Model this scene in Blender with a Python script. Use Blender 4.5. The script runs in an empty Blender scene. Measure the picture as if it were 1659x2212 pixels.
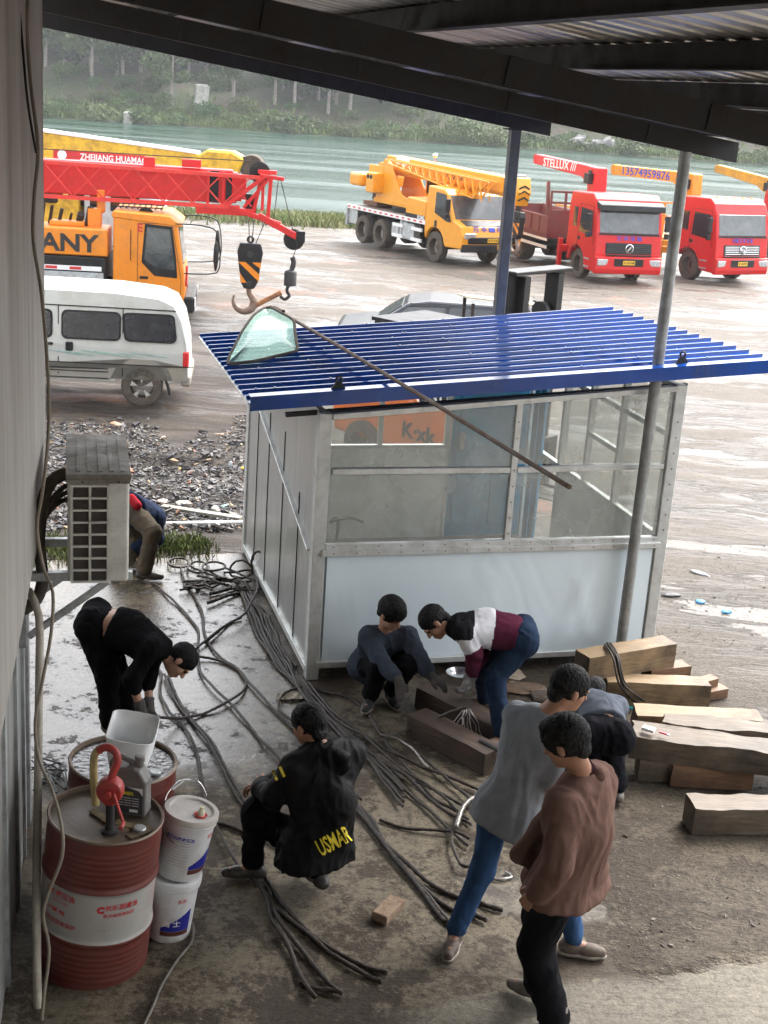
import bpy, bmesh, math, random
import numpy as np
from mathutils import Vector, Matrix, noise
from mathutils.bvhtree import BVHTree
R = math.radians
sc = bpy.context.scene
col = sc.collection
# ---------------------------------------------------------------- camera
PITCH, ROLL, FPX, HC = R(17.2), R(3.95), 2946.0, 4.5      # FPX: focal length for a 1659 px wide frame
cd = bpy.data.cameras.new('camera'); cam = bpy.data.objects.new('camera', cd); col.objects.link(cam)
cd.sensor_fit = 'HORIZONTAL'; cd.sensor_width = 36; cd.lens = 36 * FPX / 1659; cd.clip_start = .05; cd.clip_end = 3000
_F = Vector((0, math.cos(PITCH), -math.sin(PITCH))); _U0 = Vector((0, math.sin(PITCH), math.cos(PITCH))); _R0 = Vector((1, 0, 0))
_X = _R0 * math.cos(ROLL) + _U0 * math.sin(ROLL); _Y = -_R0 * math.sin(ROLL) + _U0 * math.cos(ROLL)
_m = Matrix((_X, _Y, -_F)).transposed().to_4x4(); _m.translation = (0, 0, HC)
cam.matrix_world = _m; sc.camera = cam
# ---------------------------------------------------------------- light: overcast, light rain
SUN_EL, SUN_AZ = R(52), R(35)
w = bpy.data.worlds.new('World'); sc.world = w; w.use_nodes = True
nt = w.node_tree; bg = nt.nodes['Background']
sky = nt.nodes.new('ShaderNodeTexSky'); sky.sky_type = 'NISHITA'; sky.sun_disc = False
sky.sun_elevation = SUN_EL; sky.sun_rotation = SUN_AZ; sky.air_density = 1.0; sky.dust_density = 4.0; sky.ozone_density = 1.0
hs = nt.nodes.new('ShaderNodeHueSaturation'); hs.inputs['Saturation'].default_value = .22
nt.links.new(sky.outputs[0], hs.inputs['Color']); nt.links.new(hs.outputs[0], bg.inputs[0]); bg.inputs[1].default_value = .15
sd = bpy.data.lights.new('sun', 'SUN'); sd.energy = .6; sd.angle = R(40); sd.color = (1, .98, .95)
so = bpy.data.objects.new('sun', sd); col.objects.link(so)
_d = Vector((math.sin(SUN_AZ) * math.cos(SUN_EL), math.cos(SUN_AZ) * math.cos(SUN_EL), math.sin(SUN_EL)))
so.rotation_euler = _d.to_track_quat('Z', 'Y').to_euler()
sc.view_settings.view_transform = 'Standard'; sc.view_settings.look = 'None'; sc.view_settings.gamma = 1
sc.view_settings.exposure = 2.5
sc.cycles.max_bounces = 7; sc.cycles.transparent_max_bounces = 16; sc.cycles.volume_bounces = 0
sc.cycles.use_denoising = True
sc.cycles.caustics_reflective = False; sc.cycles.caustics_refractive = False
# ---------------------------------------------------------------- geometry helpers
def ray(x, y):
    dx = x - 829.5; dy = y - 1106
    u = dx * math.cos(ROLL) + dy * math.sin(ROLL); v = dy * math.cos(ROLL) - dx * math.sin(ROLL)
    return (u, FPX * math.cos(PITCH) - v * math.sin(PITCH), -FPX * math.sin(PITCH) - v * math.cos(PITCH))
def gz(Y):
    P = [(13, 0), (21, -.8), (45, -1.2), (66, -1.55)]
    if Y <= 13: return 0.0
    for (a, b), (c, d) in zip(P, P[1:]):
        if Y <= c: return b + (d - b) * (Y - a) / (c - a)
    return -1.55
def at(x, y, z=None):
    d = ray(x, y)
    if z is not None:
        t = (z - HC) / d[2]; return Vector((d[0] * t, d[1] * t, z))
    z = 0
    for i in range(60):
        t = (z - HC) / d[2]; z = z * .5 + .5 * gz(d[1] * t)
    return Vector((d[0] * t, d[1] * t, z))
def atY(x, y, Y):
    d = ray(x, y); t = Y / d[1]; return Vector((d[0] * t, Y, HC + d[2] * t))
TH = R(16.3); OB = Vector((-.51, 9.9, 0)); AX = Vector((math.cos(TH), math.sin(TH), 0)); AY = Vector((-math.sin(TH), math.cos(TH), 0))
def on_t(x, y, t):
    d = Vector(ray(x, y)); k = (t + OB.dot(AY)) / d.dot(AY); p = d * k; p.z += HC; return p
def lw(s, t, z): return OB + AX * s + AY * t + Vector((0, 0, z))
def c1(x, y): return (427.9 + .3427 * x, 1453.8 + .3427 * y)
def c2(x, y): return (905.2 + .3675 * x, 1398.9 + .3675 * y)
def c3(x, y): return (1179.5 + .289 * x, 1316.6 + .289 * y)
def c4(x, y): return (109.7 + .26455 * x, 1042.4 + .26455 * y)
def c5(x, y): return (685.8 + .3472 * x, 1234.4 + .3472 * y)
def c6(x, y): return (329.2 + .3225 * x, 1152.1 + .3225 * y)

def tag(o, label=None, cat=None, group=None, kind=None):
    if label: o['label'] = label
    if cat: o['category'] = cat
    if group: o['group'] = group
    if kind: o['kind'] = kind
    return o
def empty(name, loc=(0, 0, 0), rz=0, label=None, cat=None, group=None):
    o = bpy.data.objects.new(name, None); o.empty_display_size = .2; col.objects.link(o)
    o.location = loc; o.rotation_euler = (0, 0, rz); return tag(o, label, cat, group)
def kids(o): return [c for c in bpy.data.objects if c.parent == o]
def copy_tree(o, parent=None):
    c = o.copy(); col.objects.link(c); c.parent = parent
    for ch in kids(o): copy_tree(ch, c)
    return c
class MB:
    def __init__(s): s.v = []; s.f = []; s.M = None; s.mi = []; s.cur = 0
    def add(s, vs, fs):
        b = len(s.v)
        if s.M: vs = [s.M @ Vector(v) for v in vs]
        s.v += [tuple(v) for v in vs]; s.f += [tuple(i + b for i in f) for f in fs]; s.mi += [s.cur] * len(fs)
        return s
    def box(s, c, d, rz=0, ry=0, rx=0):
        x, y, z = d[0] / 2, d[1] / 2, d[2] / 2
        vs = [Vector((a * x, b * y, e * z)) for a in (-1, 1) for b in (-1, 1) for e in (-1, 1)]
        if rx or ry or rz:
            m = Matrix.Rotation(rz, 3, 'Z') @ Matrix.Rotation(ry, 3, 'Y') @ Matrix.Rotation(rx, 3, 'X'); vs = [m @ v for v in vs]
        c = Vector(c)
        return s.add([v + c for v in vs], [(0, 1, 3, 2), (4, 6, 7, 5), (0, 4, 5, 1), (2, 3, 7, 6), (0, 2, 6, 4), (1, 5, 7, 3)])
    def bar(s, p0, p1, wd, ht=None, up=(0, 0, 1)):
        ht = ht or wd; p0 = Vector(p0); p1 = Vector(p1); d = (p1 - p0).normalized(); u = Vector(up)
        if abs(d.dot(u)) > .98: u = Vector((0, 1, 0))
        a = d.cross(u).normalized(); b = a.cross(d)
        vs = [p + a * (i * wd / 2) + b * (j * ht / 2) for p in (p0, p1) for i, j in ((-1, -1), (1, -1), (1, 1), (-1, 1))]
        return s.add(vs, [(3, 2, 1, 0), (4, 5, 6, 7), (0, 1, 5, 4), (1, 2, 6, 5), (2, 3, 7, 6), (3, 0, 4, 7)])
    def cyl(s, p0, p1, r0, r1=None, n=16):
        r1 = r0 if r1 is None else r1; p0 = Vector(p0); p1 = Vector(p1); d = (p1 - p0).normalized()
        u = Vector((0, 0, 1)) if abs(d.z) < .9 else Vector((1, 0, 0)); a = d.cross(u).normalized(); b = d.cross(a)
        vs = [p + (a * math.cos(2 * math.pi * k / n) + b * math.sin(2 * math.pi * k / n)) * r for p, r in ((p0, r0), (p1, r1)) for k in range(n)]
        fs = [(k, (k + 1) % n, n + (k + 1) % n, n + k) for k in range(n)] + [tuple(range(n - 1, -1, -1)), tuple(range(n, 2 * n))]
        return s.add(vs, fs)
    def tube(s, pts, r, n=8, tw=0, lobes=3):
        P = [Vector(p) for p in pts]; N = len(P); vs = []; L = 0; u = None
        for i, p in enumerate(P):
            d = (P[min(i + 1, N - 1)] - P[max(i - 1, 0)]); d = d.normalized() if d.length > 1e-7 else Vector((1, 0, 0))
            if u is None: u = Vector((0, 0, 1)) if abs(d.z) < .9 else Vector((1, 0, 0))
            a = d.cross(u)
            if a.length < 1e-4: a = d.cross(Vector((.3, .7, .2)))
            a.normalize(); b = a.cross(d).normalized(); u = b
            if i: L += (p - P[i - 1]).length
            rr = r(i / (N - 1)) if callable(r) else r
            for k in range(n):
                t = 2 * math.pi * k / n; q = rr * (1 + (.28 * math.sin(lobes * t + L * tw) if tw else 0))
                vs.append(p + (a * math.cos(t) + b * math.sin(t)) * q)
        fs = [(i * n + k, i * n + (k + 1) % n, (i + 1) * n + (k + 1) % n, (i + 1) * n + k) for i in range(N - 1) for k in range(n)]
        fs += [tuple(range(n - 1, -1, -1)), tuple(range((N - 1) * n, N * n))]
        return s.add(vs, fs)
    def lathe(s, prof, n=32, c=(0, 0, 0), axis='Z', caps=True):
        vs = []; c = Vector(c)
        for r, z in prof:
            for k in range(n):
                t = 2 * math.pi * k / n; p = (r * math.cos(t), r * math.sin(t), z)
                if axis == 'Y': p = (p[0], -p[2], p[1])
                if axis == 'X': p = (p[2], p[0], p[1])
                vs.append(Vector(p) + c)
        m = len(prof)
        fs = [(i * n + k, i * n + (k + 1) % n, (i + 1) * n + (k + 1) % n, (i + 1) * n + k) for i in range(m - 1) for k in range(n)]
        if caps: fs += [tuple(range(n - 1, -1, -1)), tuple(range((m - 1) * n, m * n))]
        return s.add(vs, fs)
    def prism(s, poly, a, b, axis='Y'):
        n = len(poly); f = {'Y': lambda p, h: (p[0], h, p[1]), 'X': lambda p, h: (h, p[0], p[1]), 'Z': lambda p, h: (p[0], p[1], h)}[axis]
        vs = [f(p, a) for p in poly] + [f(p, b) for p in poly]
        return s.add(vs, [tuple(range(n - 1, -1, -1)), tuple(range(n, 2 * n))] + [(k, (k + 1) % n, n + (k + 1) % n, n + k) for k in range(n)])
    def ell(s, c, r, n=12, m=8, M=None):
        vs = []; c = Vector(c)
        for i in range(m + 1):
            ph = math.pi * i / m
            for k in range(n):
                t = 2 * math.pi * k / n; p = Vector((r[0] * math.sin(ph) * math.cos(t), r[1] * math.sin(ph) * math.sin(t), r[2] * math.cos(ph)))
                vs.append((M @ p if M else p) + c)
        return s.add(vs, [(i * n + k, (i + 1) * n + k, (i + 1) * n + (k + 1) % n, i * n + (k + 1) % n) for i in range(m) for k in range(n)])
    def grid(s, nx, ny, fn):
        return s.add([fn(i / nx, j / ny) for j in range(ny + 1) for i in range(nx + 1)],
                     [(j * (nx + 1) + i, j * (nx + 1) + i + 1, (j + 1) * (nx + 1) + i + 1, (j + 1) * (nx + 1) + i) for j in range(ny) for i in range(nx)])
    def build(s, name, mats, parent=None, bev=0, smooth=None, seg=1, recalc=True):
        me = bpy.data.meshes.new(name); me.from_pydata(s.v, [], s.f)
        mats = mats if isinstance(mats, (list, tuple)) else [mats]
        for m_ in mats: me.materials.append(m_)
        if len(mats) > 1: me.polygons.foreach_set('material_index', s.mi)
        if recalc:
            b = bmesh.new(); b.from_mesh(me); bmesh.ops.recalc_face_normals(b, faces=b.faces); b.to_mesh(me); b.free()
        if smooth is not None:
            for pl in me.polygons: pl.use_smooth = True
            if smooth < 180: 
                b = bmesh.new(); b.from_mesh(me)
                for e in b.edges:
                    if len(e.link_faces) == 2 and e.calc_face_angle(0) > R(smooth): e.smooth = False
                b.to_mesh(me); b.free()
        o = bpy.data.objects.new(name, me); col.objects.link(o)
        if parent: o.parent = parent
        if bev:
            md = o.modifiers.new('bevel', 'BEVEL'); md.width = bev; md.segments = seg; md.limit_method = 'ANGLE'; md.angle_limit = R(35)
        return o
def spline(pts, step=.04, closed=False):
    P = [Vector(p) for p in pts]; out = []; n = len(P)
    for i in range(n if closed else n - 1):
        if closed: a, b, c, d = P[(i - 1) % n], P[i], P[(i + 1) % n], P[(i + 2) % n]
        else: a, b, c, d = P[max(i - 1, 0)], P[i], P[i + 1], P[min(i + 2, n - 1)]
        k = max(1, int((c - b).length / step))
        for j in range(k):
            t = j / k; out.append(.5 * ((2 * b) + (c - a) * t + (2 * a - 5 * b + 4 * c - d) * t * t + (3 * b - a - 3 * c + d) * t ** 3))
    out.append(P[0] if closed else P[-1]); return out
# ---------------------------------------------------------------- materials
def newmat(name):
    m = bpy.data.materials.new(name); m.use_nodes = True; nt = m.node_tree; return m, nt, nt.nodes, nt.links, nt.nodes['Principled BSDF']
def noi(nt, scale, detail=5, rough=.6, vec=None, dist=0, coord='Object', stretch=None):
    n = nt.nodes.new('ShaderNodeTexNoise'); n.inputs['Scale'].default_value = scale; n.inputs['Detail'].default_value = detail
    n.inputs['Roughness'].default_value = rough; n.inputs['Distortion'].default_value = dist
    tc = nt.nodes.new('ShaderNodeTexCoord'); src = tc.outputs[coord]
    if stretch:
        mp = nt.nodes.new('ShaderNodeMapping'); mp.inputs['Scale'].default_value = stretch[:3]
        if len(stretch) > 3: mp.inputs['Rotation'].default_value = (0, 0, stretch[3])
        nt.links.new(src, mp.inputs[0]); src = mp.outputs[0]
    nt.links.new(src, n.inputs['Vector']); return n.outputs['Fac']
def ramp(nt, src, stops):
    r = nt.nodes.new('ShaderNodeValToRGB'); cr = r.color_ramp
    while len(cr.elements) > 1: cr.elements.remove(cr.elements[-1])
    for i, (p, c) in enumerate(stops):
        e = cr.elements[0] if i == 0 else cr.elements.new(p); e.position = p
        e.color = (c, c, c, 1) if isinstance(c, (int, float)) else (*c, 1)
    nt.links.new(src, r.inputs[0]); return r.outputs[0]
def mix(nt, fac, a, b, mode='MIX'):
    m = nt.nodes.new('ShaderNodeMix'); m.data_type = 'RGBA'; m.blend_type = mode
    for sock, v in ((m.inputs[0], fac), (m.inputs[6], a), (m.inputs[7], b)):
        if isinstance(v, bpy.types.NodeSocket): nt.links.new(v, sock)
        elif isinstance(v, (int, float)): sock.default_value = v if sock == m.inputs[0] else (v, v, v, 1)
        else: sock.default_value = (*v, 1)
    return m.outputs[2]
def mth(nt, op, a, b=0.0, clamp=False):
    m = nt.nodes.new('ShaderNodeMath'); m.operation = op; m.use_clamp = clamp
    for s_, v in ((m.inputs[0], a), (m.inputs[1], b)):
        if isinstance(v, bpy.types.NodeSocket): nt.links.new(v, s_)
        else: s_.default_value = v
    return m.outputs[0]
def bump(nt, src, strength, dist=.01):
    b = nt.nodes.new('ShaderNodeBump'); b.inputs['Strength'].default_value = strength; b.inputs['Distance'].default_value = dist
    nt.links.new(src, b.inputs['Height']); return b.outputs[0]
def mat(name, c, rough=.5, metal=0, dirt=None, amt=.4, dscale=3, var=.15, bmp=0, bscale=40, spec=.5, stretch=None, coat=0, trans=0, emit=None):
    m, nt, N, L, P = newmat(name)
    a = noi(nt, dscale * 2.3, 6, .65, stretch=stretch)
    cc = mix(nt, ramp(nt, a, [(.3, 0), (.7, 1)]), [x * (1 - var) for x in c], [min(1, x * (1 + var)) for x in c])
    if dirt:
        d = noi(nt, dscale, 8, .72, stretch=stretch, dist=.4)
        f = ramp(nt, d, [(max(0, .62 - amt * .5), 0), (min(1, .78 - amt * .3), 1)])
        f2 = mth(nt, 'MULTIPLY', f, min(1, amt * 1.6), True)
        cc = mix(nt, f2, cc, dirt)
        rr = mth(nt, 'ADD', mth(nt, 'MULTIPLY', f2, .35), rough, True); L.new(rr, P.inputs['Roughness'])
    else: P.inputs['Roughness'].default_value = rough
    L.new(cc, P.inputs['Base Color']); P.inputs['Metallic'].default_value = metal
    P.inputs['Specular IOR Level'].default_value = spec
    if coat: P.inputs['Coat Weight'].default_value = coat; P.inputs['Coat Roughness'].default_value = .08
    if bmp: L.new(bump(nt, noi(nt, bscale, 6, .6, stretch=stretch), bmp, .01), P.inputs['Normal'])
    if emit: P.inputs['Emission Color'].default_value = (*emit, 1); P.inputs['Emission Strength'].default_value = 1
    return m
MUD = (.16, .125, .095)
M = {}
M['steel_dark'] = mat('steel_dark', (.030, .031, .033), .55, .2, (.045, .03, .022), .35, 5, bmp=.15)
M['steel_rust'] = mat('steel_rust', (.026, .025, .026), .6, .2, (.055, .032, .022), .3, 6, bmp=.3)
M['galv'] = mat('galv', (.5, .53, .54), .38, .5, (.2, .19, .17), .4, 6, .12, bmp=.1)
M['alum'] = mat('alum', (.60, .61, .59), .4, .45, (.28, .25, .2), .3, 5, .1)
M['black'] = mat('black', (.010, .010, .011), .45, 0, (.05, .042, .035), .3, 4, spec=.3)
M['black_gloss'] = mat('black_gloss', (.012, .012, .014), .12, 0, var=.1)
M['rubber'] = mat('rubber', (.015, .014, .013), .8, 0, (.10, .08, .062), .75, 9, bmp=.4, bscale=60)
M['rim'] = mat('rim', (.42, .40, .37), .45, .2, (.20, .16, .12), .6, 8)
M['rim_red'] = mat('rim_red', (.2, .17, .15), .6, .1, (.15, .12, .09), .7, 8)
M['chrome'] = mat('chrome', (.75, .75, .77), .18, 1)
M['orange'] = mat('orange', (.72, .22, .004), .4, 0, (.2, .12, .06), .22, 2.5, .08, coat=.3)
M['yellow'] = mat('yellow', (.66, .29, .006), .4, 0, (.18, .11, .04), .33, 3, .12)
M['crane_yellow'] = mat('crane_yellow', (.76, .31, .006), .4, 0, (.28, .17, .07), .18, 2.5, .07, coat=.3)
M['red_boom'] = mat('red_boom', (.56, .011, .010), .42, 0, (.16, .02, .018), .22, 4, .1)
M['red_truck'] = mat('red_truck', (.54, .012, .012), .35, 0, (.25, .05, .04), .15, 2.2, .06, spec=.35)
M['red_dull'] = mat('red_dull', (.17, .03, .028), .6, 0, (.14, .09, .075), .45, 3)
M['white_paint'] = mat('white_paint', (.78, .78, .77), .35, 0, (.4, .36, .3), .15, 3, .04)
M['white_plastic'] = mat('white_plastic', (.72, .73, .74), .4, 0, (.35, .3, .24), .3, 7, .05)
M['glass_dark'] = mat('glass_dark', (.018, .02, .024), .05, 0, var=.3, spec=.8)
M['windshield'] = mat('windshield', (.05, .058, .06), .05, 0, (.16, .17, .175), .4, 1.3, .3, spec=.8)
M['headlight'] = mat('headlight', (.62, .64, .66), .12, .5, (.3, .3, .3), .5, 14)
M['tail_red'] = mat('tail_red', (.55, .03, .03), .2)
M['amber'] = mat('amber', (.8, .28, .03), .25)
M['plate'] = mat('plate', (.85, .5, .03), .4)
M['ink_blue'] = mat('ink_blue', (.03, .05, .42), .5)
M['ink_red'] = mat('ink_red', (.55, .03, .03), .5)
M['ink_black'] = mat('ink_black', (.02, .02, .022), .5)
M['ink_yellow'] = mat('ink_yellow', (.85, .68, .05), .6)
M['ink_white'] = mat('ink_white', (.8, .8, .8), .5)
M['wood'] = None
M['rope'] = mat('rope', (.020, .015, .011), .5, .1, (.06, .038, .024), .4, 20, .5, bmp=.3, bscale=200)
M['rope_bright'] = mat('rope_bright', (.34, .33, .31), .35, .8, (.12, .09, .07), .4, 30)
def glass_thin(name, tint, refl, dirt, dcol=(.55, .56, .55)):
    m, nt, N, L, P = newmat(name); N.remove(P); out = N['Material Output']
    tr = N.new('ShaderNodeBsdfTransparent'); tr.inputs[0].default_value = (*tint, 1)
    gl = N.new('ShaderNodeBsdfGlossy'); gl.inputs['Roughness'].default_value = .06
    df = N.new('ShaderNodeBsdfDiffuse'); df.inputs[0].default_value = (*dcol, 1)
    fr = N.new('ShaderNodeFresnel'); fr.inputs[0].default_value = 1.5
    m1 = N.new('ShaderNodeMixShader'); L.new(mth(nt, 'MULTIPLY', fr.outputs[0], refl, True), m1.inputs[0]); L.new(tr.outputs[0], m1.inputs[1]); L.new(gl.outputs[0], m1.inputs[2])
    m2 = N.new('ShaderNodeMixShader'); L.new(ramp(nt, noi(nt, 1.6, 7, .6, dist=.6), [(.25, dirt * .5), (.75, dirt * 1.5)]), m2.inputs[0])
    L.new(m1.outputs[0], m2.inputs[1]); L.new(df.outputs[0], m2.inputs[2]); L.new(m2.outputs[0], out.inputs[0]); return m
M['booth_glass'] = glass_thin('booth_glass', (.9, .92, .9), 1.0, .22, (.9, .9, .83))  # dirt film whitened, also stands in for light inside the shed
M['green_glass'] = glass_thin('green_glass', (.72, .86, .80), .35, .03, (.35, .5, .45))
M['cab_glass'] = glass_thin('cab_glass', (.92, .93, .92), .35, .05)
_fonts = None
def text(s, size, m, parent, mtx, name='lettering', ext=.002, xs=1.0, bold=0, fit=None):
    cu = bpy.data.curves.new('txt', 'FONT'); cu.body = s; cu.size = size; cu.extrude = ext; cu.offset = bold * size; cu.resolution_u = 2
    cu.align_x = 'CENTER'; cu.align_y = 'CENTER'
    o = bpy.data.objects.new('txt', cu); col.objects.link(o); dg = bpy.context.evaluated_depsgraph_get()
    me = bpy.data.meshes.new_from_object(o.evaluated_get(dg)); bpy.data.objects.remove(o); bpy.data.curves.remove(cu)
    me.materials.clear(); me.materials.append(m)
    if fit:
        xsn = [v.co.x for v in me.vertices]; W = max(xsn) - min(xsn); cx = (max(xsn) + min(xsn)) / 2
        for v in me.vertices: v.co.x = (v.co.x - cx) * fit / W
    for v in me.vertices: v.co.x *= xs
    if mtx is not None: me.transform(mtx)
    q = bpy.data.objects.new(name, me); col.objects.link(q); q.parent = parent; return q
def basis(o, x, y):   # matrix whose text-x runs along x, text-y along y
    x = Vector(x).normalized(); y = Vector(y); z = x.cross(y).normalized(); y = z.cross(x)
    m = Matrix((x, y, z)).transposed().to_4x4(); m.translation = Vector(o); return m
# ================================================================ ground, water, far bank
def mat_ground():
    m, nt, N, L, P = newmat('yard_ground')
    geo = N.new('ShaderNodeNewGeometry'); sp = N.new('ShaderNodeSeparateXYZ'); L.new(geo.outputs['Position'], sp.inputs[0])
    X, Y = sp.outputs[0], sp.outputs[1]
    # local booth axes: s along the booth front, t away
    s = mth(nt, 'ADD', mth(nt, 'MULTIPLY', X, math.cos(TH)), mth(nt, 'MULTIPLY', Y, math.sin(TH)))
    t = mth(nt, 'SUBTRACT', mth(nt, 'MULTIPLY', Y, math.cos(TH)), mth(nt, 'MULTIPLY', X, math.sin(TH)))
    t0 = OB.dot(AY); s0 = OB.dot(AX)
    ed = mth(nt, 'MULTIPLY', mth(nt, 'SUBTRACT', noi(nt, 1.3, 6, .65), .5), 1.5)
    ed2 = mth(nt, 'MULTIPLY', ed, .35)
    def less(v, lim, w_):  # 1 where v < lim
        return mth(nt, 'MULTIPLY', mth(nt, 'SUBTRACT', lim, v), 1 / w_, True)
    # concrete: in front of and left of the booth
    cA = mth(nt, 'MINIMUM', less(mth(nt, 'ADD', t, mth(nt, 'MULTIPLY', ed, .35)), t0 + 3.05, .06), less(mth(nt, 'ADD', s, ed), s0 + 2.6, .12))
    cB = mth(nt, 'MINIMUM', less(mth(nt, 'ADD', t, ed), t0 - 4.55, .08), less(mth(nt, 'ADD', s, ed), s0 + 9, .1))
    conc = mth(nt, 'MAXIMUM', cA, cB)
    n1 = noi(nt, 1.0, 13, .78, dist=.35); n2 = noi(nt, 5.5, 11, .78); n3 = noi(nt, 38, 6, .7); n4 = noi(nt, .35, 6, .6)
    # dirty concrete with mud skin
    ccol = ramp(nt, n2, [(.3, (.10, .082, .056)), (.7, (.18, .150, .106))])
    skin = ramp(nt, mth(nt, 'ADD', mth(nt, 'MULTIPLY', n1, .62), mth(nt, 'MULTIPLY', n2, .42)), [(.50, 1.0), (.54, 0.0)])
    grime = ramp(nt, n3, [(.3, (.038, .028, .019)), (.75, (.082, .062, .043))])
    reg = mth(nt, 'MULTIPLY', less(mth(nt, 'SUBTRACT', mth(nt, 'MULTIPLY', s, -1), ed2), -(s0 + .9), .3), mth(nt, 'SUBTRACT', 1.0, less(mth(nt, 'ADD', t, ed2), t0 - 3.9, .1)))
    lowp = ramp(nt, noi(nt, .45, 3, .5), [(.52, 0), (.64, .5)])
    skin = mth(nt, 'MAXIMUM', mth(nt, 'MAXIMUM', skin, mth(nt, 'MULTIPLY', reg, .62)), mth(nt, 'MULTIPLY', lowp, .9))
    ccol = mix(nt, skin, ccol, grime)
    near = less(mth(nt, 'ADD', t, ed2), t0 - 3.95, .10)   # pale clean slab corner nearest the camera
    pale = mth(nt, 'MULTIPLY', mth(nt, 'MINIMUM', near, less(mth(nt, 'MULTIPLY', s, -1), -(s0 - .6), .5)), ramp(nt, n2, [(.36, .6), (.46, .95)]), True)
    ccol = mix(nt, pale, ccol, ramp(nt, n1, [(.3, (.13, .115, .09)), (.7, (.19, .17, .135))]))
    # mud
    nr = noi(nt, .9, 10, .7, stretch=(.35, 1.6, 1, R(-12)), dist=.8)
    mcol = ramp(nt, mth(nt, 'ADD', mth(nt, 'MULTIPLY', nr, .6), mth(nt, 'MULTIPLY', n3, .4)), [(.38, (.012, .008, .0055)), (.48, (.038, .027, .019)), (.56, (.075, .056, .040)), (.68, (.13, .10, .075))])
    sand_glare = mth(nt, 'MULTIPLY', less(mth(nt, 'MULTIPLY', s, -1), -(s0 + 2.2), 1.2), mth(nt, 'SUBTRACT', 1.0, less(t, t0 - .5, 1.5)), True)
    mcol = mix(nt, mth(nt, 'MULTIPLY', sand_glare, .65), mcol, ramp(nt, n3, [(.3, (.13, .108, .085)), (.7, (.22, .19, .155))]))  # paler ground here also paints in the white reflection off wet mud
    red = mth(nt, 'MULTIPLY', ramp(nt, n4, [(.6, 0), (.68, .45)]), sand_glare)
    mcol = mix(nt, red, mcol, (.42, .20, .14))
    cc = mix(nt, conc, mcol, ccol)
    fx = mth(nt, 'SUBTRACT', 1.0, mth(nt, 'MULTIPLY', mth(nt, 'ABSOLUTE', mth(nt, 'SUBTRACT', s, s0 - .35)), .45), True)
    # wetness
    wn = mth(nt, 'ADD', mth(nt, 'MULTIPLY', noi(nt, .55, 5, .6, stretch=(.5, 1.3, 1, R(-8))), .6), mth(nt, 'MULTIPLY', nr, .4))
    wet_m = ramp(nt, wn, [(.465, 0), (.55, 1)])
    film = mth(nt, 'MULTIPLY', mth(nt, 'MULTIPLY', less(s, s0 + .2, .4), mth(nt, 'SUBTRACT', 1.0, less(mth(nt, 'ADD', t, ed), t0 - 1.2, .5))), ramp(nt, mth(nt, 'ADD', mth(nt, 'MULTIPLY', n1, .5), mth(nt, 'MULTIPLY', n2, .5)), [(.36, .3), (.46, 1)]), True)
    pud = ramp(nt, noi(nt, .8, 4, .5), [(.6, 0), (.64, 1)])
    wet_c = mth(nt, 'MAXIMUM', film, mth(nt, 'MULTIPLY', pud, .7))
    wet = mth(nt, 'ADD', mth(nt, 'MULTIPLY', conc, wet_c), mth(nt, 'MULTIPLY', mth(nt, 'SUBTRACT', 1.0, conc), wet_m), True)
    cc = mix(nt, mth(nt, 'MULTIPLY', wet, .45), cc, mix(nt, .75, cc, (.02, .018, .015)))
    sp1 = ramp(nt, noi(nt, 22, 8, .75), [(.3, .55), (.5, 1.0), (.7, 1.35)]); sp2 = ramp(nt, noi(nt, 70, 4, .7), [(.3, .7), (.65, 1.25)])
    cc = mix(nt, 1.0, mix(nt, 1.0, cc, sp1, 'MULTIPLY'), sp2, 'MULTIPLY')
    L.new(cc, P.inputs['Base Color'])
    rg = mth(nt, 'ADD', mth(nt, 'MULTIPLY', mth(nt, 'SUBTRACT', 1.0, wet), .45), mth(nt, 'ADD', .07, mth(nt, 'MULTIPLY', n3, .26)), True)
    L.new(rg, P.inputs['Roughness']); L.new(mth(nt, 'ADD', .22, mth(nt, 'MULTIPLY', wet, .33)), P.inputs['Specular IOR Level'])
    h = mth(nt, 'ADD', mth(nt, 'MULTIPLY', nr, 1.0), mth(nt, 'ADD', mth(nt, 'MULTIPLY', n3, .28), mth(nt, 'MULTIPLY', n2, .5)))
    h = mth(nt, 'MULTIPLY', h, mth(nt, 'SUBTRACT', 1.0, mth(nt, 'MULTIPLY', conc, mth(nt, 'SUBTRACT', .80, mth(nt, 'MULTIPLY', reg, .45)))))
    h = mth(nt, 'MULTIPLY', h, mth(nt, 'SUBTRACT', 1.0, mth(nt, 'MULTIPLY', wet, .75)))
    L.new(bump(nt, h, 1.0, .13), P.inputs['Normal'])
    return m
rnd = random.Random(7)
def mudh(x, y):
    a = max(0, min(1, (y - 13.5) / 4)); d = Vector((x * .5, y * 1.1, 0))
    rut = noise.noise(Vector((x * .22 + y * .12, y * 1.7 - x * .35, 3))) * .10 + noise.noise(d * 1.7) * .07 + noise.noise(d * 5) * .03
    return rut * a
def ground_z(x, y):
    z = gz(y) + mudh(x, y)
    sh = 64 + .06 * x + 2.2 * noise.noise(Vector((x * .15, 0, 5)))
    if x < -5.5: sh -= 0
    if y > sh: z -= (y - sh) * .42
    return max(z, -4.2)
ys = [-8, 0, 3, 5] + [5 + .35 * i for i in range(1, 170)] + [66, 68, 71, 75]
xs = [-400, -120, -60, -35] + [-26 + .5 * i for i in range(0, 96)] + [24, 30, 45, 70, 130, 400]
b = MB(); ny, nx = len(ys), len(xs)
b.add([(x, y, ground_z(x, y)) for y in ys for x in xs], [(j * nx + i, j * nx + i + 1, (j + 1) * nx + i + 1, (j + 1) * nx + i) for j in range(ny - 1) for i in range(nx - 1)])
M['ground'] = mat_ground()
tag(b.build('ground', M['ground'], smooth=180, recalc=False), kind='structure')
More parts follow.
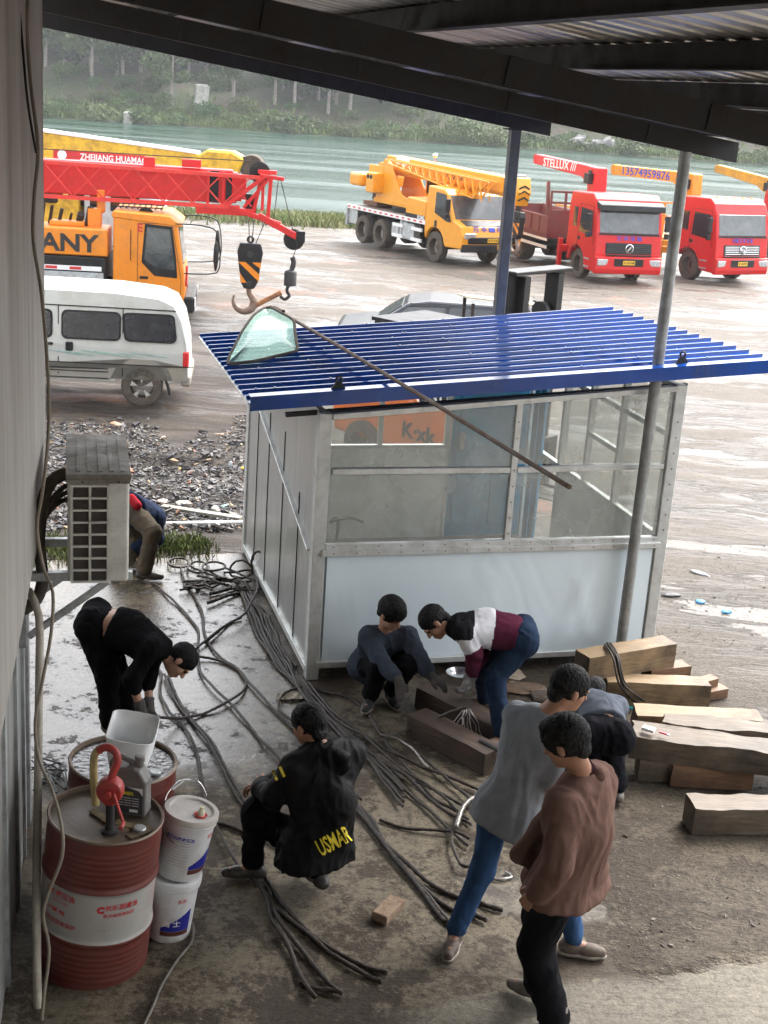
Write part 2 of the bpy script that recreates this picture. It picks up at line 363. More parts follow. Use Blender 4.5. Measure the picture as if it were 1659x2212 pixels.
# river
WZ = -2.25
m, nt, N, L, P = newmat('river_water')
P.inputs['Base Color'].default_value = (.055, .115, .095, 1); P.inputs['Roughness'].default_value = .10; P.inputs['IOR'].default_value = 1.33
L.new(mix(nt, ramp(nt, noi(nt, .03, 4, .5, stretch=(.4, 3, 1)), [(.35, 0), (.65, 1)]), (.010, .034, .024), (.022, .055, .04)), P.inputs['Base Color'])
h = mth(nt, 'ADD', noi(nt, 2.2, 5, .6, stretch=(.5, 1.1, 1)), mth(nt, 'MULTIPLY', noi(nt, .12, 3, .5, stretch=(.35, 1.4, 1)), 2.0))
L.new(bump(nt, h, .55, .12), P.inputs['Normal'])
L.new(ramp(nt, noi(nt, .09, 5, .6, stretch=(.18, 2.2, 1)), [(.42, .26), (.62, .05)]), P.inputs['Roughness'])
b = MB(); b.add([(-500, 60, WZ), (500, 60, WZ), (500, 330, WZ), (-500, 330, WZ)], [(0, 1, 2, 3)])
tag(b.build('river', m), kind='structure')
# far bank
def bank_edge(x): return 196 + .10 * x + 3.5 * noise.noise(Vector((x * .03, 1, 0))) + 1.2 * noise.noise(Vector((x * .15, 4, 0)))
def bank_z(x, y):
    e = bank_edge(x); d = y - e
    if d < 0: return WZ + d * .4
    z = WZ + .15 + min(d, 9) * .14 + max(0, min(d - 9, 16)) * .33 + max(0, d - 25) * .44
    return z + (noise.noise(Vector((x * .06, y * .06, 0))) * 2.2 + noise.noise(Vector((x * .25, y * .25, 2))) * .6) * min(1, d / 12)
b = MB()
m, nt, N, L, P = newmat('bank_soil')
c_ = ramp(nt, mth(nt, 'ADD', mth(nt, 'MULTIPLY', noi(nt, .09, 8, .7, stretch=(.6, 1, 1.5)), .6), mth(nt, 'MULTIPLY', noi(nt, .8, 8, .7), .4)), [(.36, (.012, .026, .006)), (.46, (.030, .048, .011)), (.54, (.045, .04, .02)), (.64, (.07, .05, .032))])
L.new(c_, P.inputs['Base Color']); P.inputs['Roughness'].default_value = .95
L.new(bump(nt, noi(nt, 1.2, 8, .7), 1, .5), P.inputs['Normal'])
b.grid(150, 40, lambda a, c: (lambda x: (lambda y: (x, y, bank_z(x, y)))(bank_edge(x) - 6 + c * c * 130 + c * 20))(-110 + a * 260))
tag(b.build('far_bank', m, smooth=180, recalc=False), kind='structure')
# ---- trees
def mat_leaf(name, a_, b_):
    m, nt, N, L, P = newmat(name)
    oi = N.new('ShaderNodeObjectInfo')
    L.new(mix(nt, oi.outputs['Random'], mix(nt, ramp(nt, noi(nt, .9, 4), [(.35, 0), (.65, 1)]), a_, b_), mix(nt, .5, a_, (.13, .13, .05))), P.inputs['Base Color'])
    P.inputs['Roughness'].default_value = .6; P.inputs['Specular IOR Level'].default_value = .2
    if 'Transmission Weight' in P.inputs: P.inputs['Subsurface Weight'].default_value = 0
    return m
M['leaf'] = mat_leaf('leaf', (.022, .064, .012), (.055, .12, .024))
M['leaf_pale'] = mat_leaf('leaf_pale', (.045, .09, .022), (.085, .14, .04))
M['leaf_dark'] = mat_leaf('leaf_dark', (.012, .040, .010), (.026, .065, .018))
M['bark'] = mat('bark', (.30, .27, .23), .9, 0, (.12, .1, .08), .5, 3, bmp=.4, bscale=8)
def leaves(b, c, r, n, size, rg):
    for i in range(n):
        while True:
            p = Vector((rg.uniform(-1, 1), rg.uniform(-1, 1), rg.uniform(-1, 1)))
            if .25 < p.length < 1: break
        p = Vector((p.x * r[0], p.y * r[1], p.z * r[2])) + Vector(c)
        a = Vector((rg.gauss(0, 1), rg.gauss(0, 1), rg.gauss(0, 1))).normalized(); q = a.cross(Vector((rg.gauss(0, 1), rg.gauss(0, 1), .3))).normalized()
        s = size * rg.uniform(.6, 1.4)
        b.add([p - a * s, p + q * s * .45, p + a * s, p - q * s * .45], [(0, 1, 2, 3)])
def tree_mesh(kind, seed):
    rg = random.Random(seed); H = rg.uniform(11, 14.5) if kind != 'dense' else rg.uniform(8, 11)
    root = empty('tree')
    t = MB(); lean = rg.uniform(-.5, .5)
    top = (lean, rg.uniform(-.3, .3), H * .85)
    pts = spline([(0, 0, -.4), (lean * .15, 0, H * .3), (lean * .5, .1, H * .6), top], .8)
    t.tube(pts, lambda q: .27 * (1 - q) ** .7 + .04, 8)
    cr = MB()
    nb = {'tall': 15, 'dense': 15, 'pale': 14}[kind]; z0 = {'tall': .46, 'dense': .2, 'pale': .34}[kind]
    for i in range(nb):
        q = z0 + (1 - z0) * (i + .5) / nb; base = pts[min(len(pts) - 1, int(q * .9 * (len(pts) - 1)))]
        an = rg.uniform(0, 6.28); ln = (1.5 + 1.7 * math.sin(math.pi * min(1, (q - z0) / (1 - z0) * .8 + .2))) * rg.uniform(.55, 1.15) * (1.25 if kind == 'dense' else 1)
        tip = Vector(base) + Vector((math.cos(an) * ln, math.sin(an) * ln, ln * .5))
        t.tube([base, (Vector(base) + tip) / 2 + Vector((0, 0, .1)), tip], lambda k: .07 * (1 - k) + .02, 5)
        rr = rg.uniform(.75, 1.4)
        leaves(cr, tip, (rr * 1.15, rr * 1.15, rr * .85), {'tall': 190, 'dense': 300, 'pale': 190}[kind], .33, rg)
        leaves(cr, (Vector(base) + tip) / 2, (rr * .9, rr * .9, rr * .8), 90, .33, rg)
    t.build('trunk', M['bark'], root, smooth=180)
    cr.build('crown', {'tall': M['leaf'], 'dense': M['leaf_dark'], 'pale': M['leaf_pale']}[kind], root, recalc=False)
    return root
kinds = ['tall', 'tall', 'pale', 'pale', 'dense', 'dense']
protos = [tree_mesh(k, 40 + i) for i, k in enumerate(kinds)]
used = [False] * 6
LBL = {'tall': 'slim tall tree with pale trunk and open green crown on the far bank',
       'pale': 'pale green loose crowned tree on the misty slope of the far bank',
       'dense': 'low dense dark green tree on the wooded slope of the far bank'}
def put_tree(i, x, y, s=1):
    o = protos[i] if not used[i] else copy_tree(protos[i]); used[i] = True
    o.location = (x, y, bank_z(x, y)); o.rotation_euler = (0, 0, rnd.uniform(0, 6.28)); o.scale = (s, s, s)
    tag(o, LBL[kinds[i]], 'tree', {'tall': 'slim tall trees on the far bank', 'pale': 'pale trees on the far bank', 'dense': 'dark dense trees on the far bank'}[kinds[i]])
def bank_at(x, d):   # display x -> world position d metres behind the far waterline
    yy = 196
    for _ in range(6):
        X = ray(x, 250 - d * 2)[0] / ray(x, 250 - d * 2)[1] * yy; yy = bank_edge(X) + d
    return X, yy
for px, d, k in [(198, 16, 0), (265, 17, 1), (303, 21, 0), (370, 10, 1), (504, 13, 0), (594, 14, 1), (636, 14, 0), (710, 15, 1), (757, 16, 0), (140, 22, 1), (900, 20, 0), (1000, 22, 1)]:
    X, Y = bank_at(px, d); put_tree(k, X, Y, rnd.uniform(.9, 1.1))
for k in range(90):
    px = 85 + (k * 37.7) % 1100 + rnd.uniform(-12, 12); d = rnd.choice([20, 24, 27, 30, 36, 44, 52, 62]) + rnd.uniform(-3, 3)
    X, Y = bank_at(px, d); put_tree(rnd.choice([2, 3, 4, 5, 5, 2, 0]), X, Y, rnd.uniform(.75, 1.15))
for k in range(26):
    px = 1130 + k * 24; X, Y = bank_at(px, 25 + rnd.uniform(0, 25)); put_tree(rnd.choice([2, 3, 4, 5]), X, Y, rnd.uniform(.8, 1.1))
# bushes
def bush_mesh(seed, m):
    rg = random.Random(seed); b = MB()
    for i in range(7): leaves(b, (rg.uniform(-1, 1), rg.uniform(-.8, .8), rg.uniform(.3, .9)), (.8, .8, .6), 90, .16, rg)
    return b.build('bush', m, recalc=False)
bp = [bush_mesh(1, M['leaf']), bush_mesh(2, M['leaf_pale']), bush_mesh(3, M['leaf_dark'])]; bu = [0, 0, 0]
for k in range(110):
    i = k % 3; o = bp[i] if not bu[i] else bp[i].copy()
    if bu[i]: col.objects.link(o)
    bu[i] = 1
    px = 95 + (k * 61.3) % 1600; X, Y = bank_at(px, rnd.choice([1.5, 2, 4, 7, 10, 14, 18, 24, 30]))
    s = rnd.uniform(.6, 1.7); o.location = (X, Y, bank_z(X, Y) - .1); o.scale = (s * 1.3, s, s); o.rotation_euler = (0, 0, rnd.uniform(0, 6))
    tag(o, ['mid green bush growing on the slope of the far bank', 'pale green bush growing on the slope of the far bank', 'dark green bush growing on the slope of the far bank'][i], 'bush',
        ['mid green bushes on the far bank', 'pale bushes on the far bank', 'dark bushes on the far bank'][i])
def grass_patch(name, pts, n, h, m, seed, zf, w_=.012, gauss=True):
    rg = random.Random(seed); b = MB()
    for i in range(n):
        x, y = pts(rg); z = zf(x, y); a = rg.uniform(0, 6.28); hh = h * rg.uniform(.4, 1.3); ln = hh * rg.uniform(.2, .8)
        dx, dy = math.cos(a), math.sin(a); ww = w_ * rg.uniform(.7, 1.5)
        b.add([(x - dy * ww, y + dx * ww, z - .02), (x + dy * ww, y - dx * ww, z - .02), (x + dx * ln * .4 + dy * ww * .6, y + dy * ln * .4 - dx * ww * .6, z + hh * .65), (x + dx * ln, y + dy * ln, z + hh)], [(0, 1, 2), (0, 2, 3)])
    o = b.build(name, m, recalc=False); return o
M['grass'] = mat_leaf('grass_blade', (.05, .11, .02), (.12, .19, .045))
tag(grass_patch('bank_grass', lambda g: (lambda x: (x, bank_edge(x) + abs(g.gauss(0, 5)) + .2))(g.uniform(-75, 120)), 16000, .75, M['grass'], 5, bank_z, .12), 'green grass and weeds along the far waterline', 'grass', kind='stuff')
def shore(g):
    x = g.choice([g.gauss(-7, 2.5), g.gauss(-10, 3), g.gauss(-4, 1), g.uniform(-20, 30)]); return x, 62.8 + .06 * x + g.gauss(0, 1.2)
tag(grass_patch('shore_weeds', shore, 6500, .42, mat_leaf('weed', (.09, .15, .04), (.30, .28, .14)), 6, ground_z, .035), 'yellow green weeds growing along the near edge of the yard', 'weeds', kind='stuff')
def g3(g):
    s = g.uniform(-3.2, -.3); t = 3.3 + g.gauss(0, .22); s += g.gauss(0, .05); p = lw(s, t, 0); return p.x, p.y
tag(grass_patch('slab_grass', g3, 4200, .065, mat_leaf('slab_blade', (.07, .12, .03), (.17, .19, .07)), 8, ground_z, .006), 'short green grass along the far edge of the concrete slab', 'grass', kind='stuff')
# concrete blocks on the bank
m_c = mat('old_concrete', (.5, .48, .44), .9, 0, (.2, .2, .15), .5, 2)
for px, d, sz, lab in [(434, 12, (2.0, 1.4, 3.0), 'large pale concrete block standing on the slope of the far bank'), (276, .3, (1.2, .9, 1.7), 'small pale concrete marker at the far waterline')]:
    X, Y = bank_at(px, d); b = MB(); b.box((0, 0, sz[2] / 2 - .5), sz, .3, .08).box((.1, 0, sz[2] - .5), (sz[0] * .8, sz[1] * .8, .25), .3)
    o = b.build('concrete_block', m_c, bev=.1); o.location = (X, Y, bank_z(X, Y)); tag(o, lab, 'concrete block')
X, Y = bank_at(1285, 3); b = MB()
rg = random.Random(3)
for i in range(9): b.ell((rg.uniform(-2.4, 2.4), rg.uniform(-.6, .8), rg.uniform(.1, 1.3)), (rg.uniform(.7, 1.3), .9, rg.uniform(.5, .9)), 9, 6)
for i, v in enumerate(b.v): n_ = noise.noise(Vector(v) * 1.4) * .5; b.v[i] = (v[0] + n_, v[1], v[2] + n_)
o = b.build('rock_outcrop', mat('rock', (.27, .26, .26), .9, 0, (.1, .1, .09), .5, 1.5, bmp=.6, bscale=3)); o.location = (X, Y, bank_z(X, Y)); tag(o, 'grey rock outcrop at the water edge of the far bank', 'rocks')
# haze: light rain air between the camera and the far bank
b = MB(); b.box((0, 165, 21), (330, 362, 62))
m, nt, N, L, P = newmat('haze_air'); N.remove(P); v = N.new('ShaderNodeVolumePrincipled'); v.inputs['Color'].default_value = (.93, .96, 1, 1); v.inputs['Density'].default_value = .00032; v.inputs['Anisotropy'].default_value = .3
L.new(v.outputs[0], N['Material Output'].inputs['Volume'])
HAZE = b.build('haze', m); tag(HAZE, 'pale rain haze over the river', 'haze', kind='stuff')
# ================================================================ canopy over the camera
def raf_z(s): return 4.555 - .135 * s          # underside of the rafters
cn = empty('canopy', lw(0, 0, 0), TH, 'dark corrugated steel canopy roof on sloping steel beams over the work area', 'canopy')
LBX = lambda s, t, z: (s, t, z)
def chan(b, s0, s1, t, z0=0, h=.145, w_=.07):   # C-section rafter along s
    for a_, c_ in ((s0, s1),):
        b.add([(a_, t - w_ / 2, raf_z(a_)), (c_, t - w_ / 2, raf_z(c_)), (c_, t + w_ / 2, raf_z(c_)), (a_, t + w_ / 2, raf_z(a_)),
               (a_, t - w_ / 2, raf_z(a_) + h), (c_, t - w_ / 2, raf_z(c_) + h), (c_, t + w_ / 2, raf_z(c_) + h), (a_, t + w_ / 2, raf_z(a_) + h)],
              [(3, 2, 1, 0), (4, 5, 6, 7), (0, 1, 5, 4), (2, 3, 7, 6), (1, 2, 6, 5), (3, 0, 4, 7)])
for t, s1 in ((3.15, 2.85), (-.15, 3.03), (-3.1, 3.05), (-9.9, 3.05), (-12.6, 3.05)):
    b = MB(); chan(b, -2.2 if t > -5 else -1.2, s1, t, h=.145 if t > -1 else .15)
    for q in (-1.1, .1, 1.2, 2.3):       # stiffener plates
        if s1 > q: b.box((q, t - .042, raf_z(q) + .075), (.05, .012, .13), ry=.134)
    b.build('beam', M['steel_rust'] if t < -1 else M['steel_dark'], cn)
for i, s in enumerate((-1.95, -1.15, -.35, .5, 1.4, 2.3, 3.0)):
    b = MB(); z = raf_z(s) + .17
    b.box((s, -4.6 if s > -.8 else -1.9, z + .055), (.055, 16.6 if s > -.8 else 11.0, .11))
    b.box((s, -4.6 if s > -.8 else -1.9, z + .004), (.09, 16.55 if s > -.8 else 10.95, .008))
    b.build('purlin', M['steel_dark'], cn)
b = MB(); T0, T1 = -13, 3.75; pitch = .19; n = int((T1 - T0) / pitch); prof = []
for i in range(n):
    a_ = T0 + i * pitch; prof += [(a_, 0), (a_ + .11, 0), (a_ + .13, .035), (a_ + .17, .035)]
prof.append((T1, 0)); zc = lambda s: raf_z(s) + .29
vs = [(s, t, zc(s) + h) for s in (-2.4, 3.15) for t, h in prof]; k = len(prof)
b.add(vs, [(i, i + 1, k + i + 1, k + i) for i in range(k - 1)])
o = b.build('roof_sheet', mat('roof_sheet', (.62, .61, .60), .36, .85, (.3, .2, .14), .35, 1.2, .3, stretch=(.25, 3, 1)), cn)
md = o.modifiers.new('thick', 'SOLIDIFY'); md.thickness = .003
# posts
pA = empty('canopy_post', lw(2.6, -.15, 0), 0, 'round galvanised steel pipe post standing in front of the shed corner by the timbers', 'post')
b = MB(); b.cyl((0, 0, -.02), (.02, 0, raf_z(2.6)), .045, n=20); b.build('pole', mat('post_pipe', (.30, .31, .30), .45, .35, (.13, .10, .07), .35, 5, .2, bmp=.3), pA, smooth=60)
b = MB(); b.box((0, 0, .01), (.2, .2, .012)); b.build('base_plate', M['steel_rust'], pA)
pB = empty('canopy_post', lw(2.5, 3.15, gz(12.8)), TH, 'square dark steel post rising behind the blue shed roof', 'post')
b = MB(); b.box((0, 0, (raf_z(2.5)) / 2), (.1, .1, raf_z(2.5) + .04)); b.build('pole', mat('post_grey', (.075, .08, .085), .5, .2, (.06, .045, .035), .3, 5), pB, bev=.008)
b = MB(); b.box((0, 0, raf_z(2.5) - .005), (.2, .15, .012)); b.build('cap_plate', M['steel_rust'], pB)

# ================================================================ building wall at the left
wl = empty('building_wall', (0, 0, 0), 0, 'grey streaked metal building wall at the left edge of the view', 'wall')
def wx(y): return -.48 - .2 * y
m_wall = mat('streaked_wall', (.42, .40, .375), .5, .2, (.25, .22, .19), .4, 1.6, .08, stretch=(1.6, 1.6, .15), bmp=.04)
def vwall(b, y0, y1, z0, z1, off, th=.08):
    p0 = Vector((wx(y0) - off, y0, 0)); p1 = Vector((wx(y1) - off, y1, 0)); n_ = Vector((-1, -.2, 0)).normalized() * th
    b.add([p + Vector((0, 0, z)) for z in (z0, z1) for p in (p0, p1, p1 + n_, p0 + n_)], [(3, 2, 1, 0), (4, 5, 6, 7), (0, 1, 5, 4), (1, 2, 6, 5), (2, 3, 7, 6), (3, 0, 4, 7)])
b = MB(); vwall(b, -1.5, 8.0, 1.95, 5.3, 0, .12); b.build('upper_panel', m_wall, wl)
b = MB(); vwall(b, -1.5, 7.72, -.02, 1.948, .10, .12); b.build('lower_panel', mat('lower_wall', (.36, .36, .35), .45, .35, (.2, .18, .16), .4, 2.5, .12, stretch=(3, 3, .25)), wl)
for y, w_, dz in ((7.45, .10, 0), (7.1, .05, 0), (6.6, .12, 0), (5.9, .09, 0)):
    b = MB(); vwall(b, y, y + w_, 0, 1.94, .10 - .02, .03); b.build('trim_strip', M['galv'], wl)
b = MB(); b.box((-4.65, 1.5, 2.65), (5.0, 12.0, 5.4)); 
bb = MB(); 
# building volume behind the wall (side wall and back of the building the camera leans out from)
P0, P1 = Vector((wx(-1.5) - .3, -1.5, 0)), Vector((wx(7.9) - .3, 7.7, 0)); Q1 = P1 + Vector((-5, 1.2, 0)); Q0 = P0 + Vector((-5, 1.2, 0))
bb.add([p + Vector((0, 0, z)) for z in (0, 5.4) for p in (P0, P1, Q1, Q0)], [(3, 2, 1, 0), (4, 5, 6, 7), (0, 1, 5, 4), (1, 2, 6, 5), (2, 3, 7, 6), (3, 0, 4, 7)])
bb.build('building_core', m_wall, wl)
bk = MB(); bk.box((4.5, -3.2, 2.7), (16, .3, 5.4)).box((-6, -3.2, 2.7), (4, .3, 5.4))
tag(bk.build('rear_building_wall', m_wall), 'grey building wall behind the camera under the canopy', 'wall')

# ---- air conditioner unit on its bracket
ac = empty('air_conditioner', (-1.70, 7.0, 1.82), R(13.5), 'off white outdoor air conditioner unit hung on the building wall', 'air conditioner')
# local: x right (depth .3), y along the wall (length .82), z up
m_ac = mat('ac_white', (.72, .71, .65), .5, 0, (.24, .21, .17), .35, 4, .06)
b = MB(); b.box((.15, .40, .285), (.31, .79, .55)); b.build('casing', m_ac, ac, bev=.018, seg=3)
b = MB(); b.box((.15, .40, .572), (.325, .81, .03)).box((.15, -.006, .55), (.315, .012, .02))
for i in range(5): b.box((.05 + i * .055, .40, .589), (.022, .72, .003))
b.build('top_cover', mat('ac_top', (.30, .275, .235), .6, 0, (.13, .11, .09), .5, 5), ac, bev=.008, seg=2)
b = MB()
for i in range(8):
    for j in range(2): b.box((.062 + j * .092 , -.0015, .052 + i * .0635), (.075, .012, .05))
b.build('intake_grille', mat('ac_fins', (.05, .042, .036), .7, .2, bmp=.3, bscale=120), ac)
b = MB()
for i in range(9): b.box((.108, -.011, .02 + i * .0635), (.185, .012, .010))
for j in range(3): b.box((.0155 + j * .092, -.0125, .274), (.010, .012, .518))
b.build('grille_frame', m_ac, ac)
b = MB()
for x, z in ((.03, .02), (.07, .55), (.25, .55)): b.cyl((x, -.015, z), (x, -.008, z), .006, n=8)
b.build('screw', M['steel_rust'], ac)
br = empty('wall_bracket', (-1.70, 7.0, 1.82), R(13.5), 'galvanised angle steel bracket carrying the air conditioner', 'bracket')
for y in (.12, .7):
    b = MB(); b.box((.04, y, -.02), (.62, .045, .05)).bar((-.22, y, -.38), (.22, y, -.05), .035, .035).box((-.25, y, -.13), (.045, .06, .62))
    b.build('arm', M['galv'], br, bev=.003)
ac.scale = (1.06, 1.06, 1.08); ac.location.z -= .03
# ---- pipes, hoses, cables on the wall
m_ins = mat('hose_tape', (.055, .045, .035), .8, 0, (.12, .1, .07), .4, 12, bmp=.5)
b = MB(); pts = [(-1.62, 7.30, 2.25), (-1.75, 7.22, 2.36), (-1.86, 7.18, 2.28), (-1.9, 7.15, 2.0), (-1.87, 7.1, 1.78), (-1.9, 7.08, 1.66), (-1.97, 7.05, 1.6)]
b.tube(spline(pts, .03), .035, 10)
for k in range(3): b.tube(spline([(-1.60, 7.25 + k * .05, 2.22 - k * .05), (-1.72, 7.24, 2.30 - k * .04), (-1.82, 7.2, 2.24 - k * .03), (-1.88, 7.16, 2.1)], .03), .014, 7)
tag(b.build('refrigerant_hose', m_ins, smooth=180), 'thick dark taped hose bundle beside the air conditioner', 'hose')
def wp(x, y, Y): return atY(x, y, Y)
b = MB(); b.tube(spline([wp(62, 1275, 7.0), wp(75, 1300, 6.95), wp(84, 1330, 6.9), wp(86, 1370, 6.9), wp(84, 1500, 6.75), wp(82, 1700, 6.5), wp(79, 1900, 6.1), wp(80, 2100, 5.85), wp(84, 2240, 5.7)], .06), .022, 10)
tag(b.build('drain_hose', mat('drain_hose', (.42, .38, .31), .6, 0, (.2, .17, .13), .35, 8), smooth=180), 'cream plastic drain hose running down the wall to the ground', 'hose')
b = MB(); b.tube(spline([wp(*q) for q in [(60, 0, 6.7), (58, 60, 6.7), (66, 180, 6.7), (82, 320, 6.7), (74, 420, 6.7), (72, 520, 6.7), (90, 640, 6.7), (104, 820, 6.7), (104, 940, 6.7), (92, 1060, 6.7), (80, 1140, 6.7), (95, 1230, 6.7), (114, 1280, 6.6), (110, 1370, 6.5), (92, 1470, 6.4), (76, 1560, 6.35), (84, 1640, 6.3), (110, 1700, 6.0), (132, 1780, 5.8), (134, 1850, 5.75), (104, 1930, 5.75), (93, 1980, 5.75), (106, 2050, 5.75), (95, 2150, 5.7), (88, 2230, 5.65)]], .05), .009, 7)
tag(b.build('wall_cable', mat('wall_cable', (.22, .185, .14), .6), smooth=180), 'thin brown cable hanging in loose bends down the building wall', 'cable')
b = MB(); b.tube(spline([wp(*q) for q in [(40, 0, 6.4), (48, 90, 6.4), (60, 220, 6.4), (78, 330, 6.5)]], .05), .006, 6)
tag(b.build('thin_wire', M['black'], smooth=180), 'thin dark wire high on the building wall', 'wire')

# ================================================================ site shed with the blue roof
sh = empty('site_shed', lw(0, 0, 0), TH, 'aluminium clad guard shed with glazed upper walls and a blue ribbed roof', 'shed')
W_, D_ = 2.95, 3.05
def ez(s): return 2.17 + .082 * s            # top of walls
m_pan = mat('shed_panel', (.52, .60, .62), .4, 0, (.33, .33, .30), .22, 2.5, .04)
def dent_panel():
    m, nt, N, L, P = newmat('dented_panel'); 
    L.new(mix(nt, ramp(nt, noi(nt, 2.2, 8, .7), [(.62, 0), (.8, .5)]), (.74, .83, .86), (.40, .39, .34)), P.inputs['Base Color']); P.inputs['Roughness'].default_value = .38
    L.new(bump(nt, noi(nt, .9, 3, .45, stretch=(1.2, 1, 1.0), dist=.7), .35, .12), P.inputs['Normal']); return m
M['front_panel'] = dent_panel()
m_side = mat('side_cladding', (.50, .50, .48), .3, .6, (.36, .35, .32), .25, 2.2, .07, stretch=(2, 2, .3), bmp=.04)
# front lower panel, 5 cm proud base with gap under
b = MB(); 
def fp(i, j):
    s = .1 + i * (W_ - .2); z = .17 + j * (.87)
    g = max(0, 1 - abs(s - (2.05 + .35 * (z - .1))) / .10) * .018 + max(0, 1 - abs(s - (2.35 - .3 * (z - .3))) / .06) * .012
    return (s, -.012 - g * math.sin(math.pi * j), z)
b.grid(60, 24, fp); b.build('front_panel', M['front_panel'], sh, smooth=180)
b = MB(); b.box((W_ / 2, .03, .60), (W_ - .1, .05, .88)); b.build('front_backing', m_pan, sh)
# posts
for s, t, h in ((.03, .03, ez(0)), (W_ - .03, .03, ez(W_)), (.03, D_ - .03, ez(0)), (W_ - .03, D_ - .03, ez(W_))):
    b = MB(); b.box((s, t, h / 2 + .005), (.1, .1, h - .01)); b.build('corner_post', M['alum'], sh, bev=.006)
b = MB(); b.box((W_ / 2, -.028, 1.075), (W_ - .1, .045, .05)).box((W_ / 2, -.02, .145), (W_ - .1, .06, .05)); b.build('front_rail', M['alum'], sh, bev=.004)
# glazing bars front
def bars(lst, name='window_frame'):
    b = MB()
    for p0, p1, w1 in lst: b.bar(p0, p1, w1, .045, up=(0, 0, 1))
    return b.build(name, M['alum'], sh, bev=.003)
bars([((.08, 0, 1.12), (W_ - .08, 0, 1.12), .05), ((1.56, 0, 1.1), (1.56, 0, ez(1.56) - .02), .05), ((.1, 0, 1.72), (1.53, 0, 1.72), .05), ((1.59, 0, 1.72), (W_ - .1, 0, 1.74), .045),
      ((.08, 0, ez(.08) - .03), (W_ - .08, 0, ez(W_) - .03), .06)])
for a_, c_, z0, z1 in ((.09, 1.53, 1.15, 1.69), (.09, 1.53, 1.75, None), (1.59, W_ - .09, 1.15, 1.70), (1.59, W_ - .09, 1.765, None)):
    b = MB(); zt0 = z1 or ez(a_) - .06; zt1 = z1 or ez(c_) - .06
    b.prism([(a_, z0), (c_, z0), (c_, zt1), (a_, zt0)], -.003, .003); b.build('window_pane', M['booth_glass'], sh)
b = MB()     # rivets
for i in range(16):
    for z in (1.075, 1.12): b.cyl((.14 + i * .18, -.052 if z < 1.1 else -.026, z), (.14 + i * .18, -.045 if z < 1.1 else -.02, z), .006, n=6)
for z in np.arange(1.2, 2.2, .13): b.cyl((1.56, -.028, z), (1.56, -.02, z), .006, n=6); b.cyl((W_ - .03, -.026, z), (W_ - .03, -.018, z), .006, n=6)
b.build('rivets', M['steel_dark'], sh)
# left side wall: metal cladding with seams and a diagonal strip
b = MB(); b.prism([(.08, .06), (D_ - .08, .06), (D_ - .08, ez(0)), (.08, ez(0))], .0, .05, 'X'); b.build('side_wall', m_side, sh)
b = MB()
for t in (.62, 1.28, 1.95, 2.5): b.box((-.004, t, .72 if t < 1 else .9), (.006, .012, 1.3 if t < 1 else 1.6))
b.build('panel_seam', M['black'], sh)
b = MB(); b.bar((-.012, .12, 1.05), (-.012, 2.95, 1.78), .02, .05, up=(1, 0, 0)).box((-.01, 1.5, .09), (.03, 2.95, .06)); b.build('side_trim', M['alum'], sh, bev=.003)
# floor, right, back walls
b = MB(); b.box((W_ / 2, D_ / 2, .13), (W_ - .14, D_ - .14, .05)); b.build('floor', mat('shed_floor', (.2, .18, .16), .7, 0, (.1, .08, .07), .5, 3), sh)
m_in = mat('inner_panel', (.78, .79, .75), .5, .1, (.3, .28, .25), .3, 2)
b = MB(); b.box((W_ - .03, 1.12, .62), (.05, 2.1, .95)); b.build('right_wall', m_in, sh)
b = MB(); b.box((1.06, D_ - .03, .62), (1.9, .05, .94)); b.build('rear_wall', m_in, sh)
rw = W_ - .03
bars([((rw, .1, 1.12), (rw, D_ - .1, 1.12), .05), ((rw, .1, 1.98), (rw, D_ - .1, 1.98), .05), ((rw, .95, 1.12), (rw, .95, 2.3), .06), ((rw, 1.6, 1.12), (rw, 1.6, 2.3), .06), ((rw, 2.18, .15), (rw, 2.18, 2.3), .07), ((rw, .95, 1.6), (rw, 1.6, 1.6), .04), ((rw, .1, ez(W_) - .03), (rw, D_ - .1, ez(W_) - .03), .06)])
rr = D_ - .03
bars([((.1, rr, 1.1), (2.0, rr, 1.1), .05), ((1.32, rr, 1.1), (1.32, rr, 2.1), .05), ((2.02, rr, .15), (2.02, rr, 2.2), .06), ((.1, rr, ez(0)), (W_ - .1, rr, ez(W_) - .05), .06)])
b = MB(); b.prism([(.12, 1.14), (2.15, 1.14), (2.15, 2.3), (.12, 2.3)], rw - .003, rw + .003, 'X'); b.build('window_pane', M['cab_glass'], sh)
b = MB(); b.prism([(.12, 1.13), (1.98, 1.13), (1.98, 2.2), (.12, 2.06)], rr - .003, rr + .003); b.build('window_pane', M['cab_glass'], sh)
# inner diagonal brace and notices
# roof
m_blue = mat('blue_roof', (.002, .055, .30), .12, 0, (.015, .04, .11), .35, 1.8, .12, coat=.1)
RS0, RS1, RT0, RT1 = -.60, 3.66, -.30, 2.30
def rz_(s): return 2.32 + .078 * (s + .5)
b = MB(); N_ = 15; pt = (RT1 - RT0) / N_; prof = []
for i in range(N_): 
    a_ = RT0 + i * pt; prof += [(a_, .0), (a_ + pt * .84, .0), (a_ + pt * .87, .022), (a_ + pt * .93, .022)]
prof.append((RT1, 0)); k = len(prof)
vs = [(s, t, rz_(s) + h) if s < 3 else (s - .13 * (t - RT0), t, rz_(s) + h) for s in (RS0, 1.55, RS1) for t, h in prof]
b.add(vs, [(j * k + i, j * k + i + 1, (j + 1) * k + i + 1, (j + 1) * k + i) for j in range(2) for i in range(k - 1)])
b.add([(RS0 + .02, RT1, rz_(RS0)), (3.3, RT1, rz_(3.3)), (3.1, 3.14, rz_(3.1) - .3), (-.05, 3.14, rz_(-.05) - .3)], [(0, 1, 2, 3)])
o = b.build('roof', m_blue, sh); md = o.modifiers.new('thick', 'SOLIDIFY'); md.thickness = .002; md.offset = 1
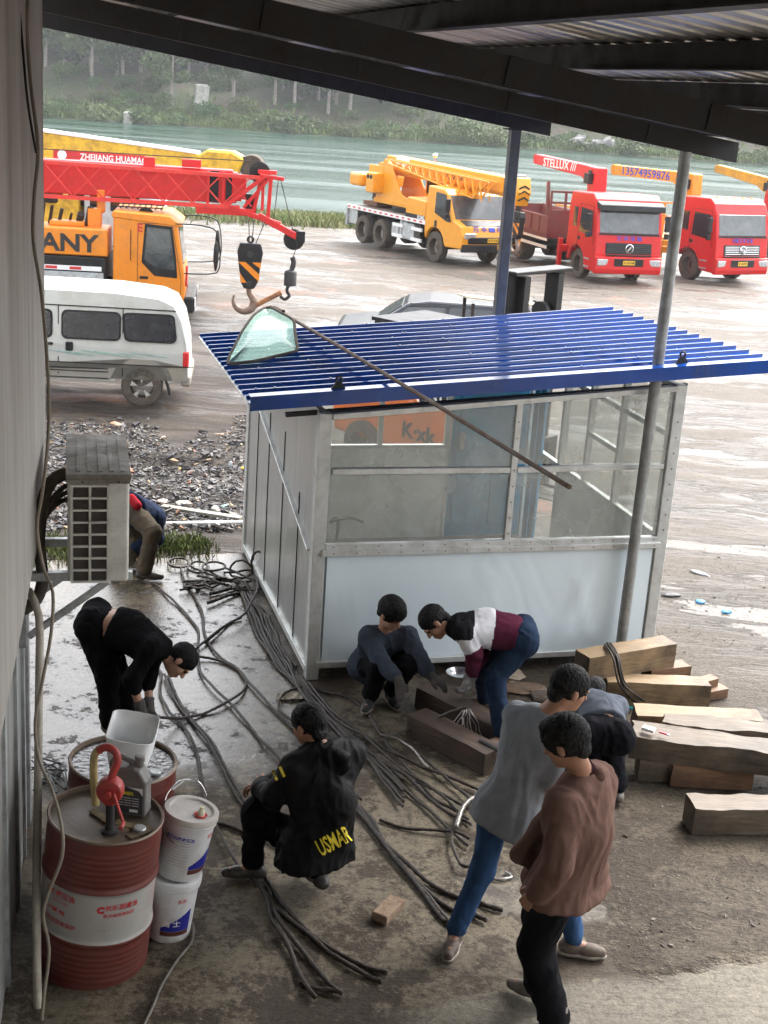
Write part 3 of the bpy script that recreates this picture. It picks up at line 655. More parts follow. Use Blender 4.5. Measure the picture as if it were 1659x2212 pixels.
b = MB(); b.add([(s, RT0 - .012 - e, rz_(s) + z) for s in (RS0, RS1) for z, e in ((.055, -.08), (.05, 0), (-.055, .0), (-.06, -.03))],
      [(i, i + 1, 4 + i + 1, 4 + i) for i in range(3)])
o2 = b.build('fascia', m_blue, o); md = o2.modifiers.new('thick', 'SOLIDIFY'); md.thickness = .003
b = MB(); rg = random.Random(2)
for i in range(70): s = rg.uniform(RS0, RS1); j = rg.randrange(N_); t = RT0 + j * pt + pt * .90; b.cyl((s, t, rz_(s) + .022), (s, t, rz_(s) + .032), .008, n=6)
b.build('screws', M['galv'], o)
b = MB()
b.prism([(RT0 + .02, rz_(RS0) - .012), (RT1, rz_(RS0) - .012), (RT1, rz_(RS0) - .003), (RT0 + .02, rz_(RS0) - .003)], RS0 - .01, RS0 + .03, 'X')
b.build('eave_strip', M['alum'], o)
for s, t in ((.05, -.26), (2.78, -.22)):   # lifting eyes
    b = MB(); z = rz_(s) + .03
    b.prism([(s - .07, z), (s + .07, z), (s + .02, z + .075), (s - .02, z + .075)], t - .006, t + .006)
    b.lathe([(.012, 0), (.022, .008), (.03, 0), (.022, -.008), (.012, 0)], 12, (s + .0, t, z + .09), 'Y', caps=False)
    b.build('lifting_eye', M['steel_rust'], sh, smooth=40)
b = MB()
for t in (.15, 1.2, 2.2): b.box((1.4, t, 2.25 + .0), (3.3, .05, .03), ry=-.078)
b.build('roof_purlins', M['steel_dark'], sh)
# blue steel door in the back wall and its jamb
m_cab = mat('door_blue', (.05, .30, .50), .45, .0, (.05, .14, .2), .4, 2.5, .1)
cb = empty('door', (2.46, 3.0, .157), 0); cb.parent = sh
b = MB(); b.box((0, 0, .97), (.8, .04, 1.94)); b.box((-.2, -.025, .5), (.3, .012, .75)).box((.2, -.025, .5), (.3, .012, .75)).box((0, -.025, 1.45), (.66, .012, .75)); b.build('door_leaf', m_cab, cb, bev=.005)
b = MB(); b.box((-.3, -.05, 1.02), (.04, .05, .16)).cyl((-.3, -.09, 1.05), (-.3, -.03, 1.05), .022); b.build('handle', M['galv'], cb)
b = MB(); b.box((rw - .02, 2.83, 1.13), (.06, .12, 1.95)).box((rw - .04, 2.66, 1.13), (.03, .14, 1.95)); b.build('door_jamb', m_cab, sh, bev=.004)
b = MB(); rg = random.Random(9)
b.tube(spline([lw(.15, .4, .2), lw(.3, .5, 1.1), lw(.2, .35, 1.2), lw(.4, .5, 1.18), lw(.5, .45, 1.16)], .03), .012, 6)
tag(b.build('short_cable', M['rope'], smooth=180), 'short piece of dark cable behind the lower left shed window', 'cable')

# ---- rod and old car window lying on the roof
def on_roof(x, y, h=.07):
    d = Vector(ray(x, y)); o_ = Vector((0, 0, HC)); p0 = lw(0, 0, rz_(0) + h); nrm = (AX + Vector((0, 0, .085))).cross(AY).normalized()
    return o_ + d * ((p0 - o_).dot(nrm) / d.dot(nrm))
ra = on_roof(585, 662, .09); rb0 = on_roof(1005, 905, .09)
rd = (rb0 - ra); L1 = rd.length; rd.normalize()
e_ = on_roof(1230, 1052, .09)
b = MB(); b.tube([ra, ra + (e_ - ra) * .35 + Vector((0, 0, .012)), ra + (e_ - ra) * .7 + Vector((0, 0, .01)), e_], .015, 10)
b.tube([ra + (e_ - ra) * .02 + Vector((0, 0, .012)), ra + (e_ - ra) * .07 + Vector((0, 0, .02))], .02, 8)
tag(b.build('steel_rod', mat('rod', (.10, .075, .055), .55, .5, (.14, .08, .05), .5, 12), smooth=60), 'long rusty steel rod lying across the blue roof and jutting past its edge', 'rod')
gl = empty('car_window', on_roof(500, 780, .06), 0, 'curved greenish car window glass in a dark rubber seal lying on the blue roof', 'window glass')
g0 = Vector(gl.location)
def arc(pts, h): return [on_roof(x, y, hh) - g0 for (x, y), hh in zip(pts, h)]
edge = arc([(493, 783), (508, 745), (530, 705), (552, 678), (580, 664), (607, 676), (633, 692), (637, 715), (640, 738), (640, 757), (600, 768), (560, 778), (525, 783)], [.05, .08, .12, .15, .16, .15, .12, .09, .07, .055, .05, .05, .05])
sp = spline(edge, .03, True)
b = MB(); b.tube(sp, .013, 8); b.build('rubber_seal', M['rubber'], gl, smooth=180)
b = MB(); c_ = sum((Vector(p) for p in sp), Vector()) / len(sp) + Vector((0, 0, .04)); n = len(sp)
ring = [Vector(p).lerp(c_, .5) + Vector((0, 0, .02)) for p in sp]
b.add(list(sp) + ring + [c_], [(i, (i + 1) % (n), n + (i + 1) % n, n + i) for i in range(n)] + [(n + i, n + (i + 1) % n, 2 * n) for i in range(n)])
o = b.build('glass', M['green_glass'], gl, smooth=180); md = o.modifiers.new('thick', 'SOLIDIFY'); md.thickness = .004
# ================================================================ vehicles (local frame: x forward, y left, z up, origin on the ground)
def wheel(par, x, y, r, w_, rim, sgn=-1, name='wheel', hub=True, dish=.35):
    b = MB(); pr = [(r * .58, -w_ / 2), (r * .93, -w_ / 2), (r, -w_ * .38), (r, w_ * .38), (r * .93, w_ / 2), (r * .58, w_ / 2)]
    b.lathe(pr, 36, axis='Y', caps=False); b.lathe([(r * .58, -w_ / 2), (r * .58, w_ / 2)][::-1], 36, axis='Y', caps=False)
    for k in range(36):
        a = k * math.pi / 18; b.box((math.cos(a) * r * .995, 0, math.sin(a) * r * .995), (.03 * r * 2, w_ * .72, .045 * r * 2), ry=-a)
    o = b.build(name, M['rubber'], par, smooth=40); o.location = (x, y, r)
    s = sgn; q = MB(); d = w_ / 2 * s
    q.lathe([(r * .60, d * .98), (r * .57, d * .9), (r * .52, d * dish), (r * .24, d * (dish * .8)), (r * .22, d * (dish + .35)), (r * .12, d * (dish + .42)), (.001, d * (dish + .42))], 30, axis='Y', caps=False)
    for k in range(10):
        a = k * math.pi / 5; q.cyl((math.cos(a) * r * .30, -d * (dish * .8), math.sin(a) * r * .30), (math.cos(a) * r * .30, -d * (dish + .12), math.sin(a) * r * .30), r * .035, n=6)
    # the lathe maps z to -y, so flip to the requested side
    q.v = [(v[0], v[1], v[2]) for v in q.v]
    ob = q.build('rim', rim, o, smooth=40); return o
def side_poly(b, poly, y, th=.012):
    b.prism(poly, y - th, y + th); return b
def on_seg(b, p0, p1, t0, t1, y0, y1, th=.015, off=0.0):
    """box lying on the profile segment p0->p1 (x,z), between fractions t0..t1, from y0 to y1, standing off outward (left normal)"""
    d = Vector((p1[0] - p0[0], 0, p1[1] - p0[1])); n = Vector((d.z, 0, -d.x)).normalized()
    a = Vector((p0[0], 0, p0[1])) + d * t0 + n * off; c = Vector((p0[0], 0, p0[1])) + d * t1 + n * off
    vs = [p + Vector((0, y, 0)) + n * e for e in (-.01, th) for p in (a, c) for y in (y0, y1)]
    return b.add(vs, [(0, 1, 3, 2), (4, 6, 7, 5), (0, 4, 5, 1), (2, 3, 7, 6), (0, 2, 6, 4), (1, 5, 7, 3)])
def front_text(par, s, p0, p1, t, y, size, m, fit=None, off=.02, name='lettering', bold=.01):
    d = Vector((p1[0] - p0[0], 0, p1[1] - p0[1])); n = Vector((d.z, 0, -d.x)).normalized()
    o = Vector((p0[0], y, p0[1])) + d * t + n * off
    return text(s, size, m, par, basis(o, (0, 1, 0), d), name, fit=fit, bold=bold)
def mirror(par, x, y, z, h=.42, s=-1):
    b = MB(); b.tube([(x - .25, y, z + h * .75), (x, y + s * .22, z + h * .7), (x, y + s * .24, z - h * .7), (x - .25, y, z - h * .75)], .012, 6)
    mo = b.build('mirror_arm', M['black'], par, smooth=60)
    b = MB(); b.box((x, y + s * .26, z + .08), (.09, .19, h * 1.05)).box((x, y + s * .26, z - h * .68), (.09, .18, h * .38)); b.build('mirror', M['black'], mo, bev=.03, seg=2)
def cab_over(root, paint, plate_txt, grille_col, name_txt, badge, visor=None, W=2.46, H=2.92):
    """cab-over truck cab, front axle at x=0"""
    hw = W / 2; F = 1.32
    prof = [(-.78, .95), (-.55, .95), (-.5, .62), (.55, .42), (F + .06, .42), (F + .10, .95), (F + .03, 1.55), (F - .10, 2.45), (F - .32, 2.78), (F - .55, H), (-.72, H - .06), (-.80, 2.4)]
    arch = [(-.62, .55)] 
    prof = [(-.80, 1.02), (-.62, 1.02)] + [(.62 * math.cos(a), .50 + .62 * math.sin(a)) for a in np.linspace(math.pi * .82, math.pi * .06, 9)] + [(.70, .42), (F + .02, .40), (F + .10, .60), (F + .11, 1.0), (F + .04, 1.62), (F - .12, 2.42), (F - .28, 2.74), (F - .5, H), (-.70, H - .05), (-.80, 2.5)]
    b = MB(); b.prism(prof, -hw, hw); body = b.build('cab', paint, root, bev=.045, seg=2)
    A, B_ = (F + .04, 1.62), (F - .12, 2.42)
    b = MB(); on_seg(b, A, B_, .08, .97, -hw + .13, hw - .13, .012); b.build('windshield', M['windshield'], root, bev=.01)
    b = MB(); on_seg(b, A, B_, .0, .07, -hw + .1, hw - .1, .03)
    for y in (-.55, .1, .7): on_seg(b, A, B_, .03, .07, y - .3, y + .25, .05)
    b.build('wiper', M['black'], root)
    if visor: 
        b = MB(); b.add([(F - .14, -hw + .02, 2.48), (F - .14, hw - .02, 2.48), (F + .16, hw - .02, 2.40), (F + .16, -hw + .02, 2.40), (F - .2, -hw + .02, 2.70), (F - .2, hw - .02, 2.70), (F + .12, hw - .02, 2.60), (F + .12, -hw + .02, 2.60)],
                       [(3, 2, 1, 0), (4, 5, 6, 7), (0, 1, 5, 4), (2, 3, 7, 6), (1, 2, 6, 5), (3, 0, 4, 7)]); b.build('sun_visor', M[visor], root, bev=.02)
    # front face parts
    G0, G1 = (F + .11, 1.0), (F + .04, 1.62)
    b = MB(); on_seg(b, G0, G1, .02, .60, -.86, .86, .02); b.build('grille', M['black'], root, bev=.02)
    b = MB()
    for k in range(5): on_seg(b, G0, G1, .08 + k * .1, .115 + k * .1, -.80, .80, .035)
    b.build('grille_bar', M[grille_col], root)
    b = MB(); c = Vector((F + .115, 0, 1.2)); b.lathe([(.13, 0), (.155, .02), (.155, .04), (.13, .05), (.12, .03)], 26, tuple(c), 'X', caps=False)
    if badge == 'S': b.bar(c + Vector((.03, -.07, -.06)), c + Vector((.03, .05, .09)), .04, .035).bar(c + Vector((.03, .07, .05)), c + Vector((.03, -.06, -.09)), .035, .035)
    else: 
        for q in (-1, 1): b.tube([c + Vector((.03, q * .02, -.09)), c + Vector((.03, q * .09, 0)), c + Vector((.03, q * .03, .1)), c + Vector((.03, q * .05, 0))], .016, 6)
    b.build('badge', M['chrome'], root, smooth=40)
    if name_txt: front_text(root, name_txt, G0, G1, .82, 0, .17, M['ink_blue'], fit=.95, bold=.02)
    b = MB(); b.prism([(F + .02, .36), (F + .20, .36), (F + .23, .52), (F + .20, .92), (F + .05, .96)], -hw - .01, hw + .01); b.build('bumper', paint, root, bev=.04, seg=2)
    b = MB(); b.box((F + .215, 0, .74), (.03, 1.1, .26)).box((F + .14, 0, .97), (.06, 1.7, .05)); b.build('air_intake', M['black'], root, bev=.03)
    for s in (-1, 1):
        b = MB(); b.box((F + .205, s * (hw - .26), .74), (.06, .42, .22), rz=s * -.12); b.build('headlight', M['headlight'], root, bev=.035, seg=2)
    pl = MB(); pl.box((F + .235, 0, .74), (.012, .44, .14)); p_ = pl.build('number_plate', M['plate'], root)
    front_text(p_, plate_txt, (F + .243, .67), (F + .243, .81), .5, 0, .12, M['ink_black'], fit=.38, off=.003)
    # side (right side faces the camera), both built
    for s in (-1, 1):
        y = s * (hw + .002)
        b = MB(); side_poly(b, [(.10, 1.60), (1.08, 1.52), (.96, 2.36), (.14, 2.40)], y); b.build('side_window', M['glass_dark'], root)
        b = MB(); side_poly(b, [(-.42, 1.75), (-.12, 1.72), (-.12, 2.38), (-.42, 2.38)], y); b.build('rear_window', M['glass_dark'], root)
        b = MB()
        for p, q in (((.02, .98), (.02, 2.5)), ((1.2, 1.25), (1.0, 2.5)), ((.02, 2.5), (1.0, 2.5))): b.bar((p[0], y, p[1]), (q[0], y, q[1]), .012, .012)
        b.build('door_seam', M['black'], root)
        b = MB(); b.box((.12, y, 1.38), (.16, .04, .11)); b.build('door_handle', M['black'], root, bev=.01)
        mirror(root, 1.22, s * (hw - .02), 1.95, .5, s)
        b = MB()
        for z in (.52, .78): b.box((.86, s * (hw - .02), z), (.34, .1, .05))
        b.build('step', M['galv'], root)
        fl = MB(); fl.tube([( .70 * math.cos(a), s * (hw - .08), .50 + .70 * math.sin(a)) for a in np.linspace(math.pi * .95, .02, 14)], .07, 8); fl.build('fender', paint, root, smooth=60)
    return body
def chassis(root, x0, x1, wheels, r=.5, rim=None, wid=2.3):
    b = MB()
    for s in (-1, 1): b.box(((x0 + x1) / 2, s * .42, .86), (x1 - x0, .09, .26))
    for x in np.linspace(x0 + .2, x1 - .3, 6): b.box((x, 0, .86), (.08, .84, .18))
    b.build('chassis_frame', M['black'], root)
    for x, dual in wheels:
        for s in (-1, 1): wheel(root, x, s * (wid / 2 - (.26 if dual else .16)), r, .52 if dual else .3, rim or M['rim_red'], s * -1 * -1, dish=-.1 if dual else .35)
        a = MB(); a.cyl((x, -wid / 2 + .3, r), (x, wid / 2 - .3, r), .09, n=10); a.build('axle', M['black'], root)
def stowed_crane(root, x, paint, length, h, tip_dir, txt=None, txt_mat=None, stripes=False, boomw=.34, boomh=.36, elbow=True, rise=.0):
    """folding knuckle crane column behind the cab with a stowed box boom"""
    b = MB(); b.cyl((x, 0, .9), (x, 0, h - .5), .22, n=16); b.box((x, 0, 1.0), (.7, 1.6, .36)); b.box((x, 0, h - .45), (.5, .5, .6))
    b.prism([(x - .25, h - .7), (x + .28, h - .7), (x + .22, h + .28), (x - .12, h + .30), (x - .35, h - .1)], -.24, .24)
    b.build('crane_column', paint, root, bev=.03)
    d = -tip_dir
    e = (x + .0 * d, h + .05)
    b = MB(); L = length
    b.prism([(x + .25 * d * -1, h - .30), (x + .1 * d * -1, h + .26), (x + .7 * d, h + .30 + rise * .1), (x + L * d, h + .30 + rise), (x + L * d, h - .06 + rise), (x + .95 * d, h - .1), (x + .5 * d, h - .34)], -boomw / 2, boomw / 2)
    bm = b.build('crane_boom', paint, root, bev=.025)
    for k in range(4):
        q = MB(); q.box((x + (L + .04 + .06 * k) * d, 0, h + .12 + rise), (.05, boomw * (.96 - .1 * k), boomh * (.98 - .12 * k))); q.build('boom_section', paint, bm, bev=.01)
    for s in (-1, 1):
        if txt:
            t_ = text(txt, .42, txt_mat, bm, basis((x + (L * .56) * d, s * (boomw / 2 + .004), h + .1 + rise * .6), (-s, 0, 0), (0, 0, 1)), fit=min(L * .62, 2.8), bold=.015)
    q = MB(); q.box((x - .05, -.33, h - .1), (.35, .2, .35)).cyl((x - .1, -.3, h + .1), (x - .1, .3, h + .1), .09); q.build('hoist_motor', M['black'], root)
    for s in (-1, 1):
        q = MB(); q.box((x, s * 1.0, .86), (.22, .5, .24)).box((x, s * 1.18, .72), (.14, .14, .95)); q.build('outrigger', paint, root, bev=.01)
def rig(name, P, head, label, cat='truck', group=None):
    return empty(name, P, head, label, cat, group)

# ---- red flat-bed truck with a red crane
hd = math.atan2(-1.72, .61)
fwd = Vector((math.cos(hd), math.sin(hd), 0)); lf = Vector((-fwd.y, fwd.x, 0))
P1_ = Vector((6.07, 47.16, 0)) + lf * 1.05; P1_.z = gz(47.5)
t1 = rig('truck', P1_, hd, 'red cab-over truck with red crane and dull red cargo bed', 'truck')
cab_over(t1, M['red_truck'], 'B·G565M', 'black_gloss', '万 丰 吊 装', 'S', 'black')
chassis(t1, -8.2, 1.0, [(0, False), (-5.0, True), (-6.35, True)])
stowed_crane(t1, -1.35, M['red_truck'], 5.0, 3.35, 1, 'STELLUX ///', M['ink_white'], rise=.12)
b = MB(); b.box((-5.3, 0, 1.12), (5.7, 2.4, .14))
b.build('bed_floor', M['red_dull'], t1)
for s in (-1, 1):
    b = MB(); b.box((-5.3, s * 1.2, 1.50), (5.7, .05, .62))
    for x in np.arange(-8.1, -2.4, .71): b.box((x, s * 1.235, 1.5), (.07, .05, .64))
    for z in (1.2, 1.8): b.box((-5.3, s * 1.235, z), (5.7, .05, .06))
    b.build('side_board', M['red_dull'], t1)
    q = MB(); q.box((-4.6, s * 1.22, .74), (4.4, .05, .10)).box((-4.6, s * 1.22, 1.0), (4.4, .04, .08)); q.build('side_guard', M['white_paint'], t1)
b = MB(); b.box((-2.45, 0, 1.6), (.06, 2.4, .9))
for y in (-1.17, -.6, 0, .6, 1.17): b.box((-2.45, y, 1.95), (.07, .07, 1.5))
for z in (2.3, 2.68): b.box((-2.45, 0, z), (.06, 2.4, .07))
b.bar((-2.48, -1.2, 1.1), (-2.75, -1.2, 3.0), .1); b.build('headboard', M['red_dull'], t1)
b = MB(); b.box((-8.15, 0, 1.5), (.05, 2.4, .62)); b.build('tail_board', M['red_dull'], t1)

# ---- second red truck with a yellow crane
hd = math.atan2(-1.92, 1.15)
fwd = Vector((math.cos(hd), math.sin(hd), 0)); lf = Vector((-fwd.y, fwd.x, 0))
P2_ = Vector((10.28, 49.39, 0)) + lf * 1.05; P2_.z = gz(49.8)
t2 = rig('truck', P2_, hd, 'bright red cab-over truck with a yellow crane marked with a blue phone number', 'truck')
cab_over(t2, M['red_truck'], 'B·34395', 'chrome', '天锦 万 丰 吊 装', 'D', None)
b = MB()
for y in (-.8, -.4, 0, .4, .8): b.box((.72, y, 2.93), (.1, .14, .05))
b.build('marker_light', M['amber'], t2, bev=.015)
chassis(t2, -8.0, 1.0, [(0, False), (-4.6, True), (-5.95, True)])
stowed_crane(t2, -1.5, M['yellow'], 4.4, 3.3, 1, '13574959876', M['ink_blue'], boomh=.42, rise=-.05)
b = MB(); b.box((-5.2, 0, 1.1), (5.6, 2.4, .14))
for s in (-1, 1):
    for z in (1.3, 1.55, 1.8): b.box((-5.2, s * 1.2, z), (5.6, .05, .07))
    for x in np.arange(-7.9, -2.4, .9): b.box((x, s * 1.2, 1.5), (.06, .07, .75))
b.box((-2.4, 0, 2.45), (.06, 2.3, .06))
for y in (-1.1, -.4, .4, 1.1): b.box((-2.4, y, 1.8), (.06, .06, 1.35))
b.build('cargo_bed', M['yellow'], t2)

# ---- yellow truck and red cab at the far right edge
P3_ = at(1690, 560); t3 = rig('truck', (P3_.x + .6, P3_.y + 1.2, gz(P3_.y)), hd, 'truck with a yellow crane arm cut off by the right edge of the view', 'truck')
cab_over(t3, M['red_truck'], 'B·20871', 'black', None, 'D', None)
chassis(t3, -8.0, 1.0, [(0, False), (-4.6, True), (-5.95, True)], wid=2.3)
stowed_crane(t3, -1.5, M['yellow'], 3.6, 3.0, 1, None, None, rise=.3)
b = MB(); b.tube([(-1.3, -.5, 3.2), (-.6, -1.0, 3.1), (0, -1.2, 2.6), (.3, -1.25, 1.9)], .07, 8); b.build('hydraulic_arm', M['yellow'], t3)

# ---- yellow mobile crane with white boom base
hd = math.atan2(-3.54, 2.1); fwd = Vector((math.cos(hd), math.sin(hd), 0)); lf = Vector((-fwd.y, fwd.x, 0))
Px = Vector((1.21, 49.13, 0)) + lf * 1.1; Px.z = gz(49.8) + .02
k1 = rig('mobile_crane', Px, hd, 'yellow truck mounted mobile crane with lattice jib parked by the river', 'crane truck')
OR = M['crane_yellow']; hw = 1.24
chassis(k1, -6.6, 1.2, [(0, False), (-3.95, True), (-5.35, True)], rim=M['rim'], wid=2.45, r=.53)
F = 1.75
prof = [(-.72, 1.2)] + [(.68 * math.cos(a), .53 + .68 * math.sin(a)) for a in np.linspace(math.pi * .9, math.pi * .08, 9)] + [(.75, .62), (F + .05, .66), (F + .12, 1.1), (F - .02, 1.42), (F - .55, 1.58), (F - 1.02, 2.42), (F - 1.3, 2.58), (-.6, 2.62), (-.66, 1.7)]
b = MB(); b.prism(prof, -hw, hw); b.build('cab', OR, k1, bev=.05, seg=2)
A, B_ = (F - .55, 1.58), (F - 1.02, 2.42)
b = MB(); on_seg(b, A, B_, .04, .96, -hw + .1, hw - .1, .014); b.build('windshield', M['windshield'], k1, bev=.01)
b = MB(); on_seg(b, (F - .02, 1.42), A, .1, 1.0, -hw + .25, hw - .25, .02); b.build('cowl', M['black'], k1, bev=.01)
b = MB(); b.box((F + .10, 0, .98), (.08, 2.0, .24)).box((F + .06, 0, .7), (.18, 2.44, .26)); b.build('lower_bumper', M['black'], k1, bev=.03)
for s in (-1, 1):
    b = MB(); side_poly(b, [(-.05, 1.72), (.75, 1.50), (1.05, 1.50), (.62, 2.40), (-.02, 2.44)], s * (hw + .002)); b.build('side_window', M['glass_dark'], k1)
    b = MB(); b.box((F + .10, s * .92, 1.12), (.07, .5, .20), rz=-s * .1); b.build('headlight', M['headlight'], k1, bev=.03)
    b = MB(); b.box((.05, s * (hw + .002), 1.35), (.14, .03, .22)); b.build('door_handle', M['black'], k1)
    mirror(k1, 1.15, s * (hw - .02), 2.0, .42, s)
    for q_ in ((-2.6, .62), (-1.25, .62), (-2.6, 1.0), (-1.25, 1.0)): b = MB(); b.box((q_[0], s * (hw - .03), q_[1]), (.72, .06, .12)); b.build('step_rail', M['white_paint'], k1)
    b = MB(); b.box((-1.9, s * (hw - .2), .85), (.8, .3, .6)).box((-2.9, s * (hw - .25), .8), (.5, .36, .5)).cyl((-2.2, s * (hw - .15), .55), (-2.2, s * (hw - .15), 1.2), .09).cyl((-2.5, s * (hw - .15), .55), (-2.5, s * (hw - .15), 1.2), .09); b.build('hydraulic_tank', M['galv'], k1, bev=.02)
    for x in (0, -3.95, -5.35):
        b = MB(); b.tube([(x + .66 * math.cos(a), s * (hw - .17), .56 + .64 * math.sin(a)) for a in np.linspace(math.pi * .98, .02, 12)], .035, 6); b.box((x, s * (hw - .2), 1.2), (1.2, .34, .02)); b.build('mudguard', M['black'], k1)
pl = MB(); pl.box((F + .15, .0, .98), (.012, .44, .14)); p_ = pl.build('number_plate', M['plate'], k1); front_text(p_, 'B·57136', (F + .157, .91), (F + .157, 1.05), .5, 0, .12, M['ink_black'], fit=.38, off=.003)
front_text(k1, '万 丰     吊 装', (F + .12, 1.1), (F - .02, 1.42), .72, 0, .22, M['ink_blue'], fit=1.6, bold=.02)
b = MB(); on_seg(b, (F + .12, 1.1), (F - .02, 1.42), .5, .95, -.13, .13, .025); b.build('badge', M['ink_blue'], k1, bev=.01)
# deck
b = MB(); b.box((-3.6, 0, 1.30), (5.9, 2.46, .10)); b.build('deck', mat('deck', (.22, .2, .18), .6, .3, (.12, .07, .04), .5, 4), k1)
b = MB(); b.box((-3.6, -hw, 1.30), (5.9, .03, .15)); b.box((-3.6, hw, 1.30), (5.9, .03, .15)); st = b.build('reflective_strip', M['white_paint'], k1)
b = MB()
for x in np.arange(-6.4, -.8, .42):
    for s in (-1, 1): b.box((x, s * (hw + .018), 1.30), (.20, .006, .055))
b.build('red_marks', M['ink_red'], st)
b = MB(); b.box((-6.6, 0, .95), (.12, 2.5, .75)).box((-6.2, -hw + .1, .95), (.7, .06, .6)).box((-6.2, hw - .1, .95), (.7, .06, .6)); b.build('rear_box', M['galv'], k1, bev=.01)
b = MB(); b.prism([(-2.1, 1.36), (-.68, 1.36), (-.68, 2.05), (-1.95, 2.1), (-2.1, 2.0)], -hw, hw - .1); eh = b.build('engine_hood', OR, k1, bev=.05, seg=2)
b = MB(); b.box((-1.4, -hw - .004, 1.44), (1.35, .01, .16)); b.build('hood_band', M['black'], eh)
text('XCMG', .17, M['ink_white'], eh, basis((-.98, -hw - .012, 1.44), (1, 0, 0), (0, 0, 1)), bold=.03)
for x in (-6.0,): 
    b = MB(); b.lathe([(.25, -.12), (.45, -.14), (.5, -.08), (.5, .08), (.45, .14), (.25, .12)], 24, (x, .1, 1.72)); b.build('spare_wheel', M['rubber'], k1, smooth=50)
    b = MB(); b.box((x, .1, 1.46), (1.1, 1.3, .16)); b.build('wooden_pad', mat('pad_wood', (.2, .1, .06), .8, 0, (.08, .05, .04), .5, 3), k1)
b = MB(); b.cyl((-3.7, 0, 1.35), (-3.7, 0, 1.55), .75, n=28); b.build('slew_ring', M['black'], k1, smooth=30)
b = MB()   # superstructure
for s in (-1, 1): b.prism([(-5.6, 1.56), (-2.8, 1.56), (-2.8, 1.85), (-3.6, 2.1), (-4.6, 3.45), (-5.0, 3.55), (-5.2, 3.3), (-5.5, 2.0)], s * .55 - .03, s * .55 + .03)
b.box((-4.2, 0, 1.66), (2.9, 1.2, .2)); b.build('superstructure', OR, k1, bev=.015)
b = MB(); b.box((-5.3, -.78, 2.45), (.6, .5, .9)); cbx = b.build('control_box', OR, k1, bev=.04)
b = MB()
for dx in (-.12, .12): b.cyl((-5.3 + dx, -1.04, 2.7), (-5.3 + dx, -1.02, 2.7), .1, n=16)
b.build('fan_port', M['black'], cbx)
b = MB(); b.box((-6.3, 0, 2.5), (.9, 2.3, .6)); b.build('counterweight', OR, k1, bev=.12, seg=3)
b = MB(); b.cyl((-5.4, -.5, 3.1), (-5.4, .5, 3.1), .26).cyl((-5.8, -.5, 2.95), (-5.8, .5, 2.95), .22).box((-5.6, .55, 3.0), (1.1, .1, .5)).box((-5.6, -.55, 3.0), (1.1, .1, .4)); b.build('winch', OR, k1, bev=.01)
b = MB(); b.prism([(-3.9, 1.7), (-2.2, 1.7), (-2.2, 2.4), (-2.7, 3.0), (-3.8, 3.0)], .6, 1.2); oc = b.build('operator_cab', OR, k1, bev=.04)
b = MB(); b.prism([(-3.7, 2.2), (-2.35, 2.2), (-2.35, 2.45), (-2.75, 2.9), (-3.7, 2.9)], .585, .6).box((-2.19, .9, 2.1), (.012, .5, .6)); b.build('cab_window', M['glass_dark'], oc)
b = MB(); b.cyl((-2.9, 0, 1.95), (-1.15, 0, 2.55), .14, n=16).cyl((-1.2, 0, 2.53), (-.6, 0, 2.75), .09); b.build('lift_cylinder', OR, k1, smooth=50)
def boom(b, x0, x1, z0, z1, w_, h): b.add([(x, y, z) for x, zc_ in ((x0, z0), (x1, z1)) for y, z in ((-w_ / 2, zc_ - h * .28), (-w_ * .3, zc_ - h / 2), (w_ * .3, zc_ - h / 2), (w_ / 2, zc_ - h * .28), (w_ / 2, zc_ + h / 2), (-w_ / 2, zc_ + h / 2))],
        [(5, 4, 3, 2, 1, 0), (6, 7, 8, 9, 10, 11)] + [(i, (i + 1) % 6, 6 + (i + 1) % 6, 6 + i) for i in range(6)])
b = MB(); boom(b, -5.3, 2.6, 3.30, 3.12, .62, .78); bo = b.build('boom', OR, k1, bev=.02)
b = MB(); b.box((-4.1, -.316, 3.48), (1.0, .012, .34)); b.build('white_panel', M['white_paint'], bo)
text('QY25K5', .3, M['steel_rust'], bo, basis((-.4, -.318, 3.2), (1, 0, 0), (0, 0, 1)), bold=.02)
for k in range(4):
    b = MB(); boom(b, 2.6 + .12 * k, 2.75 + .12 * k, 3.12, 3.115, .58 - .07 * k, .72 - .09 * k); b.build('boom_section', OR, bo, bev=.008)
b = MB(); b.prism([(2.9, 2.55), (3.35, 2.45), (3.5, 3.0), (3.4, 3.55), (3.0, 3.6), (2.85, 3.1)], -.28, .28); hdh = b.build('boom_head', OR, k1, bev=.02)
b = MB()
for z in (2.75, 3.0, 3.2): b.prism([(z, -.2), (z + .1, 0), (z, .2), (z + .07, .2), (z + .17, 0), (z + .07, -.2)], 3.49, 3.53, 'X') if 0 else b.bar((3.47, -.22, z - .08), (3.50, 0, z + .05), .03, .06).bar((3.50, 0, z + .05), (3.47, .22, z - .08), .03, .06)
b.build('warning_stripe', M['black'], hdh)
b = MB(); b.cyl((3.15, -.2, 3.5), (3.15, .2, 3.5), .17, n=20); b.build('sheave', M['black'], hdh)
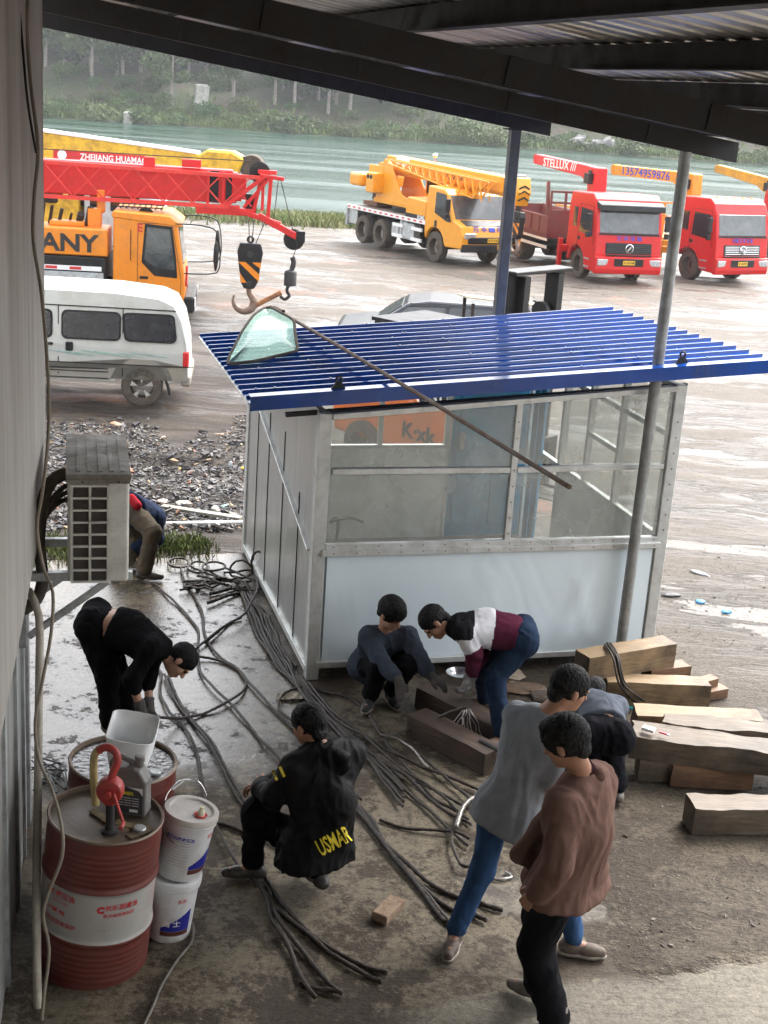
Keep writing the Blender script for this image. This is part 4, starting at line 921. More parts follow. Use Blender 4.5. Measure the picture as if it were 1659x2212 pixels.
# lattice jib stowed along the boom side
b = MB(); y0, y1 = -.45, -.8
for y in (y0, y1):
    b.bar((-4.4, y, 3.55), (2.5, y, 3.28), .055).bar((-4.4, y, 3.40), (1.6, y, 2.55), .05)
    for k in range(12):
        x = -3.6 + k * .48; zt = 3.55 - (x + 4.4) * .039; zb = 3.40 - (x + 4.4) * .142
        b.bar((x, y, zb), (x + .24, y, zt - .01), .03); b.bar((x + .24, y, zt - .01), (x + .48, y, zb - .07), .03)
b.bar((1.6, y0, 2.55), (1.6, y1, 2.55), .05).bar((2.5, y0, 3.28), (1.6, y0, 2.55), .05).bar((2.5, y1, 3.28), (1.6, y1, 2.55), .05)
b.build('lattice_jib', OR, k1)
b = MB(); b.box((-2.0, -.2, 3.75), (.06, .06, .3)).ell((-2.0, -.2, 3.95), (.1, .1, .1)); b.build('work_lamp', M['chrome'], k1, smooth=60)
for o_ in [c for c in kids(k1)] :
    for q_ in [o_] + kids(o_):
        if q_.name.split('.')[0] in ('superstructure', 'control_box', 'fan_port', 'counterweight', 'winch', 'operator_cab', 'cab_window', 'lift_cylinder', 'boom', 'white_panel', 'boom_section', 'boom_head', 'warning_stripe', 'sheave', 'lattice_jib', 'work_lamp') or (q_.parent == bo and q_.name.startswith('lettering')):
            for v in q_.data.vertices: v.co.z = 1.56 + (v.co.z - 1.56) * .84 if v.co.z > 1.56 else v.co.z
def hook_block(par, loc, s=1.0, name='hook_block'):
    o = empty(name, loc); o.parent = par
    b = MB(); b.prism([(-.24 * s, .55 * s), (.24 * s, .55 * s), (.30 * s, .35 * s), (.20 * s, -.35 * s), (.12 * s, -.5 * s), (-.12 * s, -.5 * s), (-.20 * s, -.35 * s), (-.30 * s, .35 * s)], -.13 * s, .13 * s); b.build('block', M['black'], o, bev=.02 * s)
    for sg in (-1, 1):
        b = MB()
        b.prism([(-.27 * s, .12 * s), (-.10 * s, .12 * s), (.24 * s, -.16 * s), (.22 * s, -.32 * s)], sg * .134 * s, sg * .14 * s)
        b.prism([(.05 * s, .12 * s), (.27 * s, .12 * s), (.25 * s, -.02 * s)], sg * .134 * s, sg * .14 * s)
        b.prism([(-.235 * s, -.12 * s), (-.06 * s, -.36 * s), (-.19 * s, -.36 * s)], sg * .134 * s, sg * .14 * s)
        b.build('yellow_stripe', M['orange'], o)
        b = MB(); b.cyl((0, sg * .13 * s, .3 * s), (0, sg * .17 * s, .3 * s), .075 * s, n=12).cyl((0, sg * .13 * s, -.38 * s), (0, sg * .17 * s, -.38 * s), .06 * s, n=12); b.build('pin', M['steel_dark'], o)
    b = MB(); b.lathe([(.045 * s, 0), (.07 * s, .02), (.09 * s, 0), (.07 * s, -.02), (.045 * s, 0)], 14, (0, 0, .63 * s), 'Y', caps=False); b.build('eye', M['black'], o, smooth=60)
    hp = [(0, 0, -.48 * s), (.02 * s, 0, -.62 * s), (.12 * s, 0, -.78 * s), (.08 * s, 0, -.98 * s), (-.12 * s, 0, -1.05 * s), (-.30 * s, 0, -.95 * s), (-.36 * s, 0, -.78 * s), (-.33 * s, 0, -.68 * s)]
    b = MB(); sp_ = spline(hp, .03 * s); b.tube(sp_, lambda q: s * (.055 + .05 * math.sin(math.pi * min(1, q * 1.05)) - .03 * q), 12); b.build('hook', mat('hook_steel' + name, (.23, .19, .16), .5, .4, (.2, .1, .06), .5, 9), o, smooth=80)
    return o
hk = hook_block(k1, (3.3, 0, 1.65), .85)
b = MB()
for y in (-.1, .1): b.cyl((3.25, y, 3.3), (3.3, y, 2.1), .012, n=6)
b.build('hoist_rope', M['rope'], k1)
b = MB(); b.lathe([(.07, -.03), (.16, -.04), (.16, .04), (.07, .03)], 18, (3.5, -.75, .95), 'Y'); b.box((3.5, -.75, 1.2), (.1, .08, .3)); b.build('small_hook', M['yellow'], k1)

# ---- orange crane truck with the red lattice-sided boom (left)
hd = R(7); Pc = at(330, 655); g0 = gz(34.3)
k2 = rig('mobile_crane', (-6.2, 32.8, gz(32.8) - .12), hd, 'orange crane truck carrying a long red lattice-sided boom at the left', 'crane truck')
hw = 1.22; F = 1.22
chassis(k2, -7.5, .9, [(0, False), (-4.0, True), (-5.3, True)], rim=M['rim'], wid=2.4, r=.53)
prof = [(-.62, .70), (.70, .52), (F - .02, .50), (F + .02, 1.0), (F - .05, 1.55), (F - .22, 2.68), (F - .42, 2.86), (-.66, 2.92), (-.66, 1.0)]
b = MB(); b.prism(prof, -hw, hw); b.build('cab', M['orange'], k2, bev=.06, seg=3)
b = MB(); b.prism([(-.70, 2.80), (-.66, 2.90), (F - .42, 2.84), (F - .25, 2.72), (F - .1, 2.62), (F - .12, 2.58), (-.7, 2.74)], -hw - .02, hw + .02); b.build('roof_rim', M['orange'], k2, bev=.02)
for s in (-1, 1):
    y = s * (hw + .004)
    b = MB(); side_poly(b, [(.08, 1.62), (.42, 1.28), (1.02, 1.24), (.98, 1.75), (.86, 2.58), (.16, 2.62)], y, .014); sw = b.build('side_window_frame', M['black'], k2, bev=.01)
    b = MB(); side_poly(b, [(.15, 1.70), (.48, 1.50), (.95, 1.46), (.92, 1.75), (.80, 2.50), (.22, 2.54)], y + s * .016, .006); b.build('side_window', M['windshield'], sw)
    b = MB()
    for p, q in (((-.02, .75), (-.02, 2.62)), ((-.02, 2.62), (.86, 2.66)), ((.86, 2.66), (1.12, 1.2)), ((1.12, 1.2), (1.1, .66)), ((1.1, .66), (-.02, .75))): b.bar((p[0], y, p[1]), (q[0], y, q[1]), .012, .012)
    b.build('door_seam', M['steel_rust'], k2)
    b = MB(); b.box((.15, y, 1.22), (.22, .03, .07)).box((-.2, y + s * .03, 2.05), (.02, .02, .8)); b.build('door_handle', M['black'], k2)
    b = MB(); b.tube(spline([(.9, s * hw, 2.66), (1.7, s * (hw + .1), 2.65), (2.05, s * (hw + .15), 2.45), (2.12, s * (hw + .15), 1.6), (1.9, s * (hw + .1), 1.42), (1.2, s * hw, 1.38)], .1), .018, 7); mm = b.build('mirror_arm', M['black'], k2, smooth=60)
    b = MB(); b.ell((2.02, s * (hw + .16), 1.9), (.07, .12, .4)); b.build('mirror', M['black'], mm, smooth=60)
b = MB(); on_seg(b, (F - .05, 1.55), (F - .22, 2.68), .05, .95, -hw + .12, hw - .12, .014); b.build('windshield', M['windshield'], k2)
b = MB(); b.box((F + .12, 0, .55), (.3, 2.46, .42)); b.build('bumper', M['black'], k2, bev=.05)
b = MB(); b.box((F + .04, -hw + .12, 1.3), (.06, .14, .55)); b.build('marker_lamp', M['tail_red'], k2, bev=.02)
for s in (-1, 1): b = MB(); b.box((F + .28, s * (hw - .1), .62), (.03, .2, .25)); b.build('front_lamp', M['white_paint'], k2, bev=.01)
b = MB()
for i in range(8): b.box((-.5 + i * .15, 0, 2.97), (.03, 1.9, .03))
for y in (-.9, 0, .9): b.box((0, y, 3.0), (1.2, .03, .03))
b.build('roof_rack', M['black'], k2)
b = MB(); b.box((-4.3, 0, 1.36), (6.9, 2.44, .62)); b.build('deck_body', M['black'], k2, bev=.03)
for s in (-1, 1):
    b = MB(); b.box((-4.2, s * (hw + .01), 1.15), (6.6, .03, .26)); b_ = b.build('side_skirt', M['galv'], k2)
    b = MB(); b.box((-4.2, s * (hw + .03), 1.38), (6.5, .012, .12)); rs = b.build('reflective_strip', M['white_paint'], k2)
    b = MB()
    for x in np.arange(-7.2, -1.0, .62): b.box((x, s * (hw + .038), 1.38), (.30, .006, .075))
    b.build('red_marks', M['ink_red'], rs)
b = MB(); b.box((-3.9, -.55, 2.05), (6.2, 1.28, .70)); uc = b.build('engine_housing', M['orange'], k2, bev=.03)
text('SANY', .62, M['ink_black'], uc, basis((-1.95, -1.2, 2.0), (1, 0, 0), (0, 0, 1)), bold=.03, xs=1.15)
text('E', .3, M['ink_red'], k2, basis((.03, -hw - .02, 2.5), (1, 0, 0), (0, 0, 1)), bold=.02)
b = MB(); b.box((-1.2, -.4, 2.62), (.35, .4, .5)).box((-1.05, -.3, 3.05), (.2, .3, .6)).box((-1.9, -.5, 2.46), (.9, .5, .12)); b.build('boom_rest', M['orange'], k2, bev=.02)
b = MB(); rg = random.Random(4)
for i in range(9): b.cyl((-3.4 + i * .25, -.2 - .1 * (i % 3), 2.4), (-3.3 + i * .25, -.5, 2.75 + rg.uniform(-.1, .2)), rg.uniform(.03, .1), n=8)
b.box((-3.3, .1, 2.7), (1.2, .8, .5)); b.build('machinery', M['steel_rust'], k2)
# boom: z centre 3.3 m above the ground, runs x -9 .. 2.9
RB = M['red_boom']
bz = 3.62; k2.scale = (.88, .88, .88)
b = MB(); b.box((-3.2, -.1, bz), (11.2, .62, .86)); bm = b.build('boom', RB, k2, bev=.03)
for k in range(3):
    b = MB(); b.box((2.45 + k * .12, -.1, bz - .02), (.14, .56 - .07 * k, .78 - .1 * k)); b.build('boom_section', RB, bm, bev=.01)
b = MB(); yj = -.62
b.bar((-8.8, yj, bz + .46), (3.1, yj, bz + .30), .09, .10); b.bar((-8.8, yj, bz - .48), (2.6, yj, bz - .50), .09, .10)
b.bar((-8.8, yj + .3, bz + .46), (3.1, yj + .3, bz + .30), .06)
for k in range(14):
    x = -8.0 + k * .78
    b.bar((x, yj, bz - .46), (x + .78, yj, bz + .43 - k * .006), .035); b.bar((x, yj, bz + .43 - k * .006), (x + .78, yj, bz - .46), .035)
b.build('jib_lattice', mat('red_lattice', (.66, .035, .025), .45, 0, (.3, .05, .04), .3, 4), k2)
b = MB()
for x in (1.75, 2.15, 3.2): b.box((x, -.55, bz - .08), (.08, .08, .95))
b.bar((2.2, -.6, bz - .5), (3.25, -.6, bz + .35), .11).bar((2.7, -.6, bz - .5), (3.4, -.6, bz + .35), .08).bar((3.1, -.6, bz + .36), (3.75, -.6, bz + .3), .10).bar((3.4, -.6, bz + .3), (3.35, -.6, bz - .9), .10).bar((3.15, -.5, bz + .3), (2.95, -.5, bz - .7), .1)
b.box((2.2, -.5, bz - .62), (1.5, .3, .18)).bar((2.3, -.6, bz - .52), (3.7, -.6, bz - .88), .13).bar((3.1, -.6, bz - .68), (4.15, -.6, bz - 1.18), .17).box((3.3, -.4, bz + .45), (.5, .25, .1)).box((1.3, -.35, bz + .55), (.5, .2, .2)).box((.2, -.4, bz + .5), (.3, .2, .3)); 
b.build('boom_head', RB, k2, bev=.012)
b = MB(); b.lathe([(.05, -.05), (.24, -.06), (.28, -.05), (.25, 0), (.28, .05), (.24, .06), (.05, .05)], 26, (3.1, -.35, bz + .42), 'Y'); b.build('sheave', M['black'], k2, smooth=30)
b = MB(); b.lathe([(.05, -.05), (.24, -.06), (.28, -.05), (.25, 0), (.28, .05), (.24, .06), (.05, .05)], 26, (4.08, -.52, bz - 1.27), 'Y').box((4.25, -.6, bz - 1.18), (.24, .2, .3)); b.build('jib_sheave', M['black'], k2, smooth=30)
b = MB(); b.box((1.9, -.42, bz), (.25, .05, .8)).box((2.3, -.42, bz - .1), (.16, .05, .9)).box((2.9, -.42, bz - .4), (.3, .1, .5)); b.build('black_cover', M['black'], k2)
b = MB(); b.cyl((-.9 + 3.0 - 2.1, -.5, bz - .72), (.0, -.5, bz - .72), .03); b.ell((.15, -.75, bz - .78), (.2, .03, .16)); b.build('round_mirror', M['black'], k2, smooth=60)
b = MB(); b.cyl((-8, -.2, bz + .66), (3.1, -.35, bz + .70), .015, n=6); b.build('luffing_rope', M['rope'], k2)
# hook block hanging from the boom head
hk = hook_block(k2, (2.92, -.6, bz - 2.05), 1.15)
b = MB()
for x, y in ((2.85, -.6), (3.0, -.5), (3.3, -.6)): b.cyl((x, y, bz - .8), (x * .3 + 2.92 * .7, -.6, bz - 1.5), .014, n=6)
b.cyl((3.6, -.6, bz + .3), (3.5, -.6, bz - 1.0), .012, n=6); b.cyl((3.65, -.6, bz + .3), (4.05, -.6, bz - 1.05), .012, n=6); b.cyl((4.2, -.6, bz - 1.3), (4.06, -.6, bz - 1.8), .012, n=6)
b.build('hoist_rope', M['rope'], k2)
b = MB(); b.lathe([(.08, -.22), (.17, -.2), (.17, .16), (.14, .2), (.05, .24)], 20, (4.33, -.6, bz - 2.62)); b.tube(spline([(4.36, -.6, bz - 2.4), (4.40, -.6, bz - 2.2), (4.36, -.6, bz - 2.05)], .05), .07, 8)
b.build('overhaul_ball', M['steel_rust'], k2, smooth=40).location = (-.3, 0, .32)
b = MB(); b.tube(spline([(4.3, -.6, bz - 2.8), (4.25, -.6, bz - 2.95), (4.32, -.6, bz - 3.1), (4.2, -.6, bz - 3.2), (4.08, -.6, bz - 3.12)], .03), .045, 8); b.build('small_hook', M['steel_rust'], k2, smooth=60).location = (-.3, 0, .32)
b = MB(); b.tube([(4.1, -.6, bz - 3.02), (3.6, -.6, bz - 3.3), (3.2, -.6, bz - 3.55)], .07, 8); b.build('tie_strap', mat('strap', (.45, .18, .05), .7, 0, (.15, .08, .05), .6, 6), k2, smooth=60).location = (-.3, 0, .32)

# ---- yellow crane behind it (white topped boom)
k3 = rig('mobile_crane', (-8.3, 39.5, gz(39.5)), R(-1), 'old yellow crane with a white topped box boom parked behind the red boom', 'crane truck')
YE = mat('old_yellow', (.72, .46, .03), .45, 0, (.14, .07, .02), .4, 2.6, .15)
chassis(k3, -6.5, 1.4, [(.5, False), (-3.0, True), (-4.3, True)], rim=M['rim'], wid=2.4)
b = MB(); b.add([(x, y, z) for x, zc_, h in ((-5.5, 3.6, .95), (2.6, 3.27, .50)) for y, z in ((-.35, zc_ - h / 2), (.35, zc_ - h / 2), (.35, zc_ + h / 2), (-.35, zc_ + h / 2))], [(3, 2, 1, 0), (4, 5, 6, 7), (0, 1, 5, 4), (1, 2, 6, 5), (2, 3, 7, 6), (3, 0, 4, 7)])
bm = b.build('boom', YE, k3, bev=.02)
b = MB(); b.add([(x, y, z) for x, zc_ in ((-5.5, 4.085), (2.4, 3.535)) for y, z in ((-.37, zc_), (.37, zc_), (.37, zc_ + .06), (-.37, zc_ + .06))], [(3, 2, 1, 0), (4, 5, 6, 7), (0, 1, 5, 4), (1, 2, 6, 5), (2, 3, 7, 6), (3, 0, 4, 7)])
b.build('white_top', M['white_paint'], bm)
b = MB(); b.prism([(-3.9, 3.55), (-3.4, 3.5), (-3.25, 3.65), (-3.5, 3.75), (-3.8, 3.75)], -.365, -.353); b.build('boom_badge', M['black'], bm)
b = MB(); b.box((-.3, -.362, 3.24), (2.6, .012, .3)); sg = b.build('sign_board', M['ink_red'], bm)
text('ZHEJIANG HUAMAO', .24, M['ink_white'], sg, basis((.1, -.372, 3.24), (1, 0, 0), (0, 0, 1)), fit=1.9, bold=.02)
b = MB(); b.lathe([(.10, 0), (.13, .01), (.13, .02), (.10, .02)], 20, (-1.35, -.37, 3.26), 'Y').box((-1.35, -.38, 3.26), (.03, .02, .2)); b.build('round_logo', M['ink_white'], sg)
b = MB(); b.prism([(2.4, 2.97), (3.6, 3.07), (3.75, 3.5), (3.4, 3.67), (2.7, 3.67), (2.4, 3.47)], -.38, .38); b.build('boom_head', YE, k3, bev=.06)
b = MB(); b.lathe([(.1, -.3), (.33, -.3), (.36, 0), (.33, .3), (.1, .3)], 24, (3.95, 0, 3.27), 'Y').box((3.8, 0, 3.37), (.5, .5, .35)); b.build('sheave', M['rubber'], k3, smooth=40)
b = MB(); b.box((.4, 0, 1.75), (1.9, 2.3, 1.9)); cb3 = b.build('cab', mat('cab_grey', (.5, .55, .55), .4, 0, (.3, .25, .2), .3, 2), k3, bev=.08)
b = MB(); b.box((.6, -1.16, 2.2), (.8, .02, .6)).box((-.2, -1.16, 2.2), (.35, .02, .6)); b.build('side_window', M['glass_dark'], cb3)
b = MB(); b.box((-3.0, 0, 1.75), (4.6, 2.2, .9)).box((-1.8, .0, 2.5), (1.0, 1.4, .9)); b.build('superstructure', YE, k3, bev=.04)
b = MB(); b.box((-.8, -.6, 2.4), (.5, .6, .9)).cyl((-1.5, -.9, 2.0), (-1.5, -.9, 2.8), .3); b.build('machinery', M['black'], k3, bev=.03)

# ---- silver white van
vn = empty('van', (-6.50, 22.75, gz(22.6)), R(186.5), 'muddy silver white minibus van with dark windows at the left', 'van')
# local x forward (to the left in the photo); rear axle at x=-2.0..., nearside (towards camera) is local +y
M['van_white'] = mat('van_white', (.52, .53, .49), .3, .15, (.32, .27, .2), .3, 1.6, .05, coat=.4)
M['van_silver'] = mat('van_silver', (.30, .29, .26), .4, .3, (.3, .25, .18), .45, 2.5, .08)
hw = .82; ra_ = -2.26
def vprof(y):
    return [(1.6, .42), (-.0, .40), (ra_ + .42, .42)] 
b = MB()
pf = [(1.5, .40), (ra_ + .46, .40)] + [(ra_ + .44 * math.cos(a), .34 + .42 * math.sin(a)) for a in np.linspace(.12, math.pi - .12, 10)] + [(ra_ - .46, .42), (-2.96, .44), (-3.02, .56), (-3.0, .9)]
top = [(-3.0, .95), (-2.98, 1.1), (-2.90, 1.45), (-2.76, 1.70), (-2.52, 1.80), (-1.8, 1.865), (.6, 1.88), (1.4, 1.75), (1.9, 1.15), (2.1, 1.0), (2.1, .45)]
full = [(2.1, .42)] + pf[1:] + top[0:10]
# loft with tumblehome: sections in y
secs = [(-hw, 0.0), (-hw, .0), (hw, .0), (hw, 0.0)]
def inset(p, y):
    x, z = p; 
    k = max(0, z - 1.08); return (x + (.0), y * (1 - k * .13), z)
n = len(full); vs = [inset(p, -hw) for p in full] + [inset(p, hw) for p in full]
b.add(vs, [tuple(range(n - 1, -1, -1)), tuple(range(n, 2 * n))] + [(k, (k + 1) % n, n + (k + 1) % n, n + k) for k in range(n)])
b.build('body', M['van_white'], vn, bev=.06, seg=3)
def vy(z): return hw * (1 - max(0, z - 1.08) * .13)
def vpatch(poly, off, m, name, par=vn, bev=0, th=.012):
    b = MB(); n = len(poly)
    for s in (1,):
        b.add([(x, vy(z) + off, z) for x, z in poly] + [(x, vy(z) + off - th, z) for x, z in poly], [tuple(range(n)), tuple(range(2 * n - 1, n - 1, -1))] + [(k, (k + 1) % n, n + (k + 1) % n, n + k) for k in range(n)])
    return b.build(name, m, par, bev=bev)
def rrect(x0, x1, z0, z1, r, skew=0):
    out = []
    for cx, cz, a0 in ((x1 - r, z1 - r, 0), (x0 + r, z1 - r, 90), (x0 + r, z0 + r, 180), (x1 - r, z0 + r, 270)):
        for a in (0, 30, 60, 90): out.append((cx + r * math.cos(R(a0 + a)) + skew * (cz - z0), cz + r * math.sin(R(a0 + a))))
    return out
for x0, x1 in ((-1.88, -.98), (-2.80, -2.0), (-.78, .1)):
    f_ = vpatch(rrect(x0 - .03, x1 + .03, 1.09, 1.56, .09, .12 if x0 < -2 else 0), .012, M['black'], 'window_seal')
    vpatch(rrect(x0, x1, 1.12, 1.53, .07, .12 if x0 < -2 else 0), .020, M['glass_dark'], 'window', f_)
vpatch([(-3.0, .46), (-3.0, .70), (1.9, .70), (1.9, .44), (ra_ + .52, .44), (ra_ + .44, .62), (ra_ + .2, .80), (ra_ - .2, .80), (ra_ - .44, .62), (ra_ - .5, .46)][::1], .012, M['van_silver'], 'lower_cladding')
b = MB()
for z in (.705, .62, .57, .46): b.bar((-3.1 if z > .7 else ra_ + .55, hw + .018, z), (1.9, hw + .018, z), .012, .014)
for p, q in (((-1.94, .5), (-1.94, 1.62)), ((-.90, .5), (-.90, 1.62)), ((-2.8, 1.62), (1.4, 1.64))): b.bar((p[0], vy(p[1]) + .006, p[1]), (q[0], vy(q[1]) + .006, q[1]), .016, .016)
b.build('body_seam', M['black'], vn)
b = MB(); b.box((-1.08, hw + .014, .97), (.12, .03, .15)).box((-.72, hw + .014, 1.0), (.2, .03, .05)); b.build('door_handle', M['black'], vn, bev=.02)
b = MB(); b.box((-2.975, hw - .04, .83), (.10, .12, .26)); b.build('tail_light', M['tail_red'], vn, bev=.02)
b = MB(); b.box((-2.98, 0, .46), (.16, 1.62, .2)); b.build('bumper', M['van_silver'], vn, bev=.05, seg=2)
b = MB(); rg = random.Random(5)
for k in range(9):
    x = -2.5 + k * .2; z = .86 + .02 * math.sin(k * 1.7); b.add([(x - .2, vy(z) + .014, z - .02), (x + .22, vy(z) + .014, z + .03), (x + .24, vy(z) + .014, z + .045), (x - .15, vy(z) + .014, z)], [(0, 1, 2, 3)])
o = b.build('green_decal', mat('decal', (.10, .32, .2), .5, 0, (.4, .5, .5), .6, 6), vn); md = o.modifiers.new('t', 'SOLIDIFY'); md.thickness = .003
M['alloy'] = mat('alloy', (.5, .49, .45), .45, .2, (.28, .23, .18), .5, 9)
for x in (ra_, 1.2):
    for s in (1, -1):
        w_ = wheel(vn, x, s * (hw - .1), .335, .2, M['alloy'], s, dish=.6)
        b = MB()
        for k in range(5):
            a = k * 1.2566 + .3; b.prism([(math.cos(a) * .06, math.sin(a) * .06), (math.cos(a - .22) * .19, math.sin(a - .22) * .19), (math.cos(a + .22) * .19, math.sin(a + .22) * .19)], s * .085, s * .1)
        b.build('spokes', M['alloy'], w_)
b = MB(); b.box((ra_ - .42, hw - .1, .36), (.03, .2, .3), ry=.3); b.build('mudflap', M['black'], vn)

# ---- dark estate car and forklift behind the shed
cr = empty('car', (.95, 27.3, gz(27)), R(178), 'dark grey car with wet roof seen behind the blue shed roof', 'car')
m_car = mat('car_grey', (.018, .018, .026), .2, .0, (.1, .1, .1), .15, 1.5, .1, coat=.25)
b = MB()
pf = [(-2.2, .35), (2.1, .35), (2.2, .7), (2.1, .9), (1.35, 1.02), (.75, 1.44), (.3, 1.52), (-1.2, 1.52), (-1.9, 1.35), (-2.25, 1.0)]
n = len(pf); b.add([(x, -.85 * (1 - max(0, z - .95) * .3), z) for x, z in pf] + [(x, .85 * (1 - max(0, z - .95) * .3), z) for x, z in pf], [tuple(range(n - 1, -1, -1)), tuple(range(n, 2 * n))] + [(k, (k + 1) % n, n + (k + 1) % n, n + k) for k in range(n)])
b.build('body', m_car, cr, bev=.07, seg=3)
cy = lambda z: .85 * (1 - max(0, z - .95) * .3)
def cpatch(poly, off, m, name):
    b = MB(); n = len(poly)
    b.add([(x, cy(z) + off, z) for x, z in poly] + [(x, cy(z) + off - .012, z) for x, z in poly], [tuple(range(n)), tuple(range(2 * n - 1, n - 1, -1))] + [(k, (k + 1) % n, n + (k + 1) % n, n + k) for k in range(n)]); return b.build(name, m, cr)
cpatch([(1.2, 1.0), (.72, 1.38), (.0, 1.42), (.0, 1.0)], .014, M['windshield'], 'front_window'); cpatch([(-.08, 1.0), (-.08, 1.42), (-1.1, 1.42), (-1.1, 1.0)], .014, M['glass_dark'], 'rear_window')
cpatch([(1.3, 1.38), (.7, 1.46), (-.1, 1.48), (-.1, 1.42), (.7, 1.40)][1:], .03, M['black_gloss'], 'rain_visor')
b = MB(); b.box((1.06, 0, 1.235), (.02, 1.3, .5), ry=-.96); b.build('windshield', M['windshield'], cr)
for x in (-1.35, 1.3):
    for s in (1, -1): wheel(cr, x, s * .76, .32, .2, M['alloy'], s, dish=.6)
# pale board lying on the car/forklift rear
sn = empty('sunshade', (1.75, 22.6, gz(22.6)), R(8), 'pale yellow weathered board cover on thin posts behind the blue shed roof', 'sunshade')
b = MB(); b.box((0, 0, 2.12), (1.45, .9, .03), rx=R(-5), ry=R(4)); b.build('cover', mat('board', (.50, .46, .32), .5, 0, (.3, .28, .2), .3, 2), sn)
for x in (-.6, .6):
    for y in (-.38, .38): b = MB(); b.box((x, y, 1.05), (.05, .05, 2.1)); b.build('post', M['steel_dark'], sn)
fk = empty('forklift', (1.13, 18.0, gz(18)), R(-40), 'orange forklift with a black mast standing behind the shed', 'forklift')
m_fo = mat('forklift_orange', (.75, .17, .03), .4, 0, (.2, .08, .04), .25, 3, .08, coat=.2)
b = MB(); b.prism([(-2.0, .35), (.3, .30), (.35, 1.0), (-.1, 1.05), (-.5, 1.0), (-.9, 1.25), (-1.8, 1.22), (-2.1, .95)], -.62, .62); bd = b.build('body', m_fo, fk, bev=.06, seg=2)
text('R31', .2, M['ink_white'], bd, basis((-.2, -.655, 1.15), (1, 0, 0), (0, 0, 1)), bold=.03)
text('K·xk', .3, M['steel_rust'], bd, basis((-.45, -.632, .62), (1, 0, 0), (0, 0, 1)), bold=.03)
b = MB(); b.box((-.15, 0, 1.18), (.7, 1.26, .3)); b.build('side_box', M['steel_dark'], fk, bev=.03)
for x, r in ((-1.4, .30), (.35, .36)):
    for s in (-1, 1): wheel(fk, x, s * .62, r, .24, M['rim'], s, dish=.6)
for s in (-1, 1):
    b = MB(); b.box((.72, s * .52, 1.48), (.18, .16, 2.85)).box((.86, s * .37, 1.48), (.12, .12, 2.8)); b.build('mast_rail', M['black'], fk)
    b = MB(); b.lathe([(.03, -.03), (.12, -.04), (.12, .04), (.03, .03)], 18, (.75, s * .22, 2.4), 'Y'); b.tube([(.82, s * .22, 2.4), (.82, s * .22, .5)], .03, 6); b.cyl((.68, s * .2, .3), (.68, s * .2, 2.4), .04, n=10); b.build('lift_chain', M['steel_rust'], fk)
b = MB(); b.box((.78, 0, 2.93), (.26, 1.26, .05)); b.build('mast_crossbar', M['black'], fk, bev=.01)
b = MB(); b.box((.80, 0, 1.3), (.1, 1.0, .1)); b.build('mast_crossbar', M['black'], fk, bev=.01)
b = MB(); b.box((1.0, 0, .5), (.06, 1.0, .5))
for s in (-1, 1): b.box((1.45, s * .3, .12), (1.0, .12, .04)); b.box((1.04, s * .3, .4), (.05, .12, .6))
b.build('fork', M['black'], fk)
b = MB()
for x, y in ((-1.5, -.55), (-1.5, .55), (.25, -.5), (.25, .5)): b.bar((x, y, 1.0), (x * .9, y, 2.0), .06)
b.box((-.6, 0, 2.02), (1.7, 1.15, .05)); b.build('overhead_guard', M['black'], fk)
